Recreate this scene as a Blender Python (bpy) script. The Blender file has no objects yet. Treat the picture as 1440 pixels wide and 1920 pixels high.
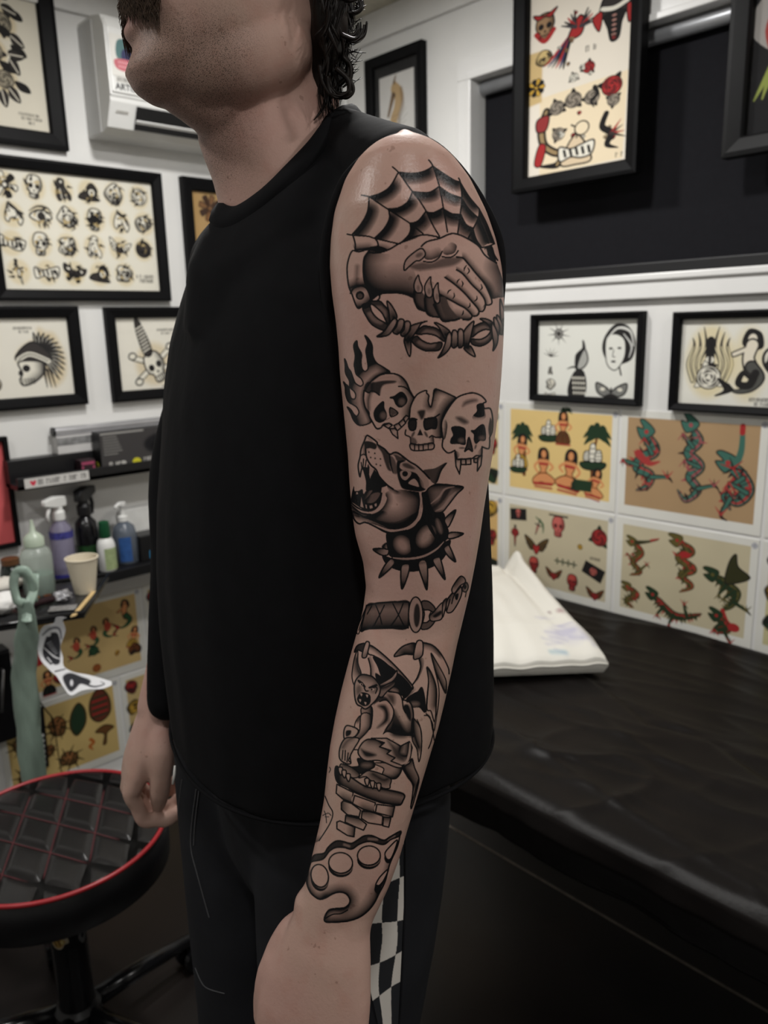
import bpy, bmesh, math, random
import numpy as np
from mathutils import Vector, Matrix, noise as mnoise
PI = math.pi
COL = bpy.context.scene.collection

# ---------------------------------------------------------------- camera geometry
# The photograph's two vanishing points give focal length and pose; world X runs along the
# left wall, world Y along the right wall, Z is up.
CAM_H = 1.42
WALL_X = 1.825          # right wall plane
WALL_Y = 2.302          # left wall plane
CEIL = 2.345
_a = np.array((2350., 572.)) - (720, 960)
_b = np.array((-700., 650.)) - (720, 960)
FOC = float(np.sqrt(-(_a @ _b)))
def _n(v): return v / np.linalg.norm(v)
_X = _n(np.array([_a[0], _a[1], FOC])); _Y = _n(np.array([_b[0], _b[1], FOC])); _Z = np.cross(_X, _Y)
if _Z[1] > 0: _Z = -_Z
CM = np.stack([_X, _Y, _Z])
CC = np.array([0., 0., CAM_H])
FW = CM @ np.array([0, 0, 1.]); FW[2] = 0; FW /= np.linalg.norm(FW)
RT = np.array([FW[1], -FW[0], 0.])
def ray(px, py): return CM @ np.array([px - 720., py - 960., FOC])
def atF(px, py, F): d = ray(px, py); return CC + d * F / (d @ FW)
def onX(px, py, x): d = ray(px, py); return CC + d * x / d[0]
def onY(px, py, y): d = ray(px, py); return CC + d * y / d[1]
def onZ(px, py, z): d = ray(px, py); return CC + d * (z - CC[2]) / d[2]
def proj(P):
    q = (np.asarray(P, float) - CC) @ CM
    return np.stack([720 + FOC * q[..., 0] / q[..., 2], 960 + FOC * q[..., 1] / q[..., 2]], -1)
def W(R, F, z): return RT * R + FW * F + np.array([0, 0, z])

# ---------------------------------------------------------------- materials
def lin(c):
    c = np.asarray(c, float)
    return np.where(c <= .04045, c / 12.92, ((c + .055) / 1.055) ** 2.4)
def hexc(r, g, b): return tuple(lin(np.array([r, g, b]) / 255.))
def mat(name, col, rough=.5, metal=0., spec=.5, noise=0., nscale=30., bump=0., bscale=60., coat=0., trans=0., ior=1.45, emis=None, dist=.002, stretch=None):
    m = bpy.data.materials.new(name); m.use_nodes = True
    nt = m.node_tree; N = nt.nodes; L = nt.links
    p = N['Principled BSDF']
    p.inputs['Base Color'].default_value = (*col, 1)
    p.inputs['Roughness'].default_value = rough; p.inputs['Metallic'].default_value = metal
    p.inputs['Specular IOR Level'].default_value = spec; p.inputs['IOR'].default_value = ior
    p.inputs['Coat Weight'].default_value = coat; p.inputs['Transmission Weight'].default_value = trans
    if noise or bump:
        tc = N.new('ShaderNodeTexCoord'); src = tc.outputs['Object']
        if stretch:
            mp = N.new('ShaderNodeMapping'); mp.inputs['Scale'].default_value = stretch
            L.new(src, mp.inputs[0]); src = mp.outputs[0]
    if noise:
        nz = N.new('ShaderNodeTexNoise'); nz.inputs['Scale'].default_value = nscale; nz.inputs['Detail'].default_value = 6
        L.new(src, nz.inputs['Vector'])
        mr = N.new('ShaderNodeMapRange'); mr.inputs[1].default_value = .3; mr.inputs[2].default_value = .7
        mr.inputs[3].default_value = 1 - noise; mr.inputs[4].default_value = 1 + noise
        L.new(nz.outputs[0], mr.inputs[0])
        mx = N.new('ShaderNodeMix'); mx.data_type = 'RGBA'; mx.blend_type = 'MULTIPLY'; mx.inputs[0].default_value = 1
        mx.inputs[6].default_value = (*col, 1); L.new(mr.outputs[0], mx.inputs[7]); L.new(mx.outputs[2], p.inputs['Base Color'])
    if bump:
        nb = N.new('ShaderNodeTexNoise'); nb.inputs['Scale'].default_value = bscale; nb.inputs['Detail'].default_value = 5
        L.new(src, nb.inputs['Vector'])
        bp = N.new('ShaderNodeBump'); bp.inputs['Strength'].default_value = bump; bp.inputs['Distance'].default_value = dist
        L.new(nb.outputs[0], bp.inputs['Height']); L.new(bp.outputs[0], p.inputs['Normal'])
    return m
def attr_mat(name, attr='Col', rough=.6, spec=.3, coat=0.):
    m = bpy.data.materials.new(name); m.use_nodes = True
    nt = m.node_tree; p = nt.nodes['Principled BSDF']
    a = nt.nodes.new('ShaderNodeAttribute'); a.attribute_name = attr
    nt.links.new(a.outputs['Color'], p.inputs['Base Color'])
    p.inputs['Roughness'].default_value = rough; p.inputs['Specular IOR Level'].default_value = spec; p.inputs['Coat Weight'].default_value = coat
    return m
def glass_mat(name, refl=1.0):
    """thin picture glass / clear sheet: straight-through with fresnel reflection"""
    m = bpy.data.materials.new(name); m.use_nodes = True
    nt = m.node_tree; N = nt.nodes; L = nt.links; N.clear()
    o = N.new('ShaderNodeOutputMaterial'); mx = N.new('ShaderNodeMixShader'); t = N.new('ShaderNodeBsdfTransparent')
    g = N.new('ShaderNodeBsdfGlossy'); g.inputs['Roughness'].default_value = .03
    f = N.new('ShaderNodeLayerWeight'); pw = N.new('ShaderNodeMath'); pw.operation = 'POWER'; pw.inputs[1].default_value = 5.
    k = N.new('ShaderNodeMath'); k.operation = 'MULTIPLY_ADD'; k.inputs[1].default_value = .55 * refl; k.inputs[2].default_value = .035 * refl
    L.new(f.outputs['Facing'], pw.inputs[0]); L.new(pw.outputs[0], k.inputs[0]); L.new(k.outputs[0], mx.inputs[0]); L.new(t.outputs[0], mx.inputs[1]); L.new(g.outputs[0], mx.inputs[2])
    L.new(mx.outputs[0], o.inputs[0])
    return m

# ---------------------------------------------------------------- mesh building
class MB:
    """collects faces, then links them as ONE mesh object"""
    def __init__(s): s.v = []; s.f = []; s.mi = []
    def add(s, verts, faces, mi=0):
        o = len(s.v); s.v += [tuple(map(float, p)) for p in verts]
        s.f += [tuple(i + o for i in f) for f in faces]; s.mi += [mi] * len(faces); return s
    def box(s, x0, y0, z0, x1, y1, z1, mi=0):
        v = [(x0, y0, z0), (x1, y0, z0), (x1, y1, z0), (x0, y1, z0), (x0, y0, z1), (x1, y0, z1), (x1, y1, z1), (x0, y1, z1)]
        return s.add(v, [(0, 3, 2, 1), (4, 5, 6, 7), (0, 1, 5, 4), (1, 2, 6, 5), (2, 3, 7, 6), (3, 0, 4, 7)], mi)
    def lathe(s, prof, n=32, c=(0, 0, 0), cap=True, mi=0):
        vs = []; fs = []; k = len(prof)
        for i in range(n):
            a = 2 * PI * i / n
            for r, z in prof: vs.append((c[0] + r * math.cos(a), c[1] + r * math.sin(a), c[2] + z))
        for i in range(n):
            j = (i + 1) % n
            for q in range(k - 1): fs.append((i * k + q, j * k + q, j * k + q + 1, i * k + q + 1))
        if cap:
            fs.append(tuple(i * k for i in range(n))[::-1]); fs.append(tuple(i * k + k - 1 for i in range(n)))
        return s.add(vs, fs, mi)
    def tube(s, pts, r, n=8, closed=False, cap=True, mi=0, flat=1.):
        P = [np.asarray(p, float) for p in pts]; m = len(P)
        R = [r] * m if np.isscalar(r) else list(r)
        vs = []; fs = []; up = np.array([0.0, 0.0, 1.0]); prev = None
        for i in range(m):
            a = P[(i - 1) % m] if (closed or i > 0) else P[0]; b = P[(i + 1) % m] if (closed or i < m - 1) else P[-1]
            d = _n(b - a + 1e-12)
            if prev is None:
                u = up if abs(d @ up) < .9 else np.array([1., 0, 0])
                u = _n(u - d * (u @ d))
            else: u = _n(prev - d * (prev @ d))
            prev = u; w = np.cross(d, u)
            for j in range(n):
                t = 2 * PI * j / n; vs.append(P[i] + R[i] * (u * math.cos(t) * flat + w * math.sin(t)))
        for i in range(m if closed else m - 1):
            i2 = (i + 1) % m
            for j in range(n): fs.append((i * n + j, i * n + (j + 1) % n, i2 * n + (j + 1) % n, i2 * n + j))
        if cap and not closed:
            fs.append(tuple(range(n))[::-1]); fs.append(tuple((m - 1) * n + j for j in range(n)))
        return s.add(vs, fs, mi)
    def loft(s, rings, cap=True, mi=0):
        n = len(rings[0]); vs = [p for r in rings for p in r]; fs = []
        for i in range(len(rings) - 1):
            for j in range(n): fs.append((i * n + j, i * n + (j + 1) % n, (i + 1) * n + (j + 1) % n, (i + 1) * n + j))
        if cap: fs.append(tuple(range(n))[::-1]); fs.append(tuple((len(rings) - 1) * n + j for j in range(n)))
        return s.add(vs, fs, mi)
    def build(s, name, m, parent=None, smooth=False, bevel=0., seg=2, autos=None):
        me = bpy.data.meshes.new(name); me.from_pydata(s.v, [], s.f)
        ms = m if isinstance(m, (list, tuple)) else [m]
        for q in ms: me.materials.append(q)
        if len(ms) > 1: me.polygons.foreach_set('material_index', s.mi)
        bm = bmesh.new(); bm.from_mesh(me); bmesh.ops.recalc_face_normals(bm, faces=bm.faces); bm.to_mesh(me); bm.free()
        if smooth: me.polygons.foreach_set('use_smooth', [True] * len(me.polygons))
        o = bpy.data.objects.new(name, me); COL.objects.link(o)
        if parent is not None: o.parent = parent
        if bevel:
            b = o.modifiers.new('edge', 'BEVEL'); b.width = bevel; b.segments = seg; b.limit_method = 'ANGLE'; b.angle_limit = .7
        if autos:
            es = o.modifiers.new('split', 'EDGE_SPLIT'); es.split_angle = autos
        return o
def tag(o, label=None, cat=None, group=None, kind=None):
    if label: o['label'] = label
    if cat: o['category'] = cat
    if group: o['group'] = group
    if kind: o['kind'] = kind
    return o
def empty(name, loc=(0, 0, 0), M=None, **kw):
    o = bpy.data.objects.new(name, None); COL.objects.link(o); o.empty_display_size = .05
    if M is not None: o.matrix_world = M
    else: o.location = [float(q) for q in loc]
    return tag(o, **kw)
def wallM(wall, u, z, off=0.):
    """local frame on a wall: x to the right along it, y up, z out into the room"""
    if wall == 'R': return Matrix(((0, 0, -1, WALL_X - off), (-1, 0, 0, u), (0, 1, 0, z), (0, 0, 0, 1)))
    return Matrix(((1, 0, 0, u), (0, 0, -1, WALL_Y - off), (0, 1, 0, z), (0, 0, 0, 1)))
def wallpt(wall, px, py):
    """(u, z) of a photograph pixel on a wall; u grows to the right in the picture"""
    if wall == 'R': p = onX(px, py, WALL_X); return p[1], p[2]
    p = onY(px, py, WALL_Y); return p[0], p[2]
def copy_tree(o, parent=None):
    c = o.copy(); COL.objects.link(c)
    if parent is not None: c.parent = parent
    for ch in list(o.children): copy_tree(ch, c)
    return c

# ---------------------------------------------------------------- drawing flat artwork
def sp(pts, closed=False, k=8):
    """smooth curve through points (Catmull-Rom)"""
    P = np.asarray(pts, float); n = len(P)
    if n < 3: return P
    out = []
    rng = range(n if closed else n - 1)
    for i in rng:
        if closed: p0, p1, p2, p3 = P[(i - 1) % n], P[i], P[(i + 1) % n], P[(i + 2) % n]
        else: p0, p1, p2, p3 = P[max(i - 1, 0)], P[i], P[i + 1], P[min(i + 2, n - 1)]
        for t in np.arange(k) / k:
            out.append(.5 * ((2 * p1) + (-p0 + p2) * t + (2 * p0 - 5 * p1 + 4 * p2 - p3) * t * t + (-p0 + 3 * p1 - 3 * p2 + p3) * t ** 3))
    if not closed: out.append(P[-1])
    return np.array(out)
class Canvas:
    """small anti-aliased painter; x in 0..w, y DOWN in 0..h, res samples per unit"""
    def __init__(s, w, h, res, bg, x0=0., y0=0.):
        s.w, s.h, s.res, s.x0, s.y0 = w, h, res, x0, y0
        s.nx, s.ny = int(round(w * res)), int(round(h * res))
        bg = np.atleast_1d(np.asarray(bg, float))
        s.a = np.ones((s.ny, s.nx, len(bg))) * bg
        s.T = np.eye(3); s.S = 1.
    def at(s, cx, cy, sc=1., rot=0., fx=1., sy=1.):
        c, q = math.cos(rot), math.sin(rot)
        s.T = np.array([[c * sc * fx, -q * sc * sy, cx], [q * sc * fx, c * sc * sy, cy], [0, 0, 1]]); s.S = sc
        return s
    def _t(s, p):
        p = np.asarray(p, float).reshape(-1, 2)
        return p @ s.T[:2, :2].T + s.T[:2, 2]
    def _win(s, P, m):
        r = s.res
        x0 = max(0, int((P[:, 0].min() - m - s.x0) * r)); x1 = min(s.nx, int((P[:, 0].max() + m - s.x0) * r) + 2)
        y0 = max(0, int((P[:, 1].min() - m - s.y0) * r)); y1 = min(s.ny, int((P[:, 1].max() + m - s.y0) * r) + 2)
        if x1 <= x0 or y1 <= y0: return None
        gx, gy = np.meshgrid((np.arange(x0, x1) + .5) / r + s.x0, (np.arange(y0, y1) + .5) / r + s.y0)
        return slice(y0, y1), slice(x0, x1), gx, gy
    @staticmethod
    def _dist(P, gx, gy, Wd=None, closed=False):
        """distance to a polyline (minus local half width when given)"""
        d = np.full(gx.shape, 1e9); n = len(P)
        for i in range(n if closed else n - 1):
            a, b = P[i], P[(i + 1) % n]; ab = b - a; L2 = ab @ ab + 1e-12
            t = np.clip(((gx - a[0]) * ab[0] + (gy - a[1]) * ab[1]) / L2, 0, 1)
            q = np.hypot(gx - a[0] - t * ab[0], gy - a[1] - t * ab[1])
            if Wd is not None: q = q - (Wd[i] * (1 - t) + Wd[(i + 1) % n] * t)
            np.minimum(d, q, out=d)
        return d
    @staticmethod
    def _inside(P, gx, gy):
        ins = np.zeros(gx.shape, bool); n = len(P)
        for i in range(n):
            (x1, y1), (x2, y2) = P[i], P[(i + 1) % n]
            if y1 == y2: continue
            c = (y1 > gy) != (y2 > gy)
            ins ^= c & (gx < (x2 - x1) * (gy - y1) / (y2 - y1) + x1)
        return ins
    def _mix(s, sl, al, col):
        al = np.clip(al, 0, 1)[..., None]; s.a[sl] = s.a[sl] * (1 - al) + np.asarray(col, float) * al
    def line(s, pts, w, col, smooth=True, closed=False, al=1., soft=0.):
        P = s._t(pts)
        if smooth and len(P) > 2: P = sp(P, closed, 6)
        n = len(P)
        w = np.interp(np.linspace(0, 1, n), np.linspace(0, 1, len(np.atleast_1d(w))), np.atleast_1d(w)) * s.S / 2
        q = s._win(P, w.max() + soft * s.S + 2 / s.res)
        if q is None: return s
        d = s._dist(P, q[2], q[3], w, closed)
        e = max(.5 / s.res, soft * s.S)
        s._mix(q[:2], al * np.clip(.5 - d / (2 * e), 0, 1), col); return s
    def poly(s, pts, col, smooth=True, al=1., soft=0., line=0., lcol=(0.01, 0.01, 0.01)):
        P = s._t(pts)
        if smooth: P = sp(P, True, 6)
        q = s._win(P, soft * s.S + 2 / s.res)
        if q is None: return s
        d = s._dist(P, q[2], q[3], None, True); d = np.where(s._inside(P, q[2], q[3]), -d, d)
        e = max(.5 / s.res, soft * s.S)
        s._mix(q[:2], al * np.clip(.5 - d / (2 * e), 0, 1), col)
        if line:
            T, S = s.T, s.S; s.T = np.eye(3); s.S = 1.
            s.line(P, line * S, lcol, False, True); s.T, s.S = T, S
        return s
    def shade(s, pts, edge, depth, col, al=1., smooth=True, p=1.3, esmooth=True):
        """whip shading: inside a shape, fading away from one of its edges"""
        P = s._t(pts); E = s._t(edge)
        if smooth: P = sp(P, True, 6)
        if esmooth and len(E) > 2: E = sp(E, False, 6)
        q = s._win(P, 1 / s.res)
        if q is None: return s
        d = s._dist(P, q[2], q[3], None, True); d = np.where(s._inside(P, q[2], q[3]), -d, d)
        m = np.clip(.5 - d * s.res, 0, 1)
        de = s._dist(E, q[2], q[3])
        s._mix(q[:2], al * m * np.clip(1 - de / (depth * s.S), 0, 1) ** p, col); return s
    def ell(s, cx, cy, rx, ry, col, rot=0., **k):
        t = np.linspace(0, 2 * PI, 25)[:-1]; c, q = math.cos(rot), math.sin(rot)
        x, y = rx * np.cos(t), ry * np.sin(t)
        return s.poly(np.stack([cx + x * c - y * q, cy + x * q + y * c], -1), col, False, **k)
def art_plane(name, cv, w, h, m, parent, loc=(0, 0, 0)):
    """a flat sheet w x h m (local x right, y up) whose point colours carry the artwork"""
    nx, ny = cv.nx, cv.ny
    X, Y = np.meshgrid(np.linspace(-w / 2, w / 2, nx), np.linspace(h / 2, -h / 2, ny))
    co = np.stack([X, Y, np.zeros_like(X)], -1).reshape(-1, 3) + np.asarray(loc)
    return grid_mesh(name, co, nx, ny, cv.a.reshape(-1, cv.a.shape[2]), m, parent)
def grid_mesh(name, co, nx, ny, col, m, parent=None, smooth=False, flip=False):
    me = bpy.data.meshes.new(name)
    i = (np.arange(ny - 1)[:, None] * nx + np.arange(nx - 1)).ravel()
    F = np.stack([i, i + nx, i + nx + 1, i + 1], -1)
    if flip: F = F[:, ::-1]
    me.vertices.add(len(co)); me.vertices.foreach_set('co', np.ascontiguousarray(co, np.float32).ravel())
    me.loops.add(F.size); me.loops.foreach_set('vertex_index', np.ascontiguousarray(F, np.int32).ravel())
    me.polygons.add(len(F)); me.polygons.foreach_set('loop_start', np.arange(0, F.size, 4, dtype=np.int32))
    me.update(calc_edges=True)
    if smooth: me.polygons.foreach_set('use_smooth', np.ones(len(F), bool))
    if col is not None:
        ca = me.color_attributes.new('Col', 'FLOAT_COLOR', 'POINT')
        ca.data.foreach_set('color', np.ascontiguousarray(np.concatenate([col, np.ones((len(col), 1))], 1), np.float32).ravel())
    me.materials.append(m)
    o = bpy.data.objects.new(name, me); COL.objects.link(o)
    if parent is not None: o.parent = parent
    return o
# ---------------------------------------------------------------- the room
M_WALL = mat('white_wall_paint', (.72, .715, .695), .55, noise=.03, nscale=6, bump=.08, bscale=220)
M_TRIM = mat('white_gloss_trim', (.74, .735, .72), .3, noise=.02, nscale=9)
M_BLACK = mat('black_frame_paint', (.0045, .0045, .005), .5, spec=.1, noise=.1, nscale=40)
M_GLASS = glass_mat('picture_glass', .75)
M_PRINT = attr_mat('printed_paper', rough=.75, spec=.15)
M_BLIND = mat('charcoal_blind_fabric', (.0105, .0105, .0128), .85, spec=.12, noise=.08, nscale=90, bump=.1, bscale=500)
def structure(name, mb, m, **k): return tag(mb.build(name, m, **k), kind='structure')
X0, Y0 = -1.7, -1.7
m_floor = mat('dark_stained_concrete', (.0085, .0062, .0055), .34, noise=.55, nscale=3.2, bump=.1, bscale=35)
fl = structure('floor', MB().box(X0, Y0, -.05, WALL_X, WALL_Y, 0), m_floor)
g = MB(); gx = float(np.mean([onZ(835, 1550, 0)[0], onZ(1440, 1890, 0)[0]]))
for k in (-2, -1, 0): g.box(gx + k * 1.2 - .003, Y0, -.001, gx + k * 1.2 + .003, WALL_Y, .0012)
for k in (-1,): g.box(X0, k * 1.2 + .02, -.001, WALL_X, k * 1.2 + .026, .0012)
g.build('grout_line', mat('pale_grout', (.20, .17, .145), .8, noise=.3, nscale=40), fl)
structure('ceiling', MB().box(X0, Y0, CEIL, WALL_X, WALL_Y, CEIL + .05), mat('pressed_ceiling_paint', (.45, .42, .34), .6, noise=.4, nscale=9, bump=.8, bscale=11, dist=.02))
structure('wall_left', MB().box(X0, WALL_Y, 0, WALL_X + .1, WALL_Y + .1, CEIL), M_WALL)
structure('wall_back', MB().box(X0, Y0 - .1, 0, WALL_X + .1, Y0, CEIL), M_WALL)
structure('wall_front', MB().box(X0 - .1, Y0 - .1, 0, X0, WALL_Y + .1, CEIL), M_WALL)
# right wall with the covered window opening
(yw, zt), (_, zb) = wallpt('R', 888, 157), wallpt('R', 945, 530)
zt = float(zt) + .012; zb = float(zb); yw = float(yw); ye = yw - 1.62
w = MB(); D = .1
w.box(WALL_X, Y0, 0, WALL_X + D, WALL_Y, zb).box(WALL_X, Y0, zt, WALL_X + D, WALL_Y, CEIL)
w.box(WALL_X, yw, zb, WALL_X + D, WALL_Y, zt).box(WALL_X, Y0, zb, WALL_X + D, ye, zt)
structure('wall_right', w, M_WALL)
win = structure('window_1', MB().box(WALL_X + .05, ye, zb, WALL_X + .056, yw, zt), M_BLIND)
win['label'] = 'covered window with a charcoal blind'
c = MB(); cw = .052
for (y0_, z0_, y1_, z1_) in ((yw, zb, yw + cw, zt), (ye - cw, zb, ye, zt), (ye - cw, zt, yw + cw, zt + cw)):
    c.box(WALL_X - .012, y0_, z0_, WALL_X + .0, y1_, z1_)
    # raised inner bead
c.box(WALL_X - .02, yw - .004, zb, WALL_X + .048, yw + .012, zt - .004).box(WALL_X - .02, ye, zt - .004, WALL_X + .048, yw + .012, zt + .012)
c.build('window_casing', M_TRIM, win, bevel=.003)
MB().tube([(WALL_X + .03, ye + .01, zt - .022), (WALL_X + .03, yw - .01, zt - .022)], .018, 14).build('blind_roller', mat('pale_grey_metal', (.42, .43, .45), .35, .6, noise=.05), win, smooth=True)
MB().box(WALL_X - .012, ye, zb - .004, WALL_X + .052, yw, zb + .022).build('blind_bottom_rail', mat('black_rail', (.004, .004, .005), .5, noise=.1), win, bevel=.003)
# sill band and dado trim below the window
structure('trim_3', MB().box(WALL_X - .018, Y0, zb - .062, WALL_X, yw + .12, zb - .004).box(WALL_X - .026, Y0, zb - .02, WALL_X, yw + .12, zb - .004), M_TRIM, bevel=.003)
# crown boards
zr = float(wallpt('R', 782, 48)[1]); zl = zr
structure('trim_1', MB().box(X0, WALL_Y - .016, zl, WALL_X, WALL_Y, CEIL), M_TRIM, bevel=.003)
structure('trim_2', MB().box(WALL_X - .016, Y0, zr, WALL_X, WALL_Y - .016, CEIL), M_TRIM, bevel=.003)
structure('baseboard_left', MB().box(X0, WALL_Y - .014, 0, WALL_X, WALL_Y, .03), M_TRIM, bevel=.003)
structure('baseboard_right', MB().box(WALL_X - .014, Y0, 0, WALL_X, WALL_Y - .014, .09), M_TRIM, bevel=.003)
# ---------------------------------------------------------------- flash artwork motifs (local coords about -1..1, y down)
INK = hexc(30, 28, 28); INK2 = hexc(52, 48, 46); TAN = hexc(196, 172, 118); RED = hexc(158, 45, 45); PINK = hexc(190, 100, 92)
GRN = hexc(50, 88, 58); DGRN = hexc(36, 56, 38); SKN = hexc(206, 140, 92); WHT = hexc(226, 223, 213); GOLD = hexc(196, 156, 62); BRN = hexc(105, 62, 34)
TEAL = hexc(62, 104, 92); CREAM = hexc(222, 218, 204)
def star(n, r0, r1, ph=0.):
    return [((r1 if i % 2 else r0) * math.cos(PI * i / n + ph), (r1 if i % 2 else r0) * math.sin(PI * i / n + ph)) for i in range(2 * n)]
def halo(c, col=TAN, r=1., al=.75, rx=None):
    c.ell(0, 0, (rx or r) * 1.02, r * 1.02, col, al=al, soft=.16)
def m_skull(c, col=CREAM, ink=INK, fill=True):
    P = [(-.62, -.25), (-.45, -.8), (0, -.95), (.45, -.8), (.62, -.25), (.52, .15), (.36, .3), (.34, .75), (0, .85), (-.34, .75), (-.36, .3), (-.52, .15)]
    if fill: c.poly(P, col, line=.1, lcol=ink)
    c.shade(P, [(.62, -.6), (.62, .2), (.3, .9)], .5, ink, .9)
    c.ell(-.27, -.1, .19, .2, ink).ell(.27, -.1, .19, .2, ink).poly([(0, .12), (.1, .32), (-.1, .32)], ink, False)
    for x in (-.2, -.07, .07, .2): c.line([(x, .48), (x, .8)], .05, ink)
    c.line([(-.34, .48), (.34, .48)], .06, ink)
def m_rose(c, col=INK, ink=INK, leaf=None, petals=True):
    if leaf is not None:
        for a in (.5, 2.5, 4.4):
            x, y = math.cos(a), math.sin(a)
            c.poly([(.5 * x - .25 * y, .5 * y + .25 * x), (1.05 * x, 1.05 * y), (.5 * x + .25 * y, .5 * y - .25 * x)], leaf, line=.05, lcol=ink)
    c.ell(0, 0, .72, .7, col, line=.08, lcol=ink)
    for r, a0 in ((.55, 0), (.38, 1.5), (.2, 3)):
        for k in range(3):
            t = np.linspace(a0 + k * 2.1, a0 + k * 2.1 + 1.7, 7); c.line(np.stack([r * np.cos(t), r * np.sin(t)], -1), [.03, .14, .03], ink)
def m_eye(c):
    c.poly([(-.9, 0), (-.3, -.45), (.4, -.42), (.9, .05), (.3, .4), (-.4, .36)], CREAM, line=.12)
    c.ell(.05, 0, .3, .3, INK2, line=.06).ell(.05, 0, .12, .12, INK); c.line([(-.9, -.35), (-.2, -.75), (.6, -.68), (1, -.2)], [.05, .18, .05], INK)
    for x in (-.2, .15, .5): c.line([(x, .6), (x + .05, .95)], [.16, .03], INK2)
def m_bird(c, ink=INK, col=INK2):
    c.poly([(-.1, -.9), (.35, -.75), (.3, -.2), (.6, .5), (.45, .9), (.1, .6), (-.45, .8), (-.6, .3), (-.4, -.3)], col, line=.08, lcol=ink)
    for k in range(4): c.line([(-.3 + .15 * k, -.2 + .1 * k), (-.4 + .2 * k, .65)], .07, CREAM if k % 2 else ink)
    c.ell(.08, -.62, .1, .1, CREAM).line([(-.1, -.8), (-.5, -.65), (-.1, -.6)], .07, ink)
def m_butterfly(c, ink=INK, col=INK2):
    for s in (-1, 1):
        c.poly([(0, 0), (s * .3, -.35), (s * .95, -.6), (s * .9, -.1), (s * .45, .15)], col, line=.09, lcol=ink)
        c.poly([(0, .05), (s * .4, .15), (s * .6, .55), (s * .3, .7)], ink, line=.05, lcol=ink)
        c.ell(s * .55, -.25, .16, .1, CREAM)
    c.line([(0, -.3), (0, .6)], [.12, .16, .05], ink)
def m_wings(c, ink=INK, col=CREAM, mid=RED):
    for s in (-1, 1):
        c.poly([(0, .1), (s * .35, -.35), (s * 1, -.7), (s * .85, -.2), (s * .5, .3)], col, line=.08, lcol=ink)
        for k in range(3): c.line([(s * (.25 + .2 * k), -.1 - .12 * k), (s * (.45 + .2 * k), .15 - .12 * k)], .1, ink)
    c.poly([(0, .6), (-.3, .1), (-.15, -.15), (0, 0), (.15, -.15), (.3, .1)], mid, line=.07, lcol=ink)
def m_dagger(c, ink=INK, col=CREAM):
    c.poly([(-.12, -.2), (.12, -.2), (.05, .8), (0, 1), (-.05, .8)], col, False, line=.07, lcol=ink).line([(-.4, -.25), (.4, -.25)], .14, ink).line([(0, -.3), (0, -.9)], .16, ink).ell(0, -.9, .14, .14, ink)
def m_horse(c, ink=INK, col=CREAM):
    c.poly([(-.6, .3), (-.5, -.2), (-.1, -.75), (.05, -.95), (.2, -.6), (.65, -.1), (.75, .5), (.4, .9), (.2, .3), (-.2, .25), (-.4, .5)], col, line=.1, lcol=ink)
    c.line([(.1, -.7), (.5, -.2), (.62, .4)], [.3, .2, .1], ink).ell(-.12, -.3, .08, .08, ink)
def m_shell(c):
    c.poly([(-.9, .5), (-.7, .1), (-.2, -.1), (0, -.6), (.4, -.7), (.75, -.2), (.6, .3), (.9, .6), (0, .65)], INK2, line=.1); c.ell(.25, 0, .32, .32, CREAM, line=.1).ell(.25, 0, .12, .12, INK)
def m_flower(c, ink=INK, col=CREAM, n=6):
    for k in range(n):
        a = 2 * PI * k / n
        c.poly([(.15 * math.cos(a - .5), .15 * math.sin(a - .5)), (.9 * math.cos(a - .25), .9 * math.sin(a - .25)), (1 * math.cos(a), 1 * math.sin(a)), (.9 * math.cos(a + .25), .9 * math.sin(a + .25)), (.15 * math.cos(a + .5), .15 * math.sin(a + .5))], ink if k % 2 else col, line=.08, lcol=ink)
    c.ell(0, 0, .3, .3, ink).ell(0, 0, .15, .15, col)
def m_doodle(c, seed, ink=INK, col=CREAM):
    """dense little design: a rounded figure broken by black curls"""
    r = random.Random(seed); n = r.randint(6, 9)
    P = [(math.cos(2 * PI * k / n) * r.uniform(.5, 1), math.sin(2 * PI * k / n) * r.uniform(.55, 1)) for k in range(n)]
    c.poly(P, col, line=.1, lcol=ink)
    c.shade(P, [P[0], P[1], P[2], P[3]], .7, ink, .9)
    for k in range(5):
        x, y, a = r.uniform(-.5, .5), r.uniform(-.5, .5), r.uniform(0, 6.3)
        c.line([(x, y), (x + .3 * math.cos(a), y + .3 * math.sin(a)), (x + .45 * math.cos(a + 1.2), y + .45 * math.sin(a + 1.2))], [.18, .12, .03], ink)
    for k in range(2): c.ell(r.uniform(-.4, .4), r.uniform(-.4, .4), .12, .12, ink)
def m_banner(c, ink=INK, col=CREAM):
    c.poly([(-1, -.4), (-.3, -.2), (.3, -.35), (1, -.45), (.9, .3), (.3, .45), (-.3, .3), (-.95, .45)], col, line=.1, lcol=ink)
    for k in range(5): c.line([(-.7 + .35 * k, -.15), (-.62 + .35 * k, .2)], .16, ink)
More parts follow.
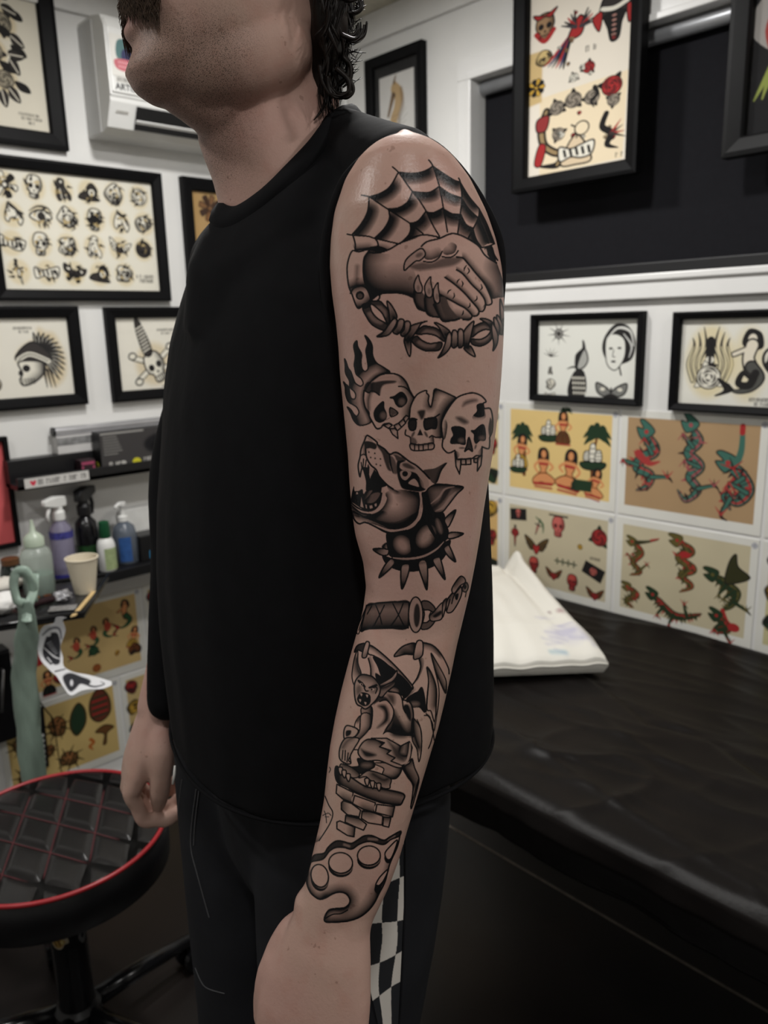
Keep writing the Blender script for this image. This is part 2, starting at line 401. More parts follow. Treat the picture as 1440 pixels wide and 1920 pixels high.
def m_dragon(c, pts, w, col=GRN, belly=RED, ink=INK, spikes=9, seed=0):
    r = random.Random(seed); P = sp(pts, False, 10); n = len(P); w = w * 1.3
    wd = np.interp(np.linspace(0, 1, n), [0, .12, .5, .85, 1], [.5 * w, w, w, .55 * w, .12 * w])
    T, S = c.T, c.S
    d = np.gradient(P, axis=0); nn = np.stack([-d[:, 1], d[:, 0]], -1); nn /= np.linalg.norm(nn, axis=1)[:, None] + 1e-9
    for i in np.linspace(4, n - 4, spikes * 2).astype(int):
        q = P[i] + nn[i] * wd[i] * 1.05
        c.line([P[i] + nn[i] * wd[i] * .4, q], [.35 * w, .05 * w], belly if i % 2 else ink, False)
    c.line(P, wd * 1.0 + .06 * w + .05, ink, False)
    c.line(P, wd * .82, col, False)
    c.line(P - nn * wd[:, None] * .2, wd * .22, belly, False)
    for i in range(3, n - 3, 4): c.line([P[i] - nn[i] * wd[i] * .4, P[i] + nn[i] * wd[i] * .4], .1 * w, ink, False, al=.75)
    h = P[0]; dd = _n(P[0] - P[4]); m = np.array([-dd[1], dd[0]])
    c.poly([h + m * w * .7, h + dd * w * 1.3 + m * w * .45, h + dd * w * 1.6, h + dd * w * .8 - m * w * .1, h + dd * w * 1.2 - m * w * .6, h - m * w * .7], col, line=.1 * w + .02, lcol=ink)
    c.ell(*(h + dd * w * .4), .2 * w, .2 * w, belly)
    for k in range(10):
        i = r.randint(3, n - 4); q = P[i] + nn[i] * wd[i] * r.uniform(-.5, .5); c.line([q, q + r.uniform(.3, .7) * w * np.array([math.cos(k), math.sin(k)])], [.22 * w, .05 * w], ink if k % 3 else belly)
    for f in (.22, .45, .7):
        i = int(n * f); s = 1 if f < .5 else -1; q = P[i] + nn[i] * s * w * 1.5
        c.line([P[i], q, q + np.array([.5 * w, .4 * w])], [.5 * w, .3 * w, .08 * w], ink).line([P[i], q], [.3 * w, .15 * w], col)
        for k in (-1, 0, 1): c.line([q, q + np.array([.5 * k * w, .6 * w * s])], [.2 * w, .04 * w], belly if k else ink)
    c.T, c.S = T, S
def m_girl(c, skirt=GOLD, seed=0, sit=False):
    r = random.Random(seed)
    c.poly([(-.2, -.95), (.12, -1), (.32, -.75), (.3, -.3), (.05, -.2), (-.3, -.3), (-.32, -.7)], INK)
    c.ell(.02, -.68, .15, .2, SKN, line=.03, lcol=BRN)
    c.poly([(-.18, -.42), (.22, -.42), (.25, -.1), (.16, .1), (.26, .35), (-.24, .35), (-.14, .1), (-.22, -.1)], SKN, line=.06, lcol=BRN)
    c.line([(-.2, -.35), (-.5, -.05), (-.3, .25)], [.15, .12, .1], SKN).line([(.22, -.35), (.55, -.1), (.35, .1)], [.15, .12, .1], SKN)
    c.line([(-.2, -.2), (.24, -.2)], .12, RED)
    if sit:
        c.poly([(-.25, .3), (.25, .25), (.7, .55), (.45, .8), (-.1, .7), (-.5, .85), (-.6, .6)], SKN, line=.06, lcol=BRN); c.line([(-.5, .8), (.5, .75)], .14, RED)
    else:
        c.poly([(-.26, .25), (.28, .25), (.5, .8), (0, .92), (-.48, .82)], skirt, line=.06, lcol=INK)
        for k in range(5): c.line([(-.2 + .1 * k, .3), (-.38 + .19 * k, .85)], .05, DGRN if k % 2 else INK)
    c.line([(-.45, .95), (.5, .95)], .12, RED, al=.8)
def m_palm(c):
    c.line([(.25, 1), (.3, .2), (.05, -.6)], [.16, .11, .08], BRN)
    for a in (-2.9, -2.3, -1.5, -.8, -.2, .4, 2.8):
        x, y = math.cos(a), math.sin(a); c.line([(.05, -.6), (.05 + .45 * x, -.65 + .3 * y), (.05 + .85 * x, -.45 + .4 * y)], [.1, .22, .03], DGRN)
def m_ship(c):
    c.poly([(-.8, .4), (.85, .3), (.6, .75), (-.55, .8)], DGRN, line=.08)
    for x, h in ((-.4, .5), (0, .95), (.4, .6)):
        c.poly([(x - .22, .25), (x - .17, .25 - h), (x + .16, .2 - h), (x + .22, .2)], CREAM, line=.07)
        for k in range(3): c.line([(x - .2, .15 - h * k / 3), (x + .2, .12 - h * k / 3)], .05, INK)
def m_mermaid(c, tail=GRN, sk=SKN, ink=INK):
    c.poly([(-.05, -1), (.3, -.9), (.38, -.5), (.1, -.42), (-.2, -.6)], ink); c.ell(.08, -.72, .13, .16, sk)
    c.ell(.08, -.72, .17, .2, ink).ell(.08, -.72, .12, .15, sk).line([(.08, -.55), (0, -.2), (.1, .1)], [.4, .36, .44], ink).line([(-.05, -.45), (-.4, -.3)], .18, ink).line([(.08, -.55), (0, -.2), (.1, .1)], [.3, .26, .34], sk).line([(-.05, -.45), (-.4, -.3)], .1, sk)
    c.line([(.1, .05), (.32, .35), (.1, .65), (-.3, .75), (-.5, .55)], [.38, .34, .24, .12, .06], ink).line([(.1, .05), (.32, .35), (.1, .65), (-.3, .75), (-.5, .55)], [.28, .24, .15, .06, .02], tail)
    c.poly([(-.45, .6), (-.8, .4), (-.6, .72), (-.85, .9), (-.4, .75)], RED if tail is GRN else ink, line=.04)
def stamp(c, x, y, r=1.2):
    b = hexc(70, 78, 120); T = c.T, c.S; c.T = np.eye(3); c.S = 1
    t = np.linspace(0, 2 * PI, 17)[:-1]; c.line(np.stack([x + r * np.cos(t), y + r * np.sin(t)], -1), .35, b, False, True)
    c.line([(x - r, y), (x + r, y)], .3, b).line([(x, y - r), (x, y + r)], .3, b).ell(x, y, r * .45, r * .45, b, al=.6); c.T, c.S = T
def scribble(c, x0, x1, y, h, seed=1, col=INK2, al=.85):
    """hand-lettered caption too small to read"""
    r = random.Random(seed); x = x0
    while x < x1:
        w = h * r.uniform(.35, .7); k = r.randint(0, 3)
        c.line([(x, y + h / 2), (x, y - h / 2)], h * .2, col, al=al)
        if k != 1: c.line([(x, y - h / 2), (x + w * .7, y - h / 2 + h * .1 * k)], h * .18, col, al=al)
        if k != 2: c.line([(x + w * .7, y - h * .3), (x + w * .6, y + h / 2)], h * .18, col, al=al)
        x += w * 1.25 + (h * .6 if r.random() < .2 else 0)
def age(c, amt=.05, seed=3):
    """uneven paper tone"""
    r = np.random.RandomState(seed); g = r.rand(7, 9) - .5
    yi = np.linspace(0, 5.999, c.ny); xi = np.linspace(0, 7.999, c.nx); y0 = yi.astype(int); x0 = xi.astype(int); fy = (yi - y0)[:, None]; fx = (xi - x0)[None]
    G = g[y0][:, x0] * (1 - fy) * (1 - fx) + g[y0][:, x0 + 1] * (1 - fy) * fx + g[y0 + 1][:, x0] * fy * (1 - fx) + g[y0 + 1][:, x0 + 1] * fy * fx
    c.a *= (1 + amt * 2 * G)[..., None]
I3 = np.eye(3)
def reset(c): c.T = I3; c.S = 1.; return c

# ---------------------------------------------------------------- frames
def picture_frame(label, wall, u0, u1, z0, z1, border, cv, depth=.022, off=0., group=None, mat_col=None, art=None, cat='framed picture', gl=True, art2=None, fm=None):
    """u0..u1 to the right in the picture, z0..z1 up, outer size; cv artwork canvas"""
    w = abs(u1 - u0); h = z1 - z0
    e = empty('picture_frame', M=wallM(wall, (u0 + u1) / 2, (z0 + z1) / 2, off), label=label, cat=cat, group=group)
    a, b = w / 2, h / 2; i, j = a - border, b - border; f = MB()
    pr = [(0, 0.0), (0, depth), (.25, depth * 1.05), (.9, depth * .82), (1., depth * .6), (1., 0.0)]
    ring = []
    for t, zz in pr:
        x, y = a - t * border, b - t * border
        ring.append([(-x, -y, zz), (x, -y, zz), (x, y, zz), (-x, y, zz)])
    f.loft(ring + [ring[0]], cap=False)
    f.build('moulding', fm or M_BLACK, e, bevel=.0012)
    MB().box(-i - .004, -j - .004, .0005, i + .004, j + .004, .003).build('backing_board', mat_col or mat('cream_backing', (.6, .57, .48), .8, noise=.05), e)
    if art: art_plane('print', cv, art[2], art[3], M_PRINT, e, (art[0], art[1], .0045))
    else: art_plane('print', cv, 2 * i + .004, 2 * j + .004, M_PRINT, e, (0, 0, .0045))
    if gl:
        g = MB(); g.add([(-i - .002, -j - .002, depth * .45), (i + .002, -j - .002, depth * .45), (i + .002, j + .002, depth * .45), (-i - .002, j + .002, depth * .45)], [(0, 1, 2, 3)]); g.build('glass', M_GLASS, e)
    return e
def wp(wall, *pp): return [tuple(float(q) for q in wallpt(wall, x, y)) for x, y in pp]
PAPER = hexc(226, 222, 208); PAPER2 = hexc(214, 208, 192)

# 1 rose frame, top left
(ur, zb_), = wp('L', (125, 286))
cv = Canvas(100, 133, 3.2, PAPER2); age(cv, .03)
for k, (x, y, s, rt) in enumerate([(58, 22, 10, .2), (66, 45, 12, 1), (56, 70, 11, 2), (63, 92, 11, .5), (46, 50, 13, .1), (44, 88, 12, 2.2), (52, 30, 9, 3), (45, 18, 9, 1)]):
    cv.at(x, y, s, rt); halo(cv, TAN, 1.05, .5); m_rose(cv, hexc(150, 142, 124), INK, INK2)
for k in range(6): cv.at(60 + (k % 2) * 12, 20 + k * 15, 1); cv.poly([(0, -3), (10, -1), (13, 5), (4, 4)], INK, line=.8)
for k, (x, y, r_) in enumerate([(74, 34, .3), (78, 58, .6), (73, 80, 1.), (70, 104, .9), (60, 108, 1.4), (76, 70, 0)]):
    cv.at(x, y, 7, r_); cv.poly([(-1, -.2), (-.2, -.6), (1, 0), (-.2, .6)], INK2, line=.2).line([(-.9, 0), (.8, 0)], .15, PAPER2)
reset(cv); scribble(cv, 72, 90, 119, 2.2, 5); scribble(cv, 74, 92, 122.5, 2.2, 6); scribble(cv, 80, 86, 126, 2.2, 7)
picture_frame('black framed print of inked roses, above the sheet of small designs', 'L', ur - .36, ur, zb_, zb_ + .46, .043, cv)
# 2 large sheet of small black designs
(ul, _), (ur, zt_), (_, zb_) = wp('L', (-21, 480), (296, 327), (302, 565))
W_, H_ = ur - ul, zt_ - zb_; bd = .03
cv = Canvas(100, 100 * (H_ - 2 * bd) / (W_ - 2 * bd), 3.4, hexc(222, 218, 204)); age(cv, .03)
hh = cv.h; ML = [lambda c: m_flower(c), lambda c: m_skull(c), lambda c: m_bird(c), lambda c: m_shell(c), lambda c: m_doodle(c, 21), lambda c: m_rose(c, CREAM, INK),
      lambda c: m_horse(c), m_eye, lambda c: m_doodle(c, 9), lambda c: (m_skull(c), c.poly(star(6, .9, .4), INK, False)) and None, lambda c: m_horse(c), lambda c: m_doodle(c, 31),
      lambda c: m_banner(c), lambda c: m_skull(c), lambda c: m_doodle(c, 12), lambda c: m_bird(c, INK, CREAM), lambda c: m_wings(c, INK, CREAM, INK2), lambda c: m_rose(c, INK2, INK),
      lambda c: m_dagger(c), lambda c: m_banner(c), lambda c: m_butterfly(c), lambda c: m_shell(c), lambda c: m_doodle(c, 44)]
k = 0
for ro in range(4):
    for co in range(6):
        if ro == 3 and co == 5: continue
        x = 8 + co * 16.6 + (1.5 if ro % 2 else -.5); y = hh * (.14 + .235 * ro)
        cv.at(x, y, 7.6, [.25, 0, -.2, .1][(k * 7) % 4]); halo(cv, hexc(205, 184, 132), .96, .5, .86); cv.at(x, y, 7.3, [.25, 0, -.2, .1][(k * 7) % 4])
        ML[k](cv); q_ = random.Random(k + 5)
        for j in range(7):
            a_ = q_.uniform(0, 6.3); r_ = q_.uniform(.15, .6); x_, y_ = r_ * math.cos(a_), r_ * math.sin(a_); b_ = a_ + 1.4
            cv.line([(x_, y_), (x_ + .2 * math.cos(b_), y_ + .2 * math.sin(b_)), (x_ + .34 * math.cos(b_ + .7), y_ + .34 * math.sin(b_ + .7))], [.05, .15, .03], INK if j % 3 else hexc(190, 168, 118))
        for j in range(4):
            a_ = q_.uniform(0, 6.3); cv.line([(.6 * math.cos(a_), .6 * math.sin(a_)), (.95 * math.cos(a_ + .25), .95 * math.sin(a_ + .25))], [.22, .04], INK)
        k += 1
reset(cv); scribble(cv, 84, 96, hh * .86, 2, 8); scribble(cv, 86, 95, hh * .9, 2, 9)
picture_frame('wide black frame holding many small black designs in rows', 'L', ul, ur, zb_, zt_, bd, cv)
# 3 brown flower sheet behind the neck
(ul, zt_), = wp('L', (334, 331))
cv = Canvas(100, 130, 2.4, hexc(172, 140, 92)); age(cv, .06)
cv.at(30, 22, 18, .3); m_flower(cv, hexc(58, 36, 22), hexc(120, 84, 50), 8)
cv.at(52, 16, 9, .3); m_rose(cv, hexc(92, 56, 34), hexc(58, 36, 22)); cv.at(36, 52, 12, .1); m_dagger(cv, hexc(58, 36, 22), hexc(120, 84, 50))
for k in range(7): cv.at(62 + 14 * (k % 2), 26 + k * 14, 10, k); m_doodle(cv, 60 + k, hexc(58, 36, 22), hexc(130, 92, 56))
picture_frame('black framed brown flower print, half hidden behind the man\'s neck', 'L', ul, ul + .29, zt_ - .36, zt_, .038, cv)
# 4 headdress skull
(ur, zt_), (_, zb_) = wp('L', (141, 574), (160, 757))
cv = Canvas(100, 62, 3.6, hexc(222, 218, 206)); age(cv, .03)
cv.at(72, 32, 17.5, .0)
cv.poly([(-.9, .1), (-.7, -.5), (0, -.9), (.2, -1.35), (.5, -1.2), (.9, -1.1), (1.15, -.6), (1.3, -.1), (1.3, .5), (1.1, 1), (.6, 1.3), (.2, .8)], TAN, al=.6, soft=.15)
for k in range(13):
    a = -1.7 + k * .21; x, y = math.cos(a), math.sin(a)
    cv.line([(.1 + .2 * x, -.1 + .2 * y), (.1 + .75 * x, -.1 + .8 * y), (.1 + 1.2 * x, -.05 + 1.25 * y + .12)], [.12, .2, .04], INK).line([(.15 + .4 * x, -.1 + .4 * y), (.1 + 1.0 * x, -.1 + 1.05 * y + .1)], [.03, .08, .02], CREAM)
cv.poly([(-.9, .05), (-.75, -.4), (-.1, -.75), (.5, -.3), (.55, .1)], INK2, line=.08); cv.line([(-.85, 0), (-.3, -.22), (.5, .12)], .2, CREAM).line([(-.85, 0), (-.3, -.22), (.5, .12)], [.05], INK)
cv.poly([(-.85, .1), (.2, .15), (.25, .6), (-.2, 1.0), (-.75, 1.15), (-.9, .9), (-.75, .6)], CREAM, line=.08)
cv.ell(-.55, .4, .17, .16, INK).ell(-.85, .6, .08, .12, INK).shade([(-.85, .1), (.2, .15), (.25, .6), (-.2, 1.0), (-.75, 1.15), (-.9, .9)], [(.25, .1), (.2, .7), (-.3, 1.1)], .5, INK)
for k in range(5): cv.line([(-.8 + .13 * k, .85), (-.78 + .13 * k, 1.08)], .05, INK)
for k in range(3): cv.line([(.25 + .14 * k, .5), (.3 + .2 * k, 1.3)], [.13, .1, .04], INK)
cv.at(28, 30, 13, 0, -1); cv.poly([(-.6, -.6), (.1, -1), (.7, -.5), (.6, .6), (-.1, .9), (-.5, .5), (-.75, .2)], hexc(205, 176, 124), line=.08); cv.poly([(-.2, -1.1), (.9, -.9), (1, .9), (.4, 1.1), (.4, -.2)], INK)
cv.at(36, 50, 8, 0); m_rose(cv, hexc(150, 142, 124), INK)
reset(cv); scribble(cv, 56, 70, 8.2, 1.8, 3); scribble(cv, 60, 67, 11, 1.8, 4)
picture_frame('black framed print of a skull in a feathered headdress', 'L', ur - .4, ur, zb_, zt_, .032, cv)
# 5 dagger through skull
(ul, zt_), (_, zb_) = wp('L', (191, 576), (208, 755))
cv = Canvas(100, 62, 3.4, hexc(222, 218, 206)); age(cv, .03)
cv.at(35, 40, 18, -.2); halo(cv, TAN, 1., .5)
for s in (-1, 1): cv.line([(-1.05 * s, -.55), (1.05 * s, .55)], .3, INK).line([(-1. * s, -.53), (1. * s, .53)], .2, CREAM).ell(-1.05 * s, -.62, .2, .16, CREAM, line=.07).ell(1.05 * s, .62, .2, .16, CREAM, line=.07)
cv.at(36, 43, 15, -.45); m_skull(cv)
cv.at(25, 17, 16, -.28); cv.poly([(0, -1.1), (.22, -.4), (.28, .9), (-.2, .9), (-.22, -.4)], INK2, line=.09)
for k in range(8): cv.line([(-.2, -.5 + .18 * k), (.24, -.6 + .18 * k)], .06, CREAM)
cv.at(46, 58, 6, 1.2); m_dagger(cv)
for k in range(3): cv.at(62 + 13 * k, 40, 9, k); m_doodle(cv, 80 + k)
reset(cv); scribble(cv, 40, 58, 11, 1.7, 3); scribble(cv, 44, 54, 14, 1.7, 4)
picture_frame('black framed print of a dagger through a skull and crossbones', 'L', ul, ul + .4, zb_, zt_, .032, cv)
# 6 seahorse
(ul, zt_), (ur, _), (pl, pt), (pr, _) = wp('R', (692, 117), (800, 75), (713, 149), (778, 133))
cv = Canvas(60, 92, 3, hexc(196, 194, 190)); age(cv, .03)
sh = hexc(172, 146, 108); sd = hexc(112, 92, 70)
cv.line([(27, 14), (34, 22), (30, 34), (24, 44), (26, 58), (32, 66), (36, 76), (32, 84), (26, 82)], [13, 15, 11, 12, 13, 9, 7, 5, 3], sh)
cv.line([(38, 16), (40, 30), (34, 42), (33, 56)], [5, 6, 5, 4], sd, al=.55, soft=.8)
cv.line([(24, 20), (19, 30), (15, 38)], [7, 5, 3.5], sd).ell(26, 20, 2, 2, hexc(70, 56, 44)).line([(26, 8), (29, 2)], [4, 1.5], sd)
for k in range(9): cv.line([(21 + .6 * k, 40 + 4 * k), (33 + .6 * k, 39 + 4 * k)], .7, sd, al=.5)
for k in range(6): cv.line([(34, 44 + 3 * k), (46 + 2 * (k % 2), 34 + 6 * k)], [.7, .4], hexc(110, 108, 96), al=.8)
w_, h_ = abs(ur - ul), .5; cx_ = (pl + pr) / 2 - (ul + ur) / 2
picture_frame('black framed seahorse drawing with a black mat', 'R', ul, ur, zt_ - h_, zt_, .028, cv, art=(-cx_, h_ / 2 - (zt_ - pt) - .135, abs(pr - pl), .27), mat_col=mat('black_mat_board', (.011, .011, .012), .6, noise=.1))
# 7 tall colour poster frame
off = .0205
def wpo(px, py, o): p = onX(px, py, WALL_X - o); return float(p[1]), float(p[2])
(ul, zb_) = wpo(967, 365, .03); (ur, _) = wpo(1200, 326, .03)
w_ = abs(ul - ur); h_ = .72; bd = .036
cv = Canvas(100, 128 * (h_ - 2 * bd) / (w_ - 2 * bd), 3.2, hexc(222, 214, 200)); hh = cv.h; age(cv, .03)
t0 = hh - 86
cv.poly([(12, hh - 82), (96, hh - 87), (94, hh - 4), (13, hh - 2)], hexc(224, 208, 178), False)
cv.poly([(0, hh - 130), (14, hh - 130), (14, hh - 78), (0, hh - 76)], hexc(196, 170, 120), False, soft=1)
# top sheet
cv.at(16, hh - 152, 15, 0); m_skull(cv, hexc(150, 120, 90)); cv.poly([(-.8, -1), (0, -.8), (.8, -1.1), (.4, -.6), (0, -.7), (-.5, -.6)], RED, line=.08); cv.line([(-.6, .3), (0, .9), (.6, .3)], .3, RED)
cv.at(16, hh - 122, 10, 0); m_doodle(cv, 3, INK, TAN)
cv.at(46, hh - 140, 26, .15)
for k in range(6): cv.line([(-.1, .1), (-.7 + .1 * k, .9 + .05 * k), (-1.0 + .16 * k, 1.2 + .04 * k)], [.12, .1, .02], (RED, hexc(44, 52, 84), INK)[k % 3])
cv.poly([(-.2, .3), (-.1, -.2), (.1, -.5), (.3, -.3), (.25, .2)], RED, line=.06)
for s in (-1, 1):
    for k in range(5): cv.line([(.1 + .1 * s, -.1), (.1 + s * (.25 + .1 * k), -.7 + .12 * k)], [.14, .05], (INK, hexc(60, 56, 60), RED)[k % 3])
cv.at(82, hh - 146, 22, 0); cv.poly([(-.55, -.4), (-.2, -1), (.3, -1), (.6, -.3), (.5, .2), (-.5, .2)], INK2, line=.08); cv.poly([(-.4, .1), (.4, .1), (.3, .6), (.2, 1.2), (-.1, 1.25), (-.25, .7)], INK, line=.06)
cv.line([(-.5, -.2), (0, -.1), (.5, -.25)], .18, CREAM)
for k in range(5): cv.ell(0, .2 + .2 * k, .12, .07, hexc(160, 120, 110), line=.04)
for s in (-1, 1): cv.poly([(s * .5, -.1), (s * .9, .1), (s * .6, .7)], RED, line=.05)
cv.at(60, hh - 100, 8, .4); m_rose(cv, RED, INK, INK); cv.at(46, hh - 94, 6, 0); m_rose(cv, CREAM, INK, INK); cv.at(8, hh - 94, 9, 0); m_flower(cv, INK, GOLD, 10)
reset(cv); scribble(cv, 57, 66, hh - 118, 5, 2, INK)
# lower sheet
for k in range(9):
    q_ = random.Random(k + 40); cv.at(q_.uniform(8, 92), hh - q_.uniform(92, 165), q_.uniform(2, 4), q_.uniform(0, 6)); m_doodle(cv, 200 + k, INK, (RED, hexc(150, 120, 90), CREAM)[k % 3])
cv.at(24, hh - 36, 24, 0); cv.line([(-.2, -1.3), (-.4, -.6), (-.3, .1), (.1, .5), (.5, .7), (.3, 1.1), (-.4, 1.05)], [.3, .4, .36, .36, .34, .3, .1], INK).line([(-.2, -1.3), (-.4, -.6), (-.3, .1), (.1, .5), (.5, .7), (.3, 1.1)], [.1, .2, .16, .16, .14, .1], hexc(150, 128, 92))
cv.poly([(-.5, .1), (-.2, .2), (-.4, 1.0), (-.7, .9)], RED, line=.05); cv.poly([(-.6, -1), (-.1, -1.1), (-.2, -.5), (-.6, -.5)], hexc(140, 52, 52), line=.06)
for k, (x, y, s, f) in enumerate([(30, 72, 10, 0), (46, 76, 11, 1), (64, 74, 10, 2), (82, 80, 13, 3), (84, 66, 8, 1), (32, 45, 9, 4)]):
    cv.at(x, hh - y + 4, s, .3 * k)
    (m_rose(cv, hexc(150, 140, 126), INK, INK) if k != 3 else m_rose(cv, RED, INK, INK))
cv.at(62, hh - 68, 14, 0); cv.line([(.3, -.8), (.5, -.3), (.1, .1), (.3, .6)], [.3, .25, .2, .05], INK)
for k in range(8):
    q_ = random.Random(k + 70); cv.at(q_.uniform(30, 90), hh - q_.uniform(12, 60), q_.uniform(2, 4.5), q_.uniform(0, 6)); m_doodle(cv, 300 + k, INK, (RED, hexc(170, 150, 120), CREAM)[k % 3])
cv.at(50, hh - 20, 17, 0); cv.poly([(-.9, .6), (0, -1), (.9, .6), (0, .8)], hexc(210, 190, 160), line=.1); m_banner(cv); cv.line([(-.3, -1.6), (.2, -1.2), (0, -.8)], .1, INK); cv.ell(.3, -1.3, .4, .4, hexc(224, 208, 178), line=.08)
cv.at(83, hh - 32, 17, 0); cv.line([(-.3, -1.1), (-.5, -.4), (0, .1), (-.2, .7), (.4, 1)], [.3, .34, .4, .3, .05], INK)
for k in range(4): cv.line([(0, .1), (.5 + .1 * k, -.6 + .35 * k)], [.2, .03], INK2 if k % 2 else RED)
reset(cv); scribble(cv, 88, 94, hh - 8, 4, 12, INK)
picture_frame('tall black framed poster of two colour design sheets on the dark blind', 'R', ul, ur, zb_, zb_ + h_, bd, cv, depth=.03, off=off, gl=False)
# 8 dark creature frame, cut by the right edge
(ul, zb_) = wpo(1359, 300, .03)
cv = Canvas(70, 100, 2.6, hexc(26, 26, 28))
cv.at(19, 62, 22, 0)
cv.line([(-.5, -2), (-.3, -1.4), (-.7, -.8), (-.3, -.2)], [.5, .6, .5, .2], hexc(150, 146, 142)); cv.line([(-.35, -2), (-.2, -1.2), (-.4, -.6), (-.3, 0)], [.3, .4, .3, .1], hexc(150, 60, 56))
cv.line([(.3, -2), (.4, -1), (0, -.3), (.5, .5)], [.6, .7, .6, .3], hexc(150, 60, 56))
for k in range(6): cv.line([(-.3, .2 + .02 * k), (-.7 + .2 * k, .9)], [.2, .04], hexc(132, 142, 72))
picture_frame('wide dark frame with a red creature on black, at the right edge', 'R', ul, ul - .34, zb_, zb_ + .46, .04, cv, depth=.03, off=off, fm=mat('charcoal_frame_paint', (.0085, .0085, .009), .45, spec=.15, noise=.1))
# 9 bird and lady
(ul, zt_), (ur, _), (_, zb_) = wp('R', (1003, 590), (1214, 584), (1002, 750))
W_, H_ = abs(ur - ul), zt_ - zb_; bd = .018
cv = Canvas(100, 100 * (H_ - 2 * bd) / (W_ - 2 * bd), 3.4, hexc(224, 224, 216)); hh = cv.h
cv.at(22, 12, 8, .2)
for a in range(9): cv.line([(.2 * math.cos(a * .7), .2 * math.sin(a * .7)), (1.5 * math.cos(a * .7), 1.2 * math.sin(a * .7))], [.16, .02], INK2)
t = np.linspace(0, 6.28, 14); cv.line(np.stack([.5 * np.cos(t), .5 * np.sin(t)], -1), .14, INK2).ell(0, 0, .2, .2, INK2)
cv.at(14, 30, 7, 0)
for a in range(6): cv.line([(0, .2), (1.2 * math.cos(a * .6 + 3.4), .9 * math.sin(a * .6 + 3.4))], [.15, .02], INK2)
cv.at(14, 44, 4, 0); m_bird(cv); cv.at(14, 56, 6, 0); m_doodle(cv, 7); cv.at(14, 66, 5.5, 0); m_banner(cv)
cv.at(42, 42, 17, .0)
cv.line([(.3, -1.4), (.35, -1), (.1, -.6), (.0, -.1)], [.1, .22, .5, .3], INK); cv.poly([(.4, -1), (.62, -.5), (.4, -.1), (0, 0), (.1, -.5)], hexc(170, 170, 165), line=.08)
cv.poly([(-.1, .1), (.35, .1), (.55, .7), (.45, 1.35), (-.1, 1.5), (-.5, 1.3), (-.45, .7)], INK, line=.06)
for k in range(5):
    for j in range(4): cv.ell(-.25 + .16 * k + .03 * j, .45 + .25 * j, .05, .08, CREAM)
cv.line([(-.6, 0), (-.2, -.1), (.3, .1)], [.04, .1, .03], INK)
cv.at(80, 26, 19, 0)
cv.poly([(-.6, -.6), (-.1, -1.1), (.5, -1), (.85, -.4), (.75, .3), (.3, .55), (-.3, .6), (-.7, 0)], INK, line=.05)
cv.poly([(-.55, -.5), (-.1, -.7), (.35, -.45), (.4, .2), (.15, .7), (-.15, .85), (-.5, .5)], hexc(224, 224, 216), line=.05); cv.line([(-.5, -.5), (0, -.95), (.6, -.8), (.8, -.2)], [.05, .12, .05], hexc(210, 210, 204))
cv.line([(.3, -.7), (.7, -.2), (.6, .3)], [.04, .1, .03], hexc(200, 200, 196)).ell(-.3, -.08, .1, .05, INK).ell(.12, -.1, .1, .05, INK).line([(-.15, -.02), (-.2, .25), (-.08, .28)], .04, INK2).ell(-.15, .48, .12, .05, INK).line([(.15, .7), (.25, 1.05)], .08, INK2)
cv.at(76, 62, 15, 0); m_butterfly(cv, INK, hexc(120, 120, 116))
picture_frame('black framed ink print of a woman\'s head, bird and butterfly', 'R', ul, ur, zb_, zt_, bd, cv)
# 10 mermaid and burning dagger
(ul, zt_), (_, zb_) = wp('R', (1270, 585), (1260, 768))
W_ = W_; cv = Canvas(100, 68, 3.2, hexc(222, 220, 210)); age(cv, .03)
cv.at(24, 34, 17, 0); cv.ell(0, 0, 1.1, 1.7, hexc(216, 200, 152), al=.7, soft=.2)
for s in (-1, 1):
    for k in range(3): cv.line([(s * (.25 + .25 * k), .9), (s * (.5 + .25 * k), .1), (s * (.2 + .28 * k), -.7), (s * (.35 + .25 * k), -1.6 + .25 * k)], [.2, .2, .14, .03], INK2).line([(s * (.25 + .25 * k), .9), (s * (.5 + .25 * k), .1), (s * (.2 + .28 * k), -.7)], [.1, .1, .04], hexc(216, 206, 170))
cv.poly([(-.16, -1), (.16, -1), (.2, .1), (.5, .5), (0, .75), (-.5, .5), (-.2, .1)], INK, line=.06); cv.ell(0, -.1, .2, .16, CREAM); m_dagger(cv.at(24, 40, 14, 0)); cv.at(24, 46, 13, 0); m_rose(cv, CREAM, INK, CREAM)
cv.at(53, 36, 27, 0); cv.ell(0, 0, .5, 1.05, hexc(216, 200, 152), al=.55, soft=.15); m_mermaid(cv, hexc(80, 80, 76), hexc(222, 214, 196)); cv.at(53, 46, 10, 0); cv.line([(.6, -.4), (.2, .5), (-.6, .4), (-.3, -.4), (.2, .0)], [.6, .6, .5, .4, .2], INK)
cv.at(80, 32, 20, 0); m_doodle(cv, 77); cv.at(84, 50, 10, 1); m_doodle(cv, 78)
reset(cv); scribble(cv, 56, 78, 62, 2.6, 3); scribble(cv, 60, 76, 65.4, 2.4, 4)
picture_frame('black framed print of a mermaid and a burning dagger', 'R', ul, ul - W_, zb_, zt_, bd, cv)

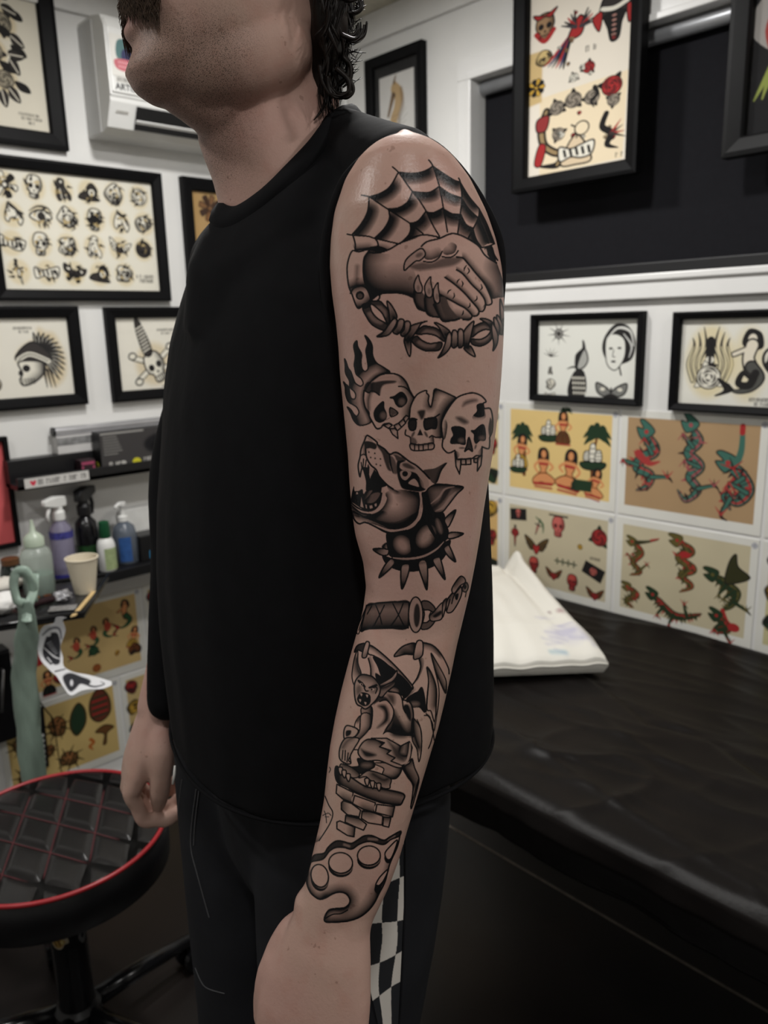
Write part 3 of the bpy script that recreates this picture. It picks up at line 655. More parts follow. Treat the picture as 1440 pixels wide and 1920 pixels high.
# ---------------------------------------------------------------- unframed flash sheets
SW, SH = .371, .277
def flash_sheet(label, wall, u, z, bg, draw, group, res=3.0, k=None, margin=(5, 5, 5, 7)):
    """u,z: centre of sheet; draw(cv) paints in 0..100 x 0..~72 inside the tinted field"""
    cv = Canvas(100, 100 * SH / SW, res, hexc(214, 213, 206)); l, t, r_, b = margin
    f = [(l, t), (100 - r_, t), (100 - r_, cv.h - b), (l, cv.h - b)]; cv.poly(f, bg, False); age(cv, .035, int(u * 99) % 50)
    draw(cv); reset(cv); stamp(cv, 97.2, 4.2, 1.7)
    sd = 1 if wall == 'L' else -1
    e = empty('flash_sheet', M=wallM(wall, u, z), label=label, cat='design sheet', group=group)
    o = art_plane('printed_sheet', cv, SW - .006, SH - .006, M_PRINT, e, (0, 0, .0022))
    MB().box(-SW / 2 + .003, -SH / 2 + .003, -.001, SW / 2 - .003, SH / 2 - .003, .0018).build('paper', mat('white_card', (.7, .7, .68), .7, noise=.02), e)
    return e
def d_hula(c):
    c.at(16, 36, 20, 0, .6); m_palm(c); c.at(16, 38, 14, .1); m_girl(c, GOLD, 1); c.at(13, 48, 9, 0); m_ship(c)
    c.at(41, 20, 10, 0); m_ship(c); c.at(54, 17, 13, 0, 1); m_girl(c, BRN, 2); c.at(56, 8, 7, 0); m_palm(c)
    c.at(37, 49, 16, 0); m_girl(c, RED, 3, True); c.at(61, 49, 17, .1, -1); m_girl(c, BRN, 4, True); c.at(67, 59, 6, 0); m_rose(c, DGRN, INK, DGRN)
    c.at(84, 34, 22, 0, -.62); m_palm(c); c.at(80, 36, 12, 0); m_ship(c); c.at(83, 56, 12, .2); m_girl(c, RED, 5, True); c.at(73, 57, 7, 0); c.poly([(-1, -.4), (1, -.4), (1, .8), (-1, .8)], DGRN, False)
def d_dragons(c):
    c.at(0, 0, 1)
    m_dragon(c, [(21, 17), (26, 27), (17, 33), (14, 40), (24, 44), (22, 52), (14, 56)], 6, TEAL, hexc(160, 58, 56), hexc(44, 34, 34), 8, 1); c.line([(14, 30), (22, 36), (30, 34)], [6, 4, 1], hexc(160, 58, 56), soft=.5)
    m_dragon(c, [(52, 10), (56, 18), (50, 26), (58, 34), (52, 42), (58, 50), (50, 58), (44, 52)], 5.6, TEAL, hexc(150, 76, 80), hexc(44, 34, 34), 8, 2)
    m_dragon(c, [(79, 32), (86, 38), (90, 46), (84, 54), (76, 52), (80, 60)], 6.4, TEAL, hexc(160, 58, 56), hexc(44, 34, 34), 7, 3); c.line([(84, 8), (84, 22), (80, 34)], [3, 4, 5], TEAL).line([(84, 6), (84, 10)], 3.5, RED)
    for k in range(6): c.line([(80, 33), (80 + 9 * math.cos(k + 2.4), 33 + 7 * math.sin(k + 2.4))], [1.6, .3], RED if k % 2 else INK)
def d_small(c):
    c.at(14, 13, 8, -.05); c.poly([(-1, -.6), (1, -.7), (1, .5), (-1, .6)], INK, False); c.at(14, 12, 4, 0); m_skull(c, PINK)
    c.at(33, 20, 7, .3); m_dagger(c, INK, PINK); c.line([(-.6, -1), (.5, -.6), (.9, .4)], [.1, .3, .05], GRN); c.at(52, 17, 9, 0); m_skull(c, PINK, hexc(90, 40, 40)); c.line([(-.9, -1), (.9, -1)], .15, INK)
    c.at(88, 19, 9, .3); m_rose(c, RED, INK, DGRN); c.at(11, 31, 9, 0); m_dagger(c, INK, RED); m_rose(c.at(11, 28, 5, 0), RED, INK); c.at(32, 36, 11, 0); m_wings(c, INK, hexc(90, 70, 40), RED)
    c.at(72, 29, 3, 0); m_rose(c, GOLD, INK)
    for k in range(4): c.at(52 + 5 * k, 44, 2.6, 0); m_flower(c, DGRN, DGRN, 4)
    c.at(84, 46, 9, .35); c.poly([(-1, -.55), (1, -.6), (1, .6), (-1, .55)], INK, False); m_rose(c.at(84, 46, 4.4, 0), PINK, INK); c.at(85, 36, 4, 0); scribble(c, -1, 1, 0, .5, 3, INK2)
    for k, (x, y) in enumerate([(30, 52), (49, 56), (66, 59), (86, 64), (12, 54)]): c.at(x, y, 7.4, 0); (m_wings(c, INK, BRN, RED) if k % 2 else m_skull(c, hexc(176, 74, 66), INK)); c.at(x, y + 1, 4, 0); m_rose(c, RED, INK)
def d_dragons2(c):
    OL = hexc(92, 84, 44); OLD = hexc(52, 52, 30)
    c.at(0, 0, 1)
    m_dragon(c, [(14, 18), (20, 24), (14, 32), (20, 38), (12, 42)], 3.6, OL, RED, OLD, 7, 4); c.line([(16, 17), (24, 15), (32, 12)], [3.5, 2, 1], OLD).line([(27, 13.5), (33, 11)], [1.8, .5], RED)
    m_dragon(c, [(48, 11), (56, 16), (48, 22), (58, 28), (50, 34), (58, 40), (50, 46)], 4.6, OL, RED, OLD, 9, 5); c.ell(52, 19, 4, 2.4, RED)
    m_dragon(c, [(74, 30), (82, 34), (88, 38), (86, 46), (80, 52)], 4.8, DGRN, OL, OLD, 6, 6); c.poly([(80, 32), (82, 18), (86, 12), (88, 20), (96, 26), (86, 32)], OLD, line=.8); c.line([(80, 52), (83, 58), (86, 60)], [3, 2.5, 1], RED)
    m_dragon(c, [(12, 52), (18, 56), (10, 62), (16, 66)], 3.6, OL, RED, OLD, 6, 7); m_dragon(c, [(32, 54), (40, 60), (48, 64), (58, 62), (66, 58)], 4.4, DGRN, RED, OLD, 7, 8)
    m_dragon(c, [(78, 58), (84, 64), (78, 68)], 4.4, DGRN, RED, OLD, 5, 9); c.ell(88, 62, 4, 3, RED)
def d_mermaids(c):
    c.at(84, 22, 14, 0); m_mermaid(c); c.at(22, 26, 9, .2); m_girl(c, BRN, 9); c.at(8, 34, 9, 0); c.poly([(-.6, -1), (.6, -1), (.5, 1), (-.5, 1)], RED)
    for k, (x, y, f) in enumerate([(40, 40, 1), (55, 34, 1), (68, 30, -1)]): c.at(x, y, 10, 0, f); m_mermaid(c); c.ell(0, -.2, .3, .4, hexc(180, 78, 60))
    c.at(54, 46, 6, 0); m_rose(c, GRN, INK, DGRN); c.at(90, 44, 10, .3); m_girl(c, GOLD, 4); c.at(90, 55, 7, 0); m_doodle(c, 5, INK, BRN); c.at(55, 62, 5, 0); m_rose(c, hexc(170, 96, 50), BRN); c.at(74, 54, 3, 0); m_doodle(c, 8, BRN, GOLD)
    c.at(14, 62, 11, 0); m_girl(c, INK, 12); c.at(24, 60, 6, 0); m_doodle(c, 15, INK, RED)
def d_insects(c):
    d = hexc(60, 48, 26)
    for k, (x, y, s, r_) in enumerate([(44, 26, 10, .2), (52, 58, 10, .8), (14, 30, 9, 1), (36, 44, 6, 0), (16, 58, 9, .5)]):
        c.at(x, y, s, r_); m_doodle(c, 30 + k, d, hexc(150, 100, 60))
        for a in range(8): c.line([(.5 * math.cos(a * .8), .5 * math.sin(a * .8)), (1.3 * math.cos(a * .8 + .3), 1.2 * math.sin(a * .8 + .3))], [.2, .05], d)
    c.at(62, 26, 15, .15); c.poly([(0, -1), (.4, -.5), (.45, .3), (0, .9), (-.4, .3), (-.35, -.5)], DGRN, line=.1, lcol=d); c.at(82, 20, 16, .05); c.poly([(0, -1), (.5, -.4), (.55, .5), (0, .9), (-.5, .5), (-.5, -.4)], hexc(98, 50, 36), line=.1, lcol=d)
    for k in range(7): c.line([(-.4, -.5 + .18 * k), (.4, -.55 + .18 * k)], .08, RED if k % 2 else DGRN)
    c.at(84, 48, 9, 0); c.poly([(-.9, -.6), (0, -1), (.9, -.5), (.2, -.1), (0, .9), (-.3, .9), (-.1, -.1)], hexc(100, 66, 36), line=.12, lcol=d); c.at(71, 53, 6, 0); c.line([(0, -.9), (.4, -.3), (-.2, .1), (.2, .8)], [.5, .4, .5, .1], hexc(168, 92, 40))
G1 = 'unframed colour design sheets on the right wall'; G2 = 'unframed colour design sheets on the left wall'
(a0, b0), (a1, b1) = wp('R', (959, 764), (1142, 944))
uc = (a0 + a1) / 2; zc = (b0 + b1) / 2 - .003; PU, PZ = .374, .28
flash_sheet('yellow tinted design sheet of hula girls and palm trees, under the woman\'s head print', 'R', uc, zc, hexc(216, 188, 126), d_hula, G1)
flash_sheet('brown design sheet of three green and red dragons, right of the hula girls', 'R', uc - PU, zc, hexc(166, 138, 104), d_dragons, G1)
flash_sheet('grey-beige sheet of small red emblems behind the white cushion', 'R', uc, zc - PZ, hexc(188, 178, 152), d_small, G1)
flash_sheet('grey-beige sheet of six olive dragons above the black covered bed', 'R', uc - PU, zc - PZ, hexc(190, 180, 152), d_dragons2, G1)
def d_side(c):
    for k in range(5): c.at(92 - 14 * (k % 2) - 4, 12 + 12 * k, 8, k); m_doodle(c, 90 + k, INK, (GOLD, DGRN, RED)[k % 3])
def d_side2(c):
    for k in range(6): c.at(10 + 16 * (k % 2), 12 + 10 * k, 8, k); m_doodle(c, 70 + k, INK, (RED, DGRN, GOLD)[k % 3])
flash_sheet('design sheet on the right wall showing as an upper sliver beside the tattooed arm', 'R', uc + PU, zc, hexc(206, 186, 140), d_side, G1, 1.6)
flash_sheet('design sheet on the right wall showing as a lower sliver beside the tattooed arm', 'R', uc + PU, zc - PZ, hexc(206, 170, 112), d_side, G1, 1.6)
flash_sheet('sheet cut off by the right edge, beside the brown dragon sheet', 'R', uc - 2 * PU, zc, hexc(190, 180, 150), d_side2, G1, 1.6)
flash_sheet('sheet cut off by the right edge, beside the olive dragon sheet', 'R', uc - 2 * PU, zc - PZ, hexc(190, 182, 140), d_side2, G1, 1.6)
(a0, b0), (a1, b1), (_, b2) = wp('L', (66, 1240), (262, 1243), (250, 1113))
uc2 = (a0 + a1) / 2; zc2 = b1 + .003 + (SH - .0445) / 2
flash_sheet('tan design sheet of mermaids with green tails, above the insect sheet', 'L', uc2, zc2, hexc(200, 172, 118), d_mermaids, G2)
(a0, _), (a1, b1) = wp('L', (16, 1420), (219, 1360))
uc3 = (a0 + a1) / 2
flash_sheet('yellowish design sheet of dark insects and leaves, just above the stool', 'L', uc3, zc2 - PZ, hexc(198, 172, 112), d_insects, G2)
flash_sheet('tan design sheet showing as a sliver beside the man\'s right wrist', 'L', uc3 + PU, zc2 - PZ, hexc(190, 166, 116), d_side2, G2, 1.6)
flash_sheet('tan design sheet mostly hidden behind the man\'s shirt, right of the mermaids', 'L', uc2 + PU, zc2, hexc(190, 166, 116), d_side2, G2, 1.6)
# ---------------------------------------------------------------- wall fittings and shelf goods
M_PLAS = mat('white_plastic', (.72, .72, .70), .35, noise=.02, nscale=12)
M_PLASG = mat('grey_white_plastic', (.56, .56, .55), .4, noise=.03, nscale=12)
M_BLK = mat('black_plastic', (.006, .006, .007), .4, noise=.1, nscale=30)
M_BLKG = mat('gloss_black', (.006, .006, .007), .2, noise=.1, nscale=30)
M_STEEL = mat('brushed_steel', (.30, .30, .31), .3, .9, noise=.12, nscale=40)
M_VOID = mat('dark_air_outlet', (.003, .003, .003), .8, noise=.1)

# air conditioner
acw, ach = .765, .292
ac = empty('air_conditioner', M=wallM('L', 1.045, 1.953), label='white wall air conditioner behind the man\'s chin', cat='air conditioner'); ac.scale = (1, 1, .72)
pr = [(0, 0), (.0, .125), (.012, .168), (.07, .212), (.082, .214), (.082, .22), (.25, .215), (.28, .19), (.29, .12), (.29, 0)]
m = MB(); m.loft([[(x, y, z) for y, z in pr] for x in (0, .004, acw - .004, acw)]); m.build('housing', M_PLAS, ac, bevel=.004)
fp = MB(); fp.loft([[(x, y, z) for y, z in [(.088, .216), (.09, .228), (.245, .224), (.272, .203), (.272, .19), (.088, .19)]] for x in (.004, acw - .004)]); fp.build('front_panel', M_PLAS, ac, bevel=.003)
MB().box(-.002, .004, .0, -.0005, .28, .12).build('side_cover', M_PLASG, ac)
def slope(y): return .168 + (y - .012) / .058 * .044
o = MB(); o.loft([[(x, .016, .174), (x, .066, .2115), (x, .064, .2145), (x, .012, .1765)] for x in (.075, acw - .075)]); o.build('air_outlet', M_VOID, ac)
MB().loft([[(x, .029, .186), (x, .034, .197), (x, .031, .199), (x, .026, .188)] for x in (.076, acw - .076)]).build('louvre', M_PLAS, ac)
cv = Canvas(100, 100, 1.2, hexc(216, 214, 208)); cv.at(50, 50, 40)
cv.poly([(-.6, -.9), (.6, -.9), (.8, .2), (-.7, .2)], hexc(90, 120, 120)); cv.poly([(-.2, -.4), (.9, -.4), (.8, .3), (-.3, .3)], hexc(64, 66, 96)); cv.poly([(-.9, .25), (.9, .25), (.75, .85), (-.75, .85)], hexc(190, 110, 118))
for k in range(14): cv.ell(-.6 + (k % 7) * .2, .4 + (k // 7) * .25, .06, .06, hexc(226, 176, 180))
art_plane('flower_sticker', cv, .085, .1, M_PRINT, ac, (.050, .180, .2288))
def lettering(txt, size, loc, m, parent, rot=None, ext=.0004, name='lettering', align='LEFT', bold=True):
    cu = bpy.data.curves.new(name, 'FONT'); cu.body = txt; cu.size = size; cu.extrude = ext; cu.align_x = align
    if bold: cu.offset = size * .018
    t = bpy.data.objects.new(name + '_text', cu); COL.objects.link(t); me = bpy.data.meshes.new_from_object(t.evaluated_get(bpy.context.evaluated_depsgraph_get())); bpy.data.objects.remove(t)
    o = bpy.data.objects.new(name, me); COL.objects.link(o); o.parent = parent; o.location = loc
    if rot: o.rotation_euler = rot
    me.materials.clear(); me.materials.append(m); return o
M_INKL = mat('black_lettering', (.01, .01, .01), .6, noise=.05)
cv = Canvas(60, 14, 2.5, hexc(216, 214, 208)); scribble(cv, 4, 56, 7, 9, 3, hexc(60, 60, 60), .8); art_plane('small_print', cv, .06, .014, M_PRINT, ac, (.046, .122, .2288)); lettering('ARTIST', .022, (.013, .097, .2286), M_INKL, ac)
cv = Canvas(40, 8, 2.5, hexc(216, 214, 208)); scribble(cv, 3, 37, 4, 4, 5, hexc(110, 110, 108), .7); q_ = art_plane('model_print', cv, .036, .008, M_PRINT, ac); q_.location = (.036, .048, .2008); q_.rotation_euler = (.87, 0, 0)

# upper ledge shelf
e = empty('wall_shelf', M=wallM('L', .70, 1.015), label='black ledge shelf with a heart sticker, holding the black box', cat='shelf')
MB().box(0, 0, 0, .72, .075, .046).box(0, 0, 0, .72, .012, .105).build('shelf_board', M_BLK, e, bevel=.0015)
MB().box(0, 0, .098, .72, .034, .105).build('front_lip', M_BLK, e, bevel=.0015)
cv = Canvas(100, 15, 2.6, hexc(196, 194, 190)); cv.at(13, 7.5, 5); cv.poly([(0, .9), (-.9, -.1), (-.6, -.8), (0, -.4), (.6, -.8), (.9, -.1)], hexc(196, 56, 76)); reset(cv); scribble(cv, 21, 92, 7.5, 7, 4, hexc(50, 46, 46), .75)
art_plane('heart_sticker', cv, .178, .027, M_PRINT, e, (.107, .017, .1058))
lx = lambda x, y, Y: float(onY(x, y, Y)[0])
zs = 1.028
# black carton with printed face
x0 = lx(186, 840, 2.21); e = empty('product_box', (x0, 2.205, zs), label='black printed carton with yellow dots on the ledge shelf', cat='box')
cv = Canvas(100, 48, 2.4, hexc(62, 60, 60)); cv.at(74, 20, 22); cv.ell(0, 0, 1.1, .6, hexc(28, 28, 30), soft=.1).ell(-.1, .1, .6, .3, hexc(14, 14, 16), soft=.1); reset(cv)
for k in range(7): cv.line([(4, 6 + 3.4 * k), (19 + (k * 7) % 6, 6 + 3.4 * k)], 1, hexc(140, 138, 134), al=.9)
cv.line([(2, 2), (50, 2)], 2, hexc(150, 148, 144)); scribble(cv, 9, 28, 39, 5, 2, hexc(200, 198, 192), 1); cv.ell(40, 39, 5, 4.6, hexc(196, 190, 50)); scribble(cv, 49, 72, 38, 5, 9, hexc(170, 168, 164), 1); cv.ell(66, 31, 4, 3, hexc(150, 80, 84))
MB().box(0, 0, 0, .27, .05, .118).build('carton', M_BLK, e, bevel=.001)
p = art_plane('printed_face', cv, .268, .116, M_PRINT, e); p.matrix_local = Matrix(((1, 0, 0, .135), (0, 0, -1, -.0006), (0, 1, 0, .059), (0, 0, 0, 1)))
MB().lathe([(0, 0), (.011, 0), (.011, .001), (0, .001)], 20, cap=False).build('yellow_dot', mat('yellow_ink', hexc(190, 188, 50), .6, noise=.05), e).matrix_local = Matrix(((0, 0, -1, -.0002), (1, 0, 0, .03), (0, 1, 0, .02), (0, 0, 0, 1)))
# maroon cube
x0 = lx(160, 868, 2.205); e = empty('trinket_box', (x0, 2.208, zs), label='small dark box with pink print beside the black carton', cat='box')
MB().box(-.012, 0, 0, .03, .04, .045).build('box_body', mat('maroon_black_card', (.022, .008, .012), .5, noise=.2), e, bevel=.001)
MB().box(-.01, -.0006, .032, .028, 0, .04).box(-.01, -.0006, .008, -.004, 0, .028).box(.022, -.0006, .008, .028, 0, .028).build('pink_print', mat('pink_ink', hexc(150, 62, 92), .6, noise=.1), e)
# white carton + silver tube
x0 = lx(105, 830, 2.27); zc_ = float(onY(135, 845, 2.27)[2])
e = empty('film_carton', (x0, 2.262, 1.0905), label='long pale carton standing on the ledge back board behind the black box', cat='box')
MB().box(0, 0, 0, .42, .034, .05).build('carton', mat('pale_carton', (.55, .54, .53), .6, noise=.05), e, bevel=.001)
MB().box(.0, -.0006, .024, .2, 0, .046).build('grey_print', mat('grey_ink', (.2, .2, .2), .6, noise=.5, nscale=60), e)
e = empty('silver_tube', (x0, 2.278, 1.1412), label='long silver tube lying on top of the pale carton', cat='tube')
MB().tube([(0, 0, .0125), (.5, 0, .0125)], .0125, 18).build('tube_body', mat('satin_silver', (.6, .6, .62), .25, .7, noise=.05), e, smooth=True, autos=.6)
MB().tube([(-.006, 0, .0125), (.002, 0, .0125)], .0132, 18).build('end_cap', M_BLK, e)

# red framed picture and cabinet at far left
e = empty('picture_frame', M=wallM('L', .716 - .11, 1.0, .004), label='red picture in a thin black frame at the far left edge', cat='framed picture')
f = MB()
for a, b, c_, d in ((-.11, -.155, -.098, .155), (.098, -.155, .11, .155), (-.098, -.155, .098, -.143), (-.098, .143, .098, .155)): f.box(a, b, 0, c_, d, .02)
f.build('moulding', M_BLACK, e, bevel=.001)
cv = Canvas(100, 140, 1.4, hexc(200, 92, 94)); age(cv, .1); cv.at(74, 118, 10); cv.line([(0, -1), (0, 1.4)], [1.2, .4], hexc(40, 20, 22)); art_plane('print', cv, .2, .29, M_PRINT, e, (0, 0, .006))
e = empty('wall_cabinet', M=wallM('L', .635, .30), label='black wall cabinet with a grey bar handle below the work tray', cat='cabinet')
MB().box(-.3, 0, .001, 0, .27, .06).build('cabinet_body', M_BLKG, e, bevel=.003)
MB().box(-.298, .005, .061, -.003, .265, .07).build('door', M_BLKG, e, bevel=.002).name = 'door'
MB().tube([(-.05, .1, .07), (-.05, .1, .082), (-.03, .22, .082), (-.03, .22, .07)], .004, 8).build('bar_handle', M_STEEL, e, smooth=True)

# lower shelf
e = empty('wall_shelf', M=wallM('L', .60, .718), label='black lower wall shelf carrying the spray bottles', cat='shelf')
MB().box(0, 0, 0, .62, .03, .152).build('shelf_board', M_BLK, e, bevel=.002)
MB().box(.05, -.08, 0, .07, 0, .012).build('bracket', M_BLK, e); MB().box(.55, -.08, 0, .57, 0, .012).build('bracket', M_BLK, e)
ZS = .7485
def clear_mat(name, col, rough=.12, tr=.6):
    m = bpy.data.materials.new(name); m.use_nodes = True; nt = m.node_tree; N = nt.nodes; p = N['Principled BSDF']
    p.inputs['Base Color'].default_value = (*col, 1); p.inputs['Roughness'].default_value = rough
    mx = N.new('ShaderNodeMixShader'); t = N.new('ShaderNodeBsdfTransparent'); t.inputs[0].default_value = (*[min(1, .4 + q) for q in col], 1)
    mx.inputs[0].default_value = 1 - tr
    nt.links.new(t.outputs[0], mx.inputs[1]); nt.links.new(p.outputs[0], mx.inputs[2]); nt.links.new(mx.outputs[0], N['Material Output'].inputs[0]); return m
def trigger(e, z, m, s=1., ang=0.):
    """spray head: collar, body, nozzle and lever"""
    c, q = math.cos(ang), math.sin(ang)
    M = Matrix(((c, -q, 0, 0), (q, c, 0, 0), (0, 0, 1, z), (0, 0, 0, 1)))
    h = MB(); h.lathe([(.0155 * s, 0), (.0155 * s, .022 * s), (.011 * s, .026 * s), (.011 * s, .036 * s)], 20)
    h.loft([[(x * s, y * w * s, (zz) * s) for y, zz in ((-1, lo), (1, lo), (1, hi), (-1, hi))] for x, w, lo, hi in ((-.05, .006, .046, .056), (-.046, .008, .043, .06), (-.01, .0105, .034, .064), (.018, .011, .034, .06), (.027, .007, .036, .05))])
    h.build('spray_head', m, e, bevel=.003).matrix_local = M
    t = MB(); t.tube([(-.03 * s, 0, .042 * s), (-.04 * s, 0, .02 * s), (-.036 * s, 0, -.004 * s)], [.005 * s, .0045 * s, .003 * s], 8); t.build('trigger_lever', m, e, smooth=True).matrix_local = M
# white trigger spray, purple liquid
p = onZ(120, 1088, ZS); p = np.array([lx(118, 1030, 2.215), 2.215, ZS])
e = empty('spray_bottle', p, label='clear spray bottle of purple liquid with a white trigger head', cat='bottle', group=None)
MB().lathe([(.029, 0), (.032, .006), (.032, .12), (.028, .145), (.014, .163), (.014, .17)], 28).build('bottle_body', clear_mat('violet_liquid_bottle', hexc(150, 145, 168), .2, .38), e, smooth=True, autos=.7)
MB().lathe([(.0325, .0), (.0328, .012)], 28, cap=False).build('blue_base', mat('blue_label', hexc(44, 44, 120), .5, noise=.1), e)
MB().lathe([(.0325, .115), (.0325, .135)], 28, cap=False).build('blue_label', mat('blue_label_print', hexc(60, 60, 130), .5, noise=.6, nscale=70), e)
trigger(e, .165, M_PLAS, 1.1, .5)
p = np.array([lx(166, 1030, 2.24), 2.24, ZS])
e = empty('spray_bottle', p, label='black spray bottle with a black trigger and green label', cat='bottle')
MB().lathe([(.03, 0), (.033, .006), (.033, .115), (.03, .14), (.014, .158), (.014, .165)], 28).build('bottle_body', M_BLKG, e, smooth=True, autos=.7)
MB().lathe([(.0335, .03), (.0335, .075)], 28, cap=False).build('green_label', mat('dark_green_label', hexc(24, 60, 26), .5, noise=.5, nscale=80), e)
trigger(e, .16, M_BLK, 1.3, PI + .7)
p = np.array([lx(201, 1045, 2.178), 2.178, ZS])
e = empty('lotion_bottle', p, label='small white bottle with a dark green cap', cat='bottle')
MB().lathe([(.023, 0), (.026, .004), (.026, .075), (.022, .09), (.013, .1)], 24).build('bottle_body', M_PLAS, e, smooth=True, autos=.7)
MB().lathe([(.0155, .098), (.0165, .1), (.015, .145), (.012, .147)], 24).build('bottle_cap', mat('dark_green_plastic', hexc(18, 74, 44), .45, noise=.1), e, smooth=True, autos=.7)
lb = MB(); n = 14
lb.loft([[(.0265 * math.cos(-2.2 + 1.9 * k / n), .0265 * math.sin(-2.2 + 1.9 * k / n), z) for k in range(n + 1)] for z in (.006, .07)], cap=False)
lb.build('pale_green_label', mat('pale_green_label', hexc(150, 164, 120), .6, noise=.15, nscale=90), e)
p = np.array([lx(236, 1030, 2.215), 2.215, ZS])
e = empty('pump_bottle', p, label='clear pump bottle with a blue label at the right of the shelf', cat='bottle')
MB().lathe([(.033, 0), (.036, .005), (.036, .085), (.03, .112), (.014, .125), (.014, .13)], 28).build('bottle_body', clear_mat('clear_grey_bottle', hexc(104, 112, 124), .12, .35), e, smooth=True, autos=.7)
lb = MB(); lb.loft([[(.0365 * math.cos(-2.5 + 1. * k / n), .0365 * math.sin(-2.5 + 1. * k / n), z) for k in range(n + 1)] for z in (.01, .085)], cap=False); lb.build('blue_label', mat('mid_blue_label', hexc(44, 82, 140), .5, noise=.2, nscale=80), e)
h = MB(); h.lathe([(.015, .128), (.015, .142), (.006, .146), (.005, .17), (.012, .174), (.013, .184), (.006, .186)], 20); h.tube([(0, 0, .18), (-.02, -.012, .18), (-.028, -.017, .174)], [.006, .005, .004], 8); h.build('pump_head', M_PLAS, e, smooth=True, autos=.7)
p = np.array([lx(268, 1040, 2.2), 2.2, ZS]); e = empty('storage_box', p, label='small black box at the right end of the bottle shelf', cat='box')
MB().box(-.015, -.02, 0, .09, .05, .078).build('box_body', M_BLK, e, bevel=.003); MB().box(.012, -.0206, .006, .05, -.02, .03).build('blue_mark', mat('cyan_print', hexc(40, 110, 150), .5, noise=.2), e)
p = np.array([lx(262, 990, 2.26), 2.262, ZS]); e = empty('paper_pack', p, label='white paper pack leaning on the wall behind the pump bottle', cat='paper pack')
MB().box(-.055, 0, 0, .1, .03, .15).build('wrapper', mat('soft_white_paper', (.66, .66, .64), .7, noise=.05, bump=.4, bscale=30), e, bevel=.006); MB().box(.045, -.001, .06, .1, 0, .14).build('green_print', mat('green_print', hexc(60, 120, 70), .6, noise=.1), e)

# ---------------------------------------------------------------- work tray
TZ = .80
tr = empty('work_tray', (float(.50), 1.86, TZ), label='cluttered black work tray on a stand, at the left', cat='tray')
c0 = onZ(158, 1150, TZ)[:2]; c1 = onZ(204, 1078, TZ)[:2]; c2 = onZ(-10, 1176, TZ)[:2]
ud = (c2 - c0) / np.linalg.norm(c2 - c0); vd = (c1 - c0); vl = np.linalg.norm(vd); vd = vd / vl
c2 = c0 + ud * .46; q = [c0, c2, c2 + vd * vl, c1]; L0 = np.array([.50, 1.86])
def prism(mb, poly, z0, z1): return mb.loft([[(p_[0] - L0[0], p_[1] - L0[1], z) for p_ in poly] for z in (z0, z1)])
MT = mat('patterned_tray_liner', (.02, .02, .021), .3, noise=.9, nscale=90)
prism(MB(), q, -.012, -.004).build('tray_base', M_BLKG, tr, bevel=.002)
ce = sum(q) / 4; qi = [ce + (p_ - ce) * .95 for p_ in q]
prism(MB(), qi, -.0035, -.001).build('patterned_liner', MT, tr)
rim = MB(); rim.tube([(p_[0] - L0[0], p_[1] - L0[1], .002) for p_ in q], .006, 10, closed=True); rim.build('tray_rim', M_BLKG, tr, smooth=True)
ps = c2 + vd * vl * .5 - ud * .06 - L0
MB().tube([(ps[0], ps[1], -.01), (ps[0], ps[1], -.76)], .016, 16).build('stand_pole', M_STEEL, tr, smooth=True)
b = MB()
for k in range(4):
    a = k * PI / 2 + .4; b.tube([(ps[0], ps[1], -.755), (ps[0] + .16 * math.cos(a), ps[1] + .16 * math.sin(a), -.785)], [.016, .011], 10)
b.build('stand_base', M_BLK, tr, smooth=True)
# things on the tray
def on_tray(px, py): p_ = onZ(px, py, TZ); return p_
p = on_tray(76, 1112); e = empty('squeeze_bottle', (p[0], p[1], TZ + .0005), label='clear squeeze bottle of pale green liquid with a pointed nozzle', cat='bottle')
MB().lathe([(.034, 0), (.037, .005), (.037, .098), (.032, .112), (.02, .12), (.02, .126)], 30).build('bottle_body', clear_mat('cloudy_clear_plastic', hexc(186, 194, 186), .25, .58), e, smooth=True, autos=.8)
MB().lathe([(.033, .002), (.0355, .006), (.0355, .05), (.001, .0505)], 30).build('green_liquid', clear_mat('pale_green_liquid', hexc(120, 152, 142), .1, .2), e, smooth=True, autos=.8)
MB().lathe([(.024, .122), (.024, .142), (.016, .15), (.007, .158), (.003, .186), (.001, .187)], 24).build('nozzle_cap', clear_mat('cloudy_nozzle', hexc(188, 200, 182), .3, .25), e, smooth=True, autos=.8)
p = on_tray(160, 1110); e = empty('paper_cup', (p[0], p[1], TZ + .0005), label='cream paper cup standing on the work tray', cat='cup')
M_CUP = mat('cream_paper', hexc(214, 204, 182), .65, noise=.03)
MB().lathe([(.0005, .004), (.0238, .004), (.0235, 0), (.0245, 0), (.038, .088), (.0365, .088), (.0235, .006), (.0005, .006)], 36, cap=False).build('cup_wall', M_CUP, e, smooth=True, autos=.8)
MB().tube([(.038 * math.cos(a), .038 * math.sin(a), .088) for a in np.linspace(0, 2 * PI, 40)[:-1]], .0019, 8, closed=True).build('rolled_rim', M_CUP, e, smooth=True)
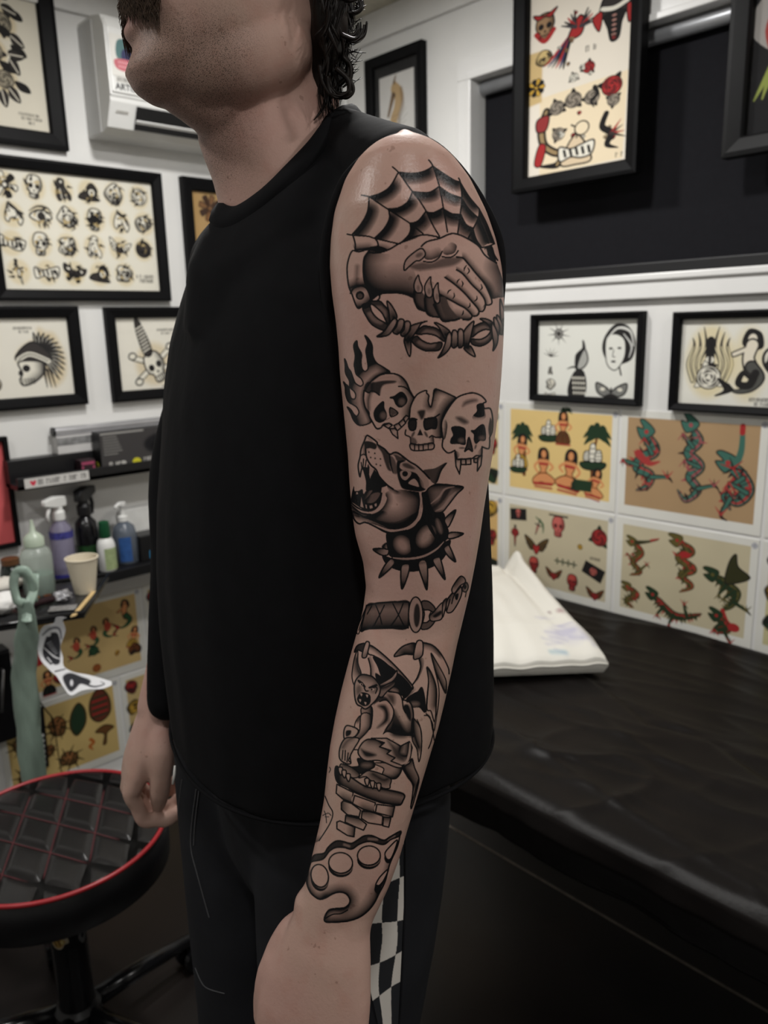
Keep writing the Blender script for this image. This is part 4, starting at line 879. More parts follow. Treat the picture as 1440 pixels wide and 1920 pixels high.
# paper towels, foil, ink caps
def crumple(mb, c, rx, ry, rz, seed, n=14, rough=.3):
    r = np.random.RandomState(seed); rings = []
    for i in range(n + 1):
        t = PI * i / n; ring = []
        for j in range(22):
            a = 2 * PI * j / 22; k = 1 + rough * mnoise.noise(Vector((3 * math.cos(a) + seed, 3 * math.sin(a), 2.4 * t)))
            ring.append((c[0] + rx * math.sin(t) * math.cos(a) * k, c[1] + ry * math.sin(t) * math.sin(a) * k, c[2] + max(0, rz * (1 + math.cos(t) * k)) ))
        rings.append(ring)
    mb.loft(rings[::-1])
    return mb
M_TOWEL = mat('white_paper_towel', (.74, .73, .71), .8, noise=.04, bump=.5, bscale=80)
p = on_tray(0, 1150); e = empty('paper_towel', (p[0], p[1], TZ + .0005), label='crumpled white paper towel at the tray\'s left edge', cat='paper towel')
crumple(MB(), (0, 0, 0), .045, .04, .024, 4).build('towel_sheet', M_TOWEL, e, smooth=True)
p = on_tray(6, 1110) ; e = empty('folded_towel', (p[0], p[1], TZ + .0005), label='folded cream towel behind the crumpled paper towel', cat='paper towel')
crumple(MB(), (0, 0, 0), .05, .03, .018, 9, rough=.15).build('towel_sheet', mat('cream_towel', (.64, .61, .55), .8, noise=.05), e, smooth=True)
p = on_tray(118, 1126); e = empty('foil_wrap', (p[0], p[1], TZ + .0005), label='crumpled clear plastic wrap in front of the paper cup', cat='plastic wrap')
crumple(MB(), (0, 0, 0), .02, .018, .011, 15, rough=.7).build('wrap', mat('silver_wrap', (.5, .5, .52), .15, .5, noise=.3, nscale=90), e)
for i, (x, y, m_, l) in enumerate([(68, 1128, hexc(150, 92, 46), 'copper coloured ink cap left of the clear wrap'), (90, 1124, hexc(112, 66, 40), 'brown ink cap between the squeeze bottle and the clear wrap')]):
    p = on_tray(x, y); e = empty('ink_cap', (p[0], p[1], TZ + .0005), label=l, cat='ink cap')
    MB().lathe([(.006, 0), (.008, .009), (.0095, .0105), (.007, .0105), (.0055, .003), (.0005, .003)], 20, cap=False).build('cap_wall', mat('ink_cap_' + str(i), m_, .25, .4, noise=.1), e, smooth=True, autos=.7)
p = on_tray(78, 1140); e = empty('tattoo_machine', (p[0], p[1], TZ + .001), label='dark tattoo machine lying on the tray liner', cat='machine')
MB().tube([(-.04, .0, .012), (-.012, .004, .012), (-.008, .004, .012), (.03, .008, .012), (.034, .009, .012), (.05, .012, .011)], [.011, .012, .009, .009, .006, .003], 14).build('grip', mat('maroon_black_metal', (.03, .014, .018), .3, .5, noise=.2), e, smooth=True)
MB().tube([(-.04, 0, .012), (-.055, -.002, .013)], [.007, .006], 10).build('cord_socket', M_STEEL, e, smooth=True)
p = on_tray(136, 1140); e = empty('wood_stick', (p[0], p[1], TZ + .001), label='pale wooden stick along the tray\'s right rim', cat='stick')
pa = on_tray(137, 1158) - p; pb = on_tray(176, 1112) - p
MB().loft([[(pa[0] - .006, pa[1], z), (pa[0] + .007, pa[1], z), (pb[0] + .007, pb[1], z), (pb[0] - .006, pb[1], z)] for z in (0, .004)]).build('stick_wood', mat('pale_wood', hexc(196, 168, 118), .6, noise=.2, nscale=20, stretch=(1, .1, 1)), e, bevel=.001)
p = on_tray(118, 1143); e = empty('needle_packet', (p[0], p[1], TZ + .001), label='grey patterned needle packet at the tray\'s front', cat='packet')
cv = Canvas(60, 40, 2, hexc(120, 118, 116))
for k in range(60): cv.ell(random.Random(k).uniform(0, 60), random.Random(k + 99).uniform(0, 40), 1.4, .8, hexc(30, 30, 30) if k % 2 else hexc(190, 190, 188))
o_ = art_plane('packet_foil', cv, .06, .035, M_PRINT, e, (0, 0, .003)); o_.rotation_euler = (0, 0, -.55); MB().box(-.029, -.016, 0, .029, .016, .0028).build('packet_body', M_STEEL, e, bevel=.001).rotation_euler = (0, 0, -.55)
p = onY(20, 1044, 2.2); e = empty('dark_jar', (lx(18, 1045, 2.2), 2.2, ZS), label='dark glossy jar at the left end of the bottle shelf', cat='jar')
MB().lathe([(.028, 0), (.032, .006), (.03, .05), (.024, .07), (.02, .075)], 24).build('jar_body', mat('dark_green_glass', (.01, .014, .012), .1, noise=.3, coat=.5), e, smooth=True, autos=.8); MB().lathe([(.024, .073), (.024, .088), (.02, .09)], 24).build('jar_lid', mat('brown_lid', hexc(110, 76, 50), .4, .3, noise=.2), e, smooth=True, autos=.8)

# hanging green sleeve over the tray edge
M_GRN = mat('pale_green_film', hexc(134, 152, 140), .32, noise=.28, nscale=26, bump=.5, bscale=60, dist=.004, stretch=(1, 1, .25))
e = empty('cord_sleeve', atF(52, 1100, 1.66), label='pale green plastic cord sleeve hanging from the tray to the stool', cat='plastic sleeve')
o0 = np.array(e.location)
def strip(pts, F, wpx, name, bulge=.3, seed=0):
    P = sp([(x, y) for x, y in pts], False, 6); n = len(P); ww = np.interp(np.linspace(0, 1, n), np.linspace(0, 1, len(wpx)), wpx); FF = np.interp(np.linspace(0, 1, n), np.linspace(0, 1, len(F)), F)
    d = np.gradient(P, axis=0); d /= np.linalg.norm(d, axis=1)[:, None]; nn = np.stack([-d[:, 1], d[:, 0]], -1)
    rings = []
    for i in range(n):
        c_ = atF(P[i, 0], P[i, 1], FF[i]) - o0; s_ = atF(P[i, 0] + nn[i, 0] * ww[i], P[i, 1] + nn[i, 1] * ww[i], FF[i]) - o0 - c_; r_ = []
        for j in range(16):
            a = 2 * PI * j / 16; k = 1 + .22 * mnoise.noise(Vector((2 * math.cos(a) + seed, 2 * math.sin(a), i * .25)))
            r_.append(c_ + s_ * math.cos(a) * k - FW * np.linalg.norm(s_) * bulge * math.sin(a) * k)
        rings.append(r_)
    return MB().loft(rings).build(name, M_GRN, e, smooth=True)
strip([(44, 1128), (52, 1165), (48, 1210), (46, 1270), (52, 1340), (58, 1410), (66, 1470), (72, 1520)], [1.62, 1.63, 1.65, 1.66, 1.66, 1.66], [12, 18, 23, 24, 24, 25, 23, 20], 'hanging_sleeve', .28, 1)
strip([(62, 1128), (60, 1095), (46, 1072), (30, 1075), (26, 1100), (32, 1125), (44, 1132)], [1.66, 1.64, 1.62], [9, 9, 10, 9, 8, 8, 9], 'sleeve_loop', .6, 5)
strip([(66, 1075), (62, 1110), (52, 1140), (50, 1165)], [1.68, 1.64, 1.61], [8, 9, 9, 10], 'twisted_end', .5, 8)
# black strap with white marks
e = empty('black_strap', (0, 0, 0), label='narrow black strap with white marks behind the green sleeve', cat='strap')
a = onY(75, 1328, 2.2975); b_ = onY(82, 1440, 2.2975); e.location = a; w_ = .016
MB().loft([[(-w_ * .6, -.002, .003), (w_ * .6, -.002, .003), (w_ * .6, .002, .003), (-w_ * .6, .002, .003)], [(b_[0] - a[0] - w_, -.002, b_[2] - a[2]), (b_[0] - a[0] + w_, -.002, b_[2] - a[2]), (b_[0] - a[0] + w_, .002, b_[2] - a[2]), (b_[0] - a[0] - w_, .002, b_[2] - a[2])]]).build('strap_band', M_BLK, e)
mk = MB()
for k in range(6):
    t = .45 + .09 * k; c_ = (b_ - a) * t; mk.box(c_[0] - .004, -.0032, c_[2] - .004, c_[0] + .006, -.0022, c_[2] + .004)
mk.build('white_marks', M_PLAS, e)
# thin dark cable on the wall
e = empty('thin_cable', onY(62, 1245, 2.2995), label='thin dark cable hanging across the left wall sheets', cat='cable')
o0 = np.array(e.location)
MB().tube([onY(x, y, 2.2995) - o0 for x, y in sp([(56, 1180), (60, 1240), (68, 1300), (84, 1328), (100, 1350), (106, 1390), (112, 1430), (116, 1450)])], .0016, 6).build('cable_run', M_BLK, e, smooth=True)

# tattoo stencil cut-out hanging from the tray
out = np.array([(448, 330), (425, 375), (345, 400), (308, 470), (300, 600), (330, 680), (400, 755), (450, 800), (500, 880), (560, 950), (640, 915), (720, 900), (820, 895), (905, 852), (830, 818), (700, 782), (590, 762), (510, 718), (500, 640), (482, 560), (512, 470), (520, 420), (498, 350), (530, 330)], float) / 4.235 + (0, 1080)
cv = Canvas(150, 160, 1.4, hexc(206, 206, 208), 60, 1150)
G_ = hexc(44, 44, 48); G2_ = hexc(110, 110, 116); f_ = lambda a: np.array(a, float) / 4.235 + (0, 1080)
cv.poly(f_([(345, 560), (380, 470), (450, 450), (480, 520), (480, 640), (470, 700), (400, 700), (345, 640)]), G_, soft=1.2).line(f_([(340, 470), (400, 420), (470, 420), (490, 500)]), [3, 5, 3], G2_, soft=.6).line(f_([(340, 500), (390, 450), (450, 440)]), [1.5, 2.5, 1], hexc(206, 206, 208))
cv.ell(*f_((385, 465))[0:2], 5, 4, hexc(206, 206, 208), soft=1).line(f_([(350, 570), (430, 640), (480, 660)]), [1, 3, 1], hexc(206, 206, 208)).line(f_([(380, 650), (470, 760)]), 2, hexc(206, 206, 208))
cv.poly(f_([(500, 800), (560, 770), (650, 800), (720, 830), (700, 870), (640, 860), (600, 900), (560, 920), (520, 870)]), G_, soft=1.4).line(f_([(700, 870), (760, 880), (830, 860), (800, 840)]), [4, 3, 2, 1], G_).line(f_([(440, 760), (520, 740)]), [3, 2], G_).line(f_([(400, 700), (440, 680)]), 3, G_).ell(*f_((570, 850)), 3, 6, hexc(190, 190, 194), soft=1).line(f_([(640, 880), (700, 880)]), 3, hexc(206, 206, 208))
for k in range(6): cv.line(f_([(375 + 12 * k, 540 + 16 * k), (410 + 10 * k, 520 + 18 * k)]), [1, 2.4, .6], hexc(180, 180, 184), soft=.4)
P_ = sp(out, True, 5); n_ = len(P_); me = bpy.data.meshes.new('stencil')
gx_, gy_ = np.meshgrid(np.arange(cv.nx), np.arange(cv.ny)); X_ = gx_ / cv.res + 60; Y_ = gy_ / cv.res + 1150
ins = Canvas._inside(P_, X_, Y_)
FS = 1.655 + .04 * np.sin((Y_ - 1150) / 45.) - (Y_ - 1150) * .0005
D = (np.stack([X_ - 720, Y_ - 960, np.full_like(X_, FOC)], -1) @ CM.T); D = CC + D * (FS / (D @ FW))[..., None]
o0 = np.array(atF(105, 1170, 1.6)); idx = -np.ones(ins.shape, int); idx[ins] = np.arange(ins.sum())
F_ = [(idx[j, i], idx[j + 1, i], idx[j + 1, i + 1], idx[j, i + 1]) for j in range(cv.ny - 1) for i in range(cv.nx - 1) if ins[j, i] and ins[j + 1, i] and ins[j + 1, i + 1] and ins[j, i + 1]]
me.from_pydata([tuple(v) for v in (D[ins] - o0)], [], F_); ca = me.color_attributes.new('Col', 'FLOAT_COLOR', 'POINT')
ca.data.foreach_set('color', np.concatenate([cv.a[ins], np.ones((ins.sum(), 1))], 1).astype(np.float32).ravel()); me.materials.append(M_PRINT)
e = empty('tattoo_stencil', o0, label='white arm-shaped paper stencil with black shading hanging from the tray', cat='stencil')
o_ = bpy.data.objects.new('stencil_sheet', me); COL.objects.link(o_); o_.parent = e; so = o_.modifiers.new('thick', 'SOLIDIFY'); so.thickness = .0006
# white fitting on the right wall behind the hair
u_, z_ = wallpt('R', 636, 185); e = empty('wall_fitting', M=wallM('R', float(u_), float(z_)), label='white wall fitting with a grey loop handle behind the man\'s hair', cat='wall fitting')
MB().box(-.03, -.05, 0, .045, .075, .012).build('back_plate', M_PLAS, e, bevel=.008, seg=3)
MB().tube([(.012, -.02, .014), (.013, .05, .03), (.026, .06, .03), (.036, .045, .03), (.032, -.018, .03), (.022, -.026, .03)], .004, 10, closed=True).build('loop_handle', M_PLASG, e, smooth=True)
MB().lathe([(.017, 0), (.017, .03), (.014, .036), (.001, .037)], 24, (-.004, -.028, .012)).build('round_cap', mat('bright_white_cap', (.85, .85, .88), .3, noise=.02), e, smooth=True, autos=.7)

# ---------------------------------------------------------------- stool
SZ = .50
A_, B_, C_ = (onZ(*q_, SZ)[:2] for q_ in ((303, 1556), (110, 1456), (30, 1703)))
den = 2 * (A_[0] * (B_[1] - C_[1]) + B_[0] * (C_[1] - A_[1]) + C_[0] * (A_[1] - B_[1]))
sc_ = np.array([((A_ @ A_) * (B_[1] - C_[1]) + (B_ @ B_) * (C_[1] - A_[1]) + (C_ @ C_) * (A_[1] - B_[1])) / den, ((A_ @ A_) * (C_[0] - B_[0]) + (B_ @ B_) * (A_[0] - C_[0]) + (C_ @ C_) * (B_[0] - A_[0])) / den])
SR = float(np.linalg.norm(A_ - sc_)); print('STOOL', sc_, SR)
st = empty('swivel_stool', (sc_[0], sc_[1], 0), label='round black swivel stool with red piping and diamond stitching', cat='stool')
M_VINYL = mat('black_vinyl', (.0085, .0075, .0075), .3, noise=.15, nscale=20, bump=.12, bscale=180)
M_VINYLS = mat('black_vinyl_side', (.0045, .0045, .0055), .42, noise=.15, nscale=20, bump=.12, bscale=180)
q0 = onZ(110, 1550, SZ)[:2]; uB = onZ(179, 1567, SZ)[:2] - q0; vA = onZ(95, 1604, SZ)[:2] - q0
a1, a2 = math.atan2(vA[1], vA[0]), math.atan2(uB[1], uB[0]); n1 = np.array([-math.sin(a1), math.cos(a1)]); n2 = np.array([-math.sin(a2), math.cos(a2)]); S1, S2 = abs(float(uB @ n1)), abs(float(vA @ n2))
of1 = float((q0 - sc_) @ n1); of2 = float((q0 - sc_) @ n2)
def quilt(x, y):
    d1 = (x * n1[0] + y * n1[1] - of1) / S1; d2 = (x * n2[0] + y * n2[1] - of2) / S2
    d1 = abs(d1 - np.round(d1)); d2 = abs(d2 - np.round(d2)); return np.minimum(d1, d2)
NR, NA = 70, 200; rr = np.linspace(0, 1, NR)[:, None] * (SR - .004); aa = np.linspace(0, 2 * PI, NA, endpoint=False)[None]
X_ = rr * np.cos(aa); Y_ = rr * np.sin(aa); Zq = SZ + .004 + .009 * (1 - (rr / SR) ** 4) - .008 * np.exp(-(quilt(X_, Y_) / .11) ** 2) * np.clip((1 - rr / SR) * 8, 0, 1)
s_ = MB(); s_.loft([[(X_[i, j], Y_[i, j], Zq[i, j]) for j in range(NA)] for i in range(1, NR)], cap=True); s_.build('seat_cushion', M_VINYL, st, smooth=True)
MB().lathe([(SR - .006, SZ + .003), (SR, SZ - .002), (SR + .004, SZ - .03), (SR + .002, SZ - .075), (SR - .02, SZ - .092), (.03, SZ - .095)], 96).build('seat_side', M_VINYLS, st, smooth=True, autos=.9)
M_REDP = mat('red_piping_vinyl', hexc(150, 34, 40), .35, noise=.1, nscale=60)
MB().tube([(SR * math.cos(a), SR * math.sin(a), SZ + .004) for a in np.linspace(0, 2 * PI, 121)[:-1]], .0042, 10, closed=True).build('red_piping', M_REDP, st, smooth=True)
M_ST = mat('dull_red_thread', hexc(84, 34, 38), .7, noise=.2, nscale=200)
stt = MB()
for nn_, of, dd, SP in ((n1, of1, (math.cos(a1), math.sin(a1)), S1), (n2, of2, (math.cos(a2), math.sin(a2)), S2)):
    for k in range(-4, 5):
        h = of + k * SP
        if abs(h) >= SR * .96: continue
        L = math.sqrt((SR * .985) ** 2 - h * h); ts = np.linspace(-L, L, 40); pts = []
        for t in ts:
            x, y = nn_[0] * h + dd[0] * t, nn_[1] * h + dd[1] * t; r_ = math.hypot(x, y); w_ = min(1, (1 - r_ / SR) * 8)
            pts.append((x, y, SZ + .004 + .009 * (1 - (r_ / SR) ** 4) - .008 * max(0, w_) + .0006))
        stt.tube(pts, .0011, 5)
stt.build('diamond_stitching', M_ST, st)
pole = MB().lathe([(.034, .11), (.034, SZ - .12), (.05, SZ - .11), (.06, SZ - .094)], 32); pole.build('gas_lift_pole', M_BLKG, st, smooth=True, autos=.7)
# pole stickers: curved patches wrapped on the pole
def wrap(cv, name, ac_, zc_, w, h, R=.0344):
    nx, ny = cv.nx, cv.ny; U, V = np.meshgrid(np.linspace(-w / 2, w / 2, nx), np.linspace(h / 2, -h / 2, ny)); an = ac_ + U / R
    return grid_mesh(name, np.stack([R * np.cos(an), R * np.sin(an), zc_ + V], -1).reshape(-1, 3), nx, ny, cv.a.reshape(-1, 3), M_PRINT, st)
vang = math.atan2(-sc_[1], -sc_[0])
cv = Canvas(60, 50, 2, (.006, .006, .007)); cv.at(26, 25, 22); cv.poly([(-1, -1), (.4, -.2), (.8, -.3), (.9, .3), (.5, .4), (.1, .9), (-.5, .9), (-1, .4)], hexc(150, 140, 120)); cv.poly([(-.9, -.7), (.5, .0), (.4, .4), (0, .75), (-.5, .75), (-.9, .3)], hexc(140, 112, 60)); cv.line([(-.8, -.3), (-.2, -.1), (0, .5)], [.2, .15, .1], hexc(60, 40, 24)).line([(-.6, .2), (-.4, .6)], .12, hexc(60, 40, 24)); cv.ell(.25, .15, .14, .22, hexc(170, 160, 110))
wrap(cv, 'gold_sticker', vang - .42, SZ - .215, .05, .045)
cv = Canvas(60, 60, 2, (.006, .006, .007)); cv.at(30, 24, 24); cv.line([(-.8, -.3), (-.4, .3), (.2, .4), (.8, -.2)], [.2, .26, .26, .16], hexc(120, 120, 122)).line([(-.3, -.3), (.3, -.2)], .16, hexc(110, 110, 112)); wrap(cv, 'grey_eye_sticker', vang - .1, SZ - .14, .05, .05)
cv = Canvas(40, 90, 2, (.006, .006, .007)); cv.at(20, 45, 20); cv.line([(.3, -2), (-.5, -.8), (-.3, -.2), (.4, -.3), (.5, .4), (-.3, 1), (.2, 1.8), (.6, 1.2), (.5, .4)], [.2, .34, .3, .3, .34, .34, .5, .3, .2], hexc(96, 96, 98)); wrap(cv, 'grey_script_sticker', vang + .72, SZ - .2, .03, .085)
hub = MB().lathe([(.04, .06), (.045, .075), (.045, .105), (.036, .115)], 28); hub.build('base_hub', M_BLK, st, smooth=True, autos=.7)
for k in range(5):
    a = .12 + k * 2 * PI / 5; c_, q_ = math.cos(a), math.sin(a)
    lg = MB(); lg.tube([(.03 * c_, .03 * q_, .092), (.15 * c_, .15 * q_, .085), (.27 * c_, .27 * q_, .07)], [.02, .018, .014], 12); L_ = lg.build('base_leg', M_BLKG, st, smooth=True)
    w_ = MB()
    for s2 in (-1, 1): w_.tube([(.27 * c_ - q_ * s2 * .012, .27 * q_ + c_ * s2 * .012, .028), (.27 * c_ - q_ * s2 * .024, .27 * q_ + c_ * s2 * .024, .028)], .027, 18)
    w_.tube([(.27 * c_, .27 * q_, .072), (.27 * c_, .27 * q_, .03)], .009, 10); w_.build('caster', M_BLKG, L_, smooth=True, autos=.7)

# ---------------------------------------------------------------- treatment bed
BZ = .65; BX0, BX1 = .945, 1.808; BY0, BY1 = -.95, 1.40
bed = empty('treatment_bed', ((BX0 + BX1) / 2, .25, 0), label='long treatment bed under a black plastic sheet, along the right wall', cat='bed'); bo = np.array([(BX0 + BX1) / 2, .25, 0])
M_SHEET = mat('black_plastic_sheet', (.0072, .006, .0056), .40, noise=.2, nscale=9, bump=.2, bscale=90, spec=.12)
us = np.concatenate([np.linspace(-.105, -.05, 10), np.linspace(-.045, .05, 22), np.linspace(.055, 1.0, 110)]); vs = np.linspace(0, 1, 300)
def rid(x, y, sx, sy, seed):
    return 1 - abs(mnoise.noise(Vector((x * sx + seed, y * sy, seed))))
CRP = [onZ(*q_, BZ) for q_ in ((1095, 1272), (1150, 1310), (1215, 1365), (1320, 1392), (1440, 1470))]; CRY = [float(q_[1]) for q_ in CRP[::-1]]; CRX = [float(q_[0]) for q_ in CRP[::-1]]
co = []; 
for v in vs:
    y = BY0 + (BY1 - BY0) * v
    for u in us:
        if u < 0:   # draped skirt down the near side
            t = -u; x = BX0 + .012 - .018 * min(1, t / .03) + t * .32; zz = BZ - .012 - t * .94; fl_ = min(1, t / .05)
            x += fl_ * (.010 * mnoise.noise(Vector((y * 7, t * 4, 3))) + .007 * mnoise.noise(Vector((y * 19, t * 3, 9))))
            if t > .09: zz += .016 * mnoise.noise(Vector((y * 5, 0, 7)))
        else:
            x = BX0 + .012 + (BX1 - BX0 - .012) * u; zz = BZ - .012 * max(0, 1 - u / .04) ** 2
            # long shallow creases running lengthwise, plus a few diagonal puckers
            k_ = rid(x - .25 * y, y, 6, 1.5, 2.3) ** 8 * .007 + rid(x + .1 * y, y, 15, 3., 5.1) ** 7 * .0035 + .003 * mnoise.noise(Vector((x * 4, y * 3, 1)))
            zz += k_ * min(1, u * 9)
            # overlap fold of two sheets
            fx = float(np.interp(y, CRY, CRX)) + .004 * mnoise.noise(Vector((y * 14, 0, 2)))
            d_ = x - fx; fa = float(np.clip((1.12 - y) / .15, 0, 1))
            zz += fa * (.008 / (1 + math.exp(max(-40, min(40, d_ / .004)))) * math.exp(-max(0, -d_) / .12) - .003 * math.exp(-((d_ - .008) / .01) ** 2))
            zz += .009 * rid(x * .6 + .8 * y, x - y, 7, 2.6, 8.2) ** 10 * max(0, 1 - abs(u - .16) / .2)
            zz += .006 * max(0, (x - 1.72) / .09) ** 2
        co.append((x - bo[0], y - bo[1], zz))
grid_mesh('plastic_sheet', np.array(co), len(us), len(vs), None, M_SHEET, bed, smooth=True, flip=True).modifiers.new('t', 'SOLIDIFY').thickness = .0012
MB().box(BX0 + .03 - bo[0], BY0 + .02 - bo[1], .585, BX1 - .02 - bo[0], BY1 - .01 - bo[1], BZ - .022).build('mattress_pad', mat('black_bed_vinyl', (.006, .006, .006), .5, noise=.1), bed, bevel=.02, seg=3)
MB().box(BX0 + .22 - bo[0], BY0 + .1 - bo[1], .54, BX1 - .08 - bo[0], BY1 - .1 - bo[1], .585).build('bed_frame', M_BLK, bed)
for x, y in ((1.5, .42), (1.72, .42), (1.5, -.7), (1.72, -.7)):
    MB().tube([(x - bo[0], y - bo[1], .545), (x - bo[0] + .03, y - bo[1], 0.0)], .018, 12).build('bed_leg', M_BLK, bed, smooth=True)

# cushion in a folded white cover
pc = np.array([1.47, 1.115, BZ + .019]); e = empty('cushion', pc, label='white cushion with blue ink smears on the black bed', cat='cushion')
c_near = [onZ(930, 1262, BZ + .03), onZ(1112, 1255, BZ + .03)]
x_ = c_near[1] - c_near[0]; x_[2] = 0; Lx = np.linalg.norm(x_); x_ /= Lx; y_ = np.array([-x_[1], x_[0], 0])
org = c_near[1] - x_ * .36; far = onZ(1010, 1085, BZ + .075) - org; Ly = float(far @ y_) * 1.22; NX, NY = 110, 110
cv = Canvas(100, 100, 1.1, hexc(214, 211, 202)); cv.at(86, 84, 1)
bl = hexc(110, 108, 168)
for k in range(16):
    r_ = random.Random(k); x0_, y0_ = r_.uniform(-22, 8), r_.uniform(-16, 12); cv.line([(x0_, y0_), (x0_ + r_.uniform(4, 10), y0_ + r_.uniform(-1, 4))], [r_.uniform(.6, 2), .4], bl, al=.35, soft=1.2)
cv.ell(-4, 2, 9, 5, hexc(150, 148, 190), al=.4, soft=4); cv.ell(2, -16, 2.6, 2, hexc(150, 112, 116), al=.7, soft=1); cv.ell(-4, -18, 1, 1, hexc(120, 90, 96), al=.7); cv.line([(-18, 12), (-10, 13)], 2, hexc(120, 160, 176), al=.6, soft=1)
UU, VV = np.meshgrid(np.linspace(0, 1, NX), np.linspace(0, 1, NY)); 
def cush(u, v):
    ed = min(u, 1 - u, v, 1 - v); h = .034 + .034 * min(1, ed / .22) ** .6 + .012 * v
    # turned over flap along the far and right edges
    fold = (.006 + .034 * v) * math.exp(-((u - .90) / .055) ** 2) - .014 * v * math.exp(-((u - .79) / .03) ** 2) + .022 * max(0, v - .82) / .18 * math.exp(-((v - .94) / .05) ** 2)
    h += fold + .005 * mnoise.noise(Vector((u * 5, v * 5, 2))) + .004 * mnoise.noise(Vector((u * 11, v * 3, 6)))
    return h
top = []
for j in range(NY):
    for i in range(NX):
        u, v = UU[j, i], VV[j, i]
        xx = u * .40; w_ = 1 - .22 * v * u
        rx = min(xx, .40 - xx); ry = min(v, 1 - v) * Ly
        rc = .035; cxn = 0
        q_ = org + x_ * (xx * 1.0 - .06 * v * u) + y_ * (v * Ly)
        if u > 1 - .12 and (v < .16): q_ = q_ - x_ * .012 * ((u - .88) / .12) ** 2 * (1 - v / .16)
        top.append((q_[0] - pc[0], q_[1] - pc[1], cush(u, v)))
top = np.array(top); M_COV = attr_mat('white_cushion_cover', rough=.7)
colr = cv.a[np.clip(((1 - VV) * (cv.ny - 1)).astype(int), 0, cv.ny - 1), np.clip((UU * (cv.nx - 1)).astype(int), 0, cv.nx - 1)].reshape(-1, 3)
grid_mesh('cover_top', top, NX, NY, colr, M_COV, e, smooth=True, flip=True)
bd_ = [top[i] for i in range(NX)] + [top[j * NX + NX - 1] for j in range(1, NY)] + [top[(NY - 1) * NX + i] for i in range(NX - 2, -1, -1)] + [top[j * NX] for j in range(NY - 2, 0, -1)]
ct = np.mean(bd_, 0); M_WC = mat('white_cotton_side', hexc(206, 203, 194), .7, noise=.04, bump=.3, bscale=40)
MB().loft([[(b2[0], b2[1], b2[2]) for b2 in bd_], [(ct[0] + (b2[0] - ct[0]) * 1.02, ct[1] + (b2[1] - ct[1]) * 1.02, b2[2] * .62) for b2 in bd_], [(ct[0] + (b2[0] - ct[0]) * .985, ct[1] + (b2[1] - ct[1]) * .985, .001) for b2 in bd_]], cap=False).build('cover_side', M_WC, e, smooth=True)
MB().tube([(ct[0] + (b2[0] - ct[0]) * 1.015, ct[1] + (b2[1] - ct[1]) * 1.015, b2[2] * .68) for b2 in bd_[::2]], .0028, 8, closed=True).build('edge_seam', M_WC, e, smooth=True)
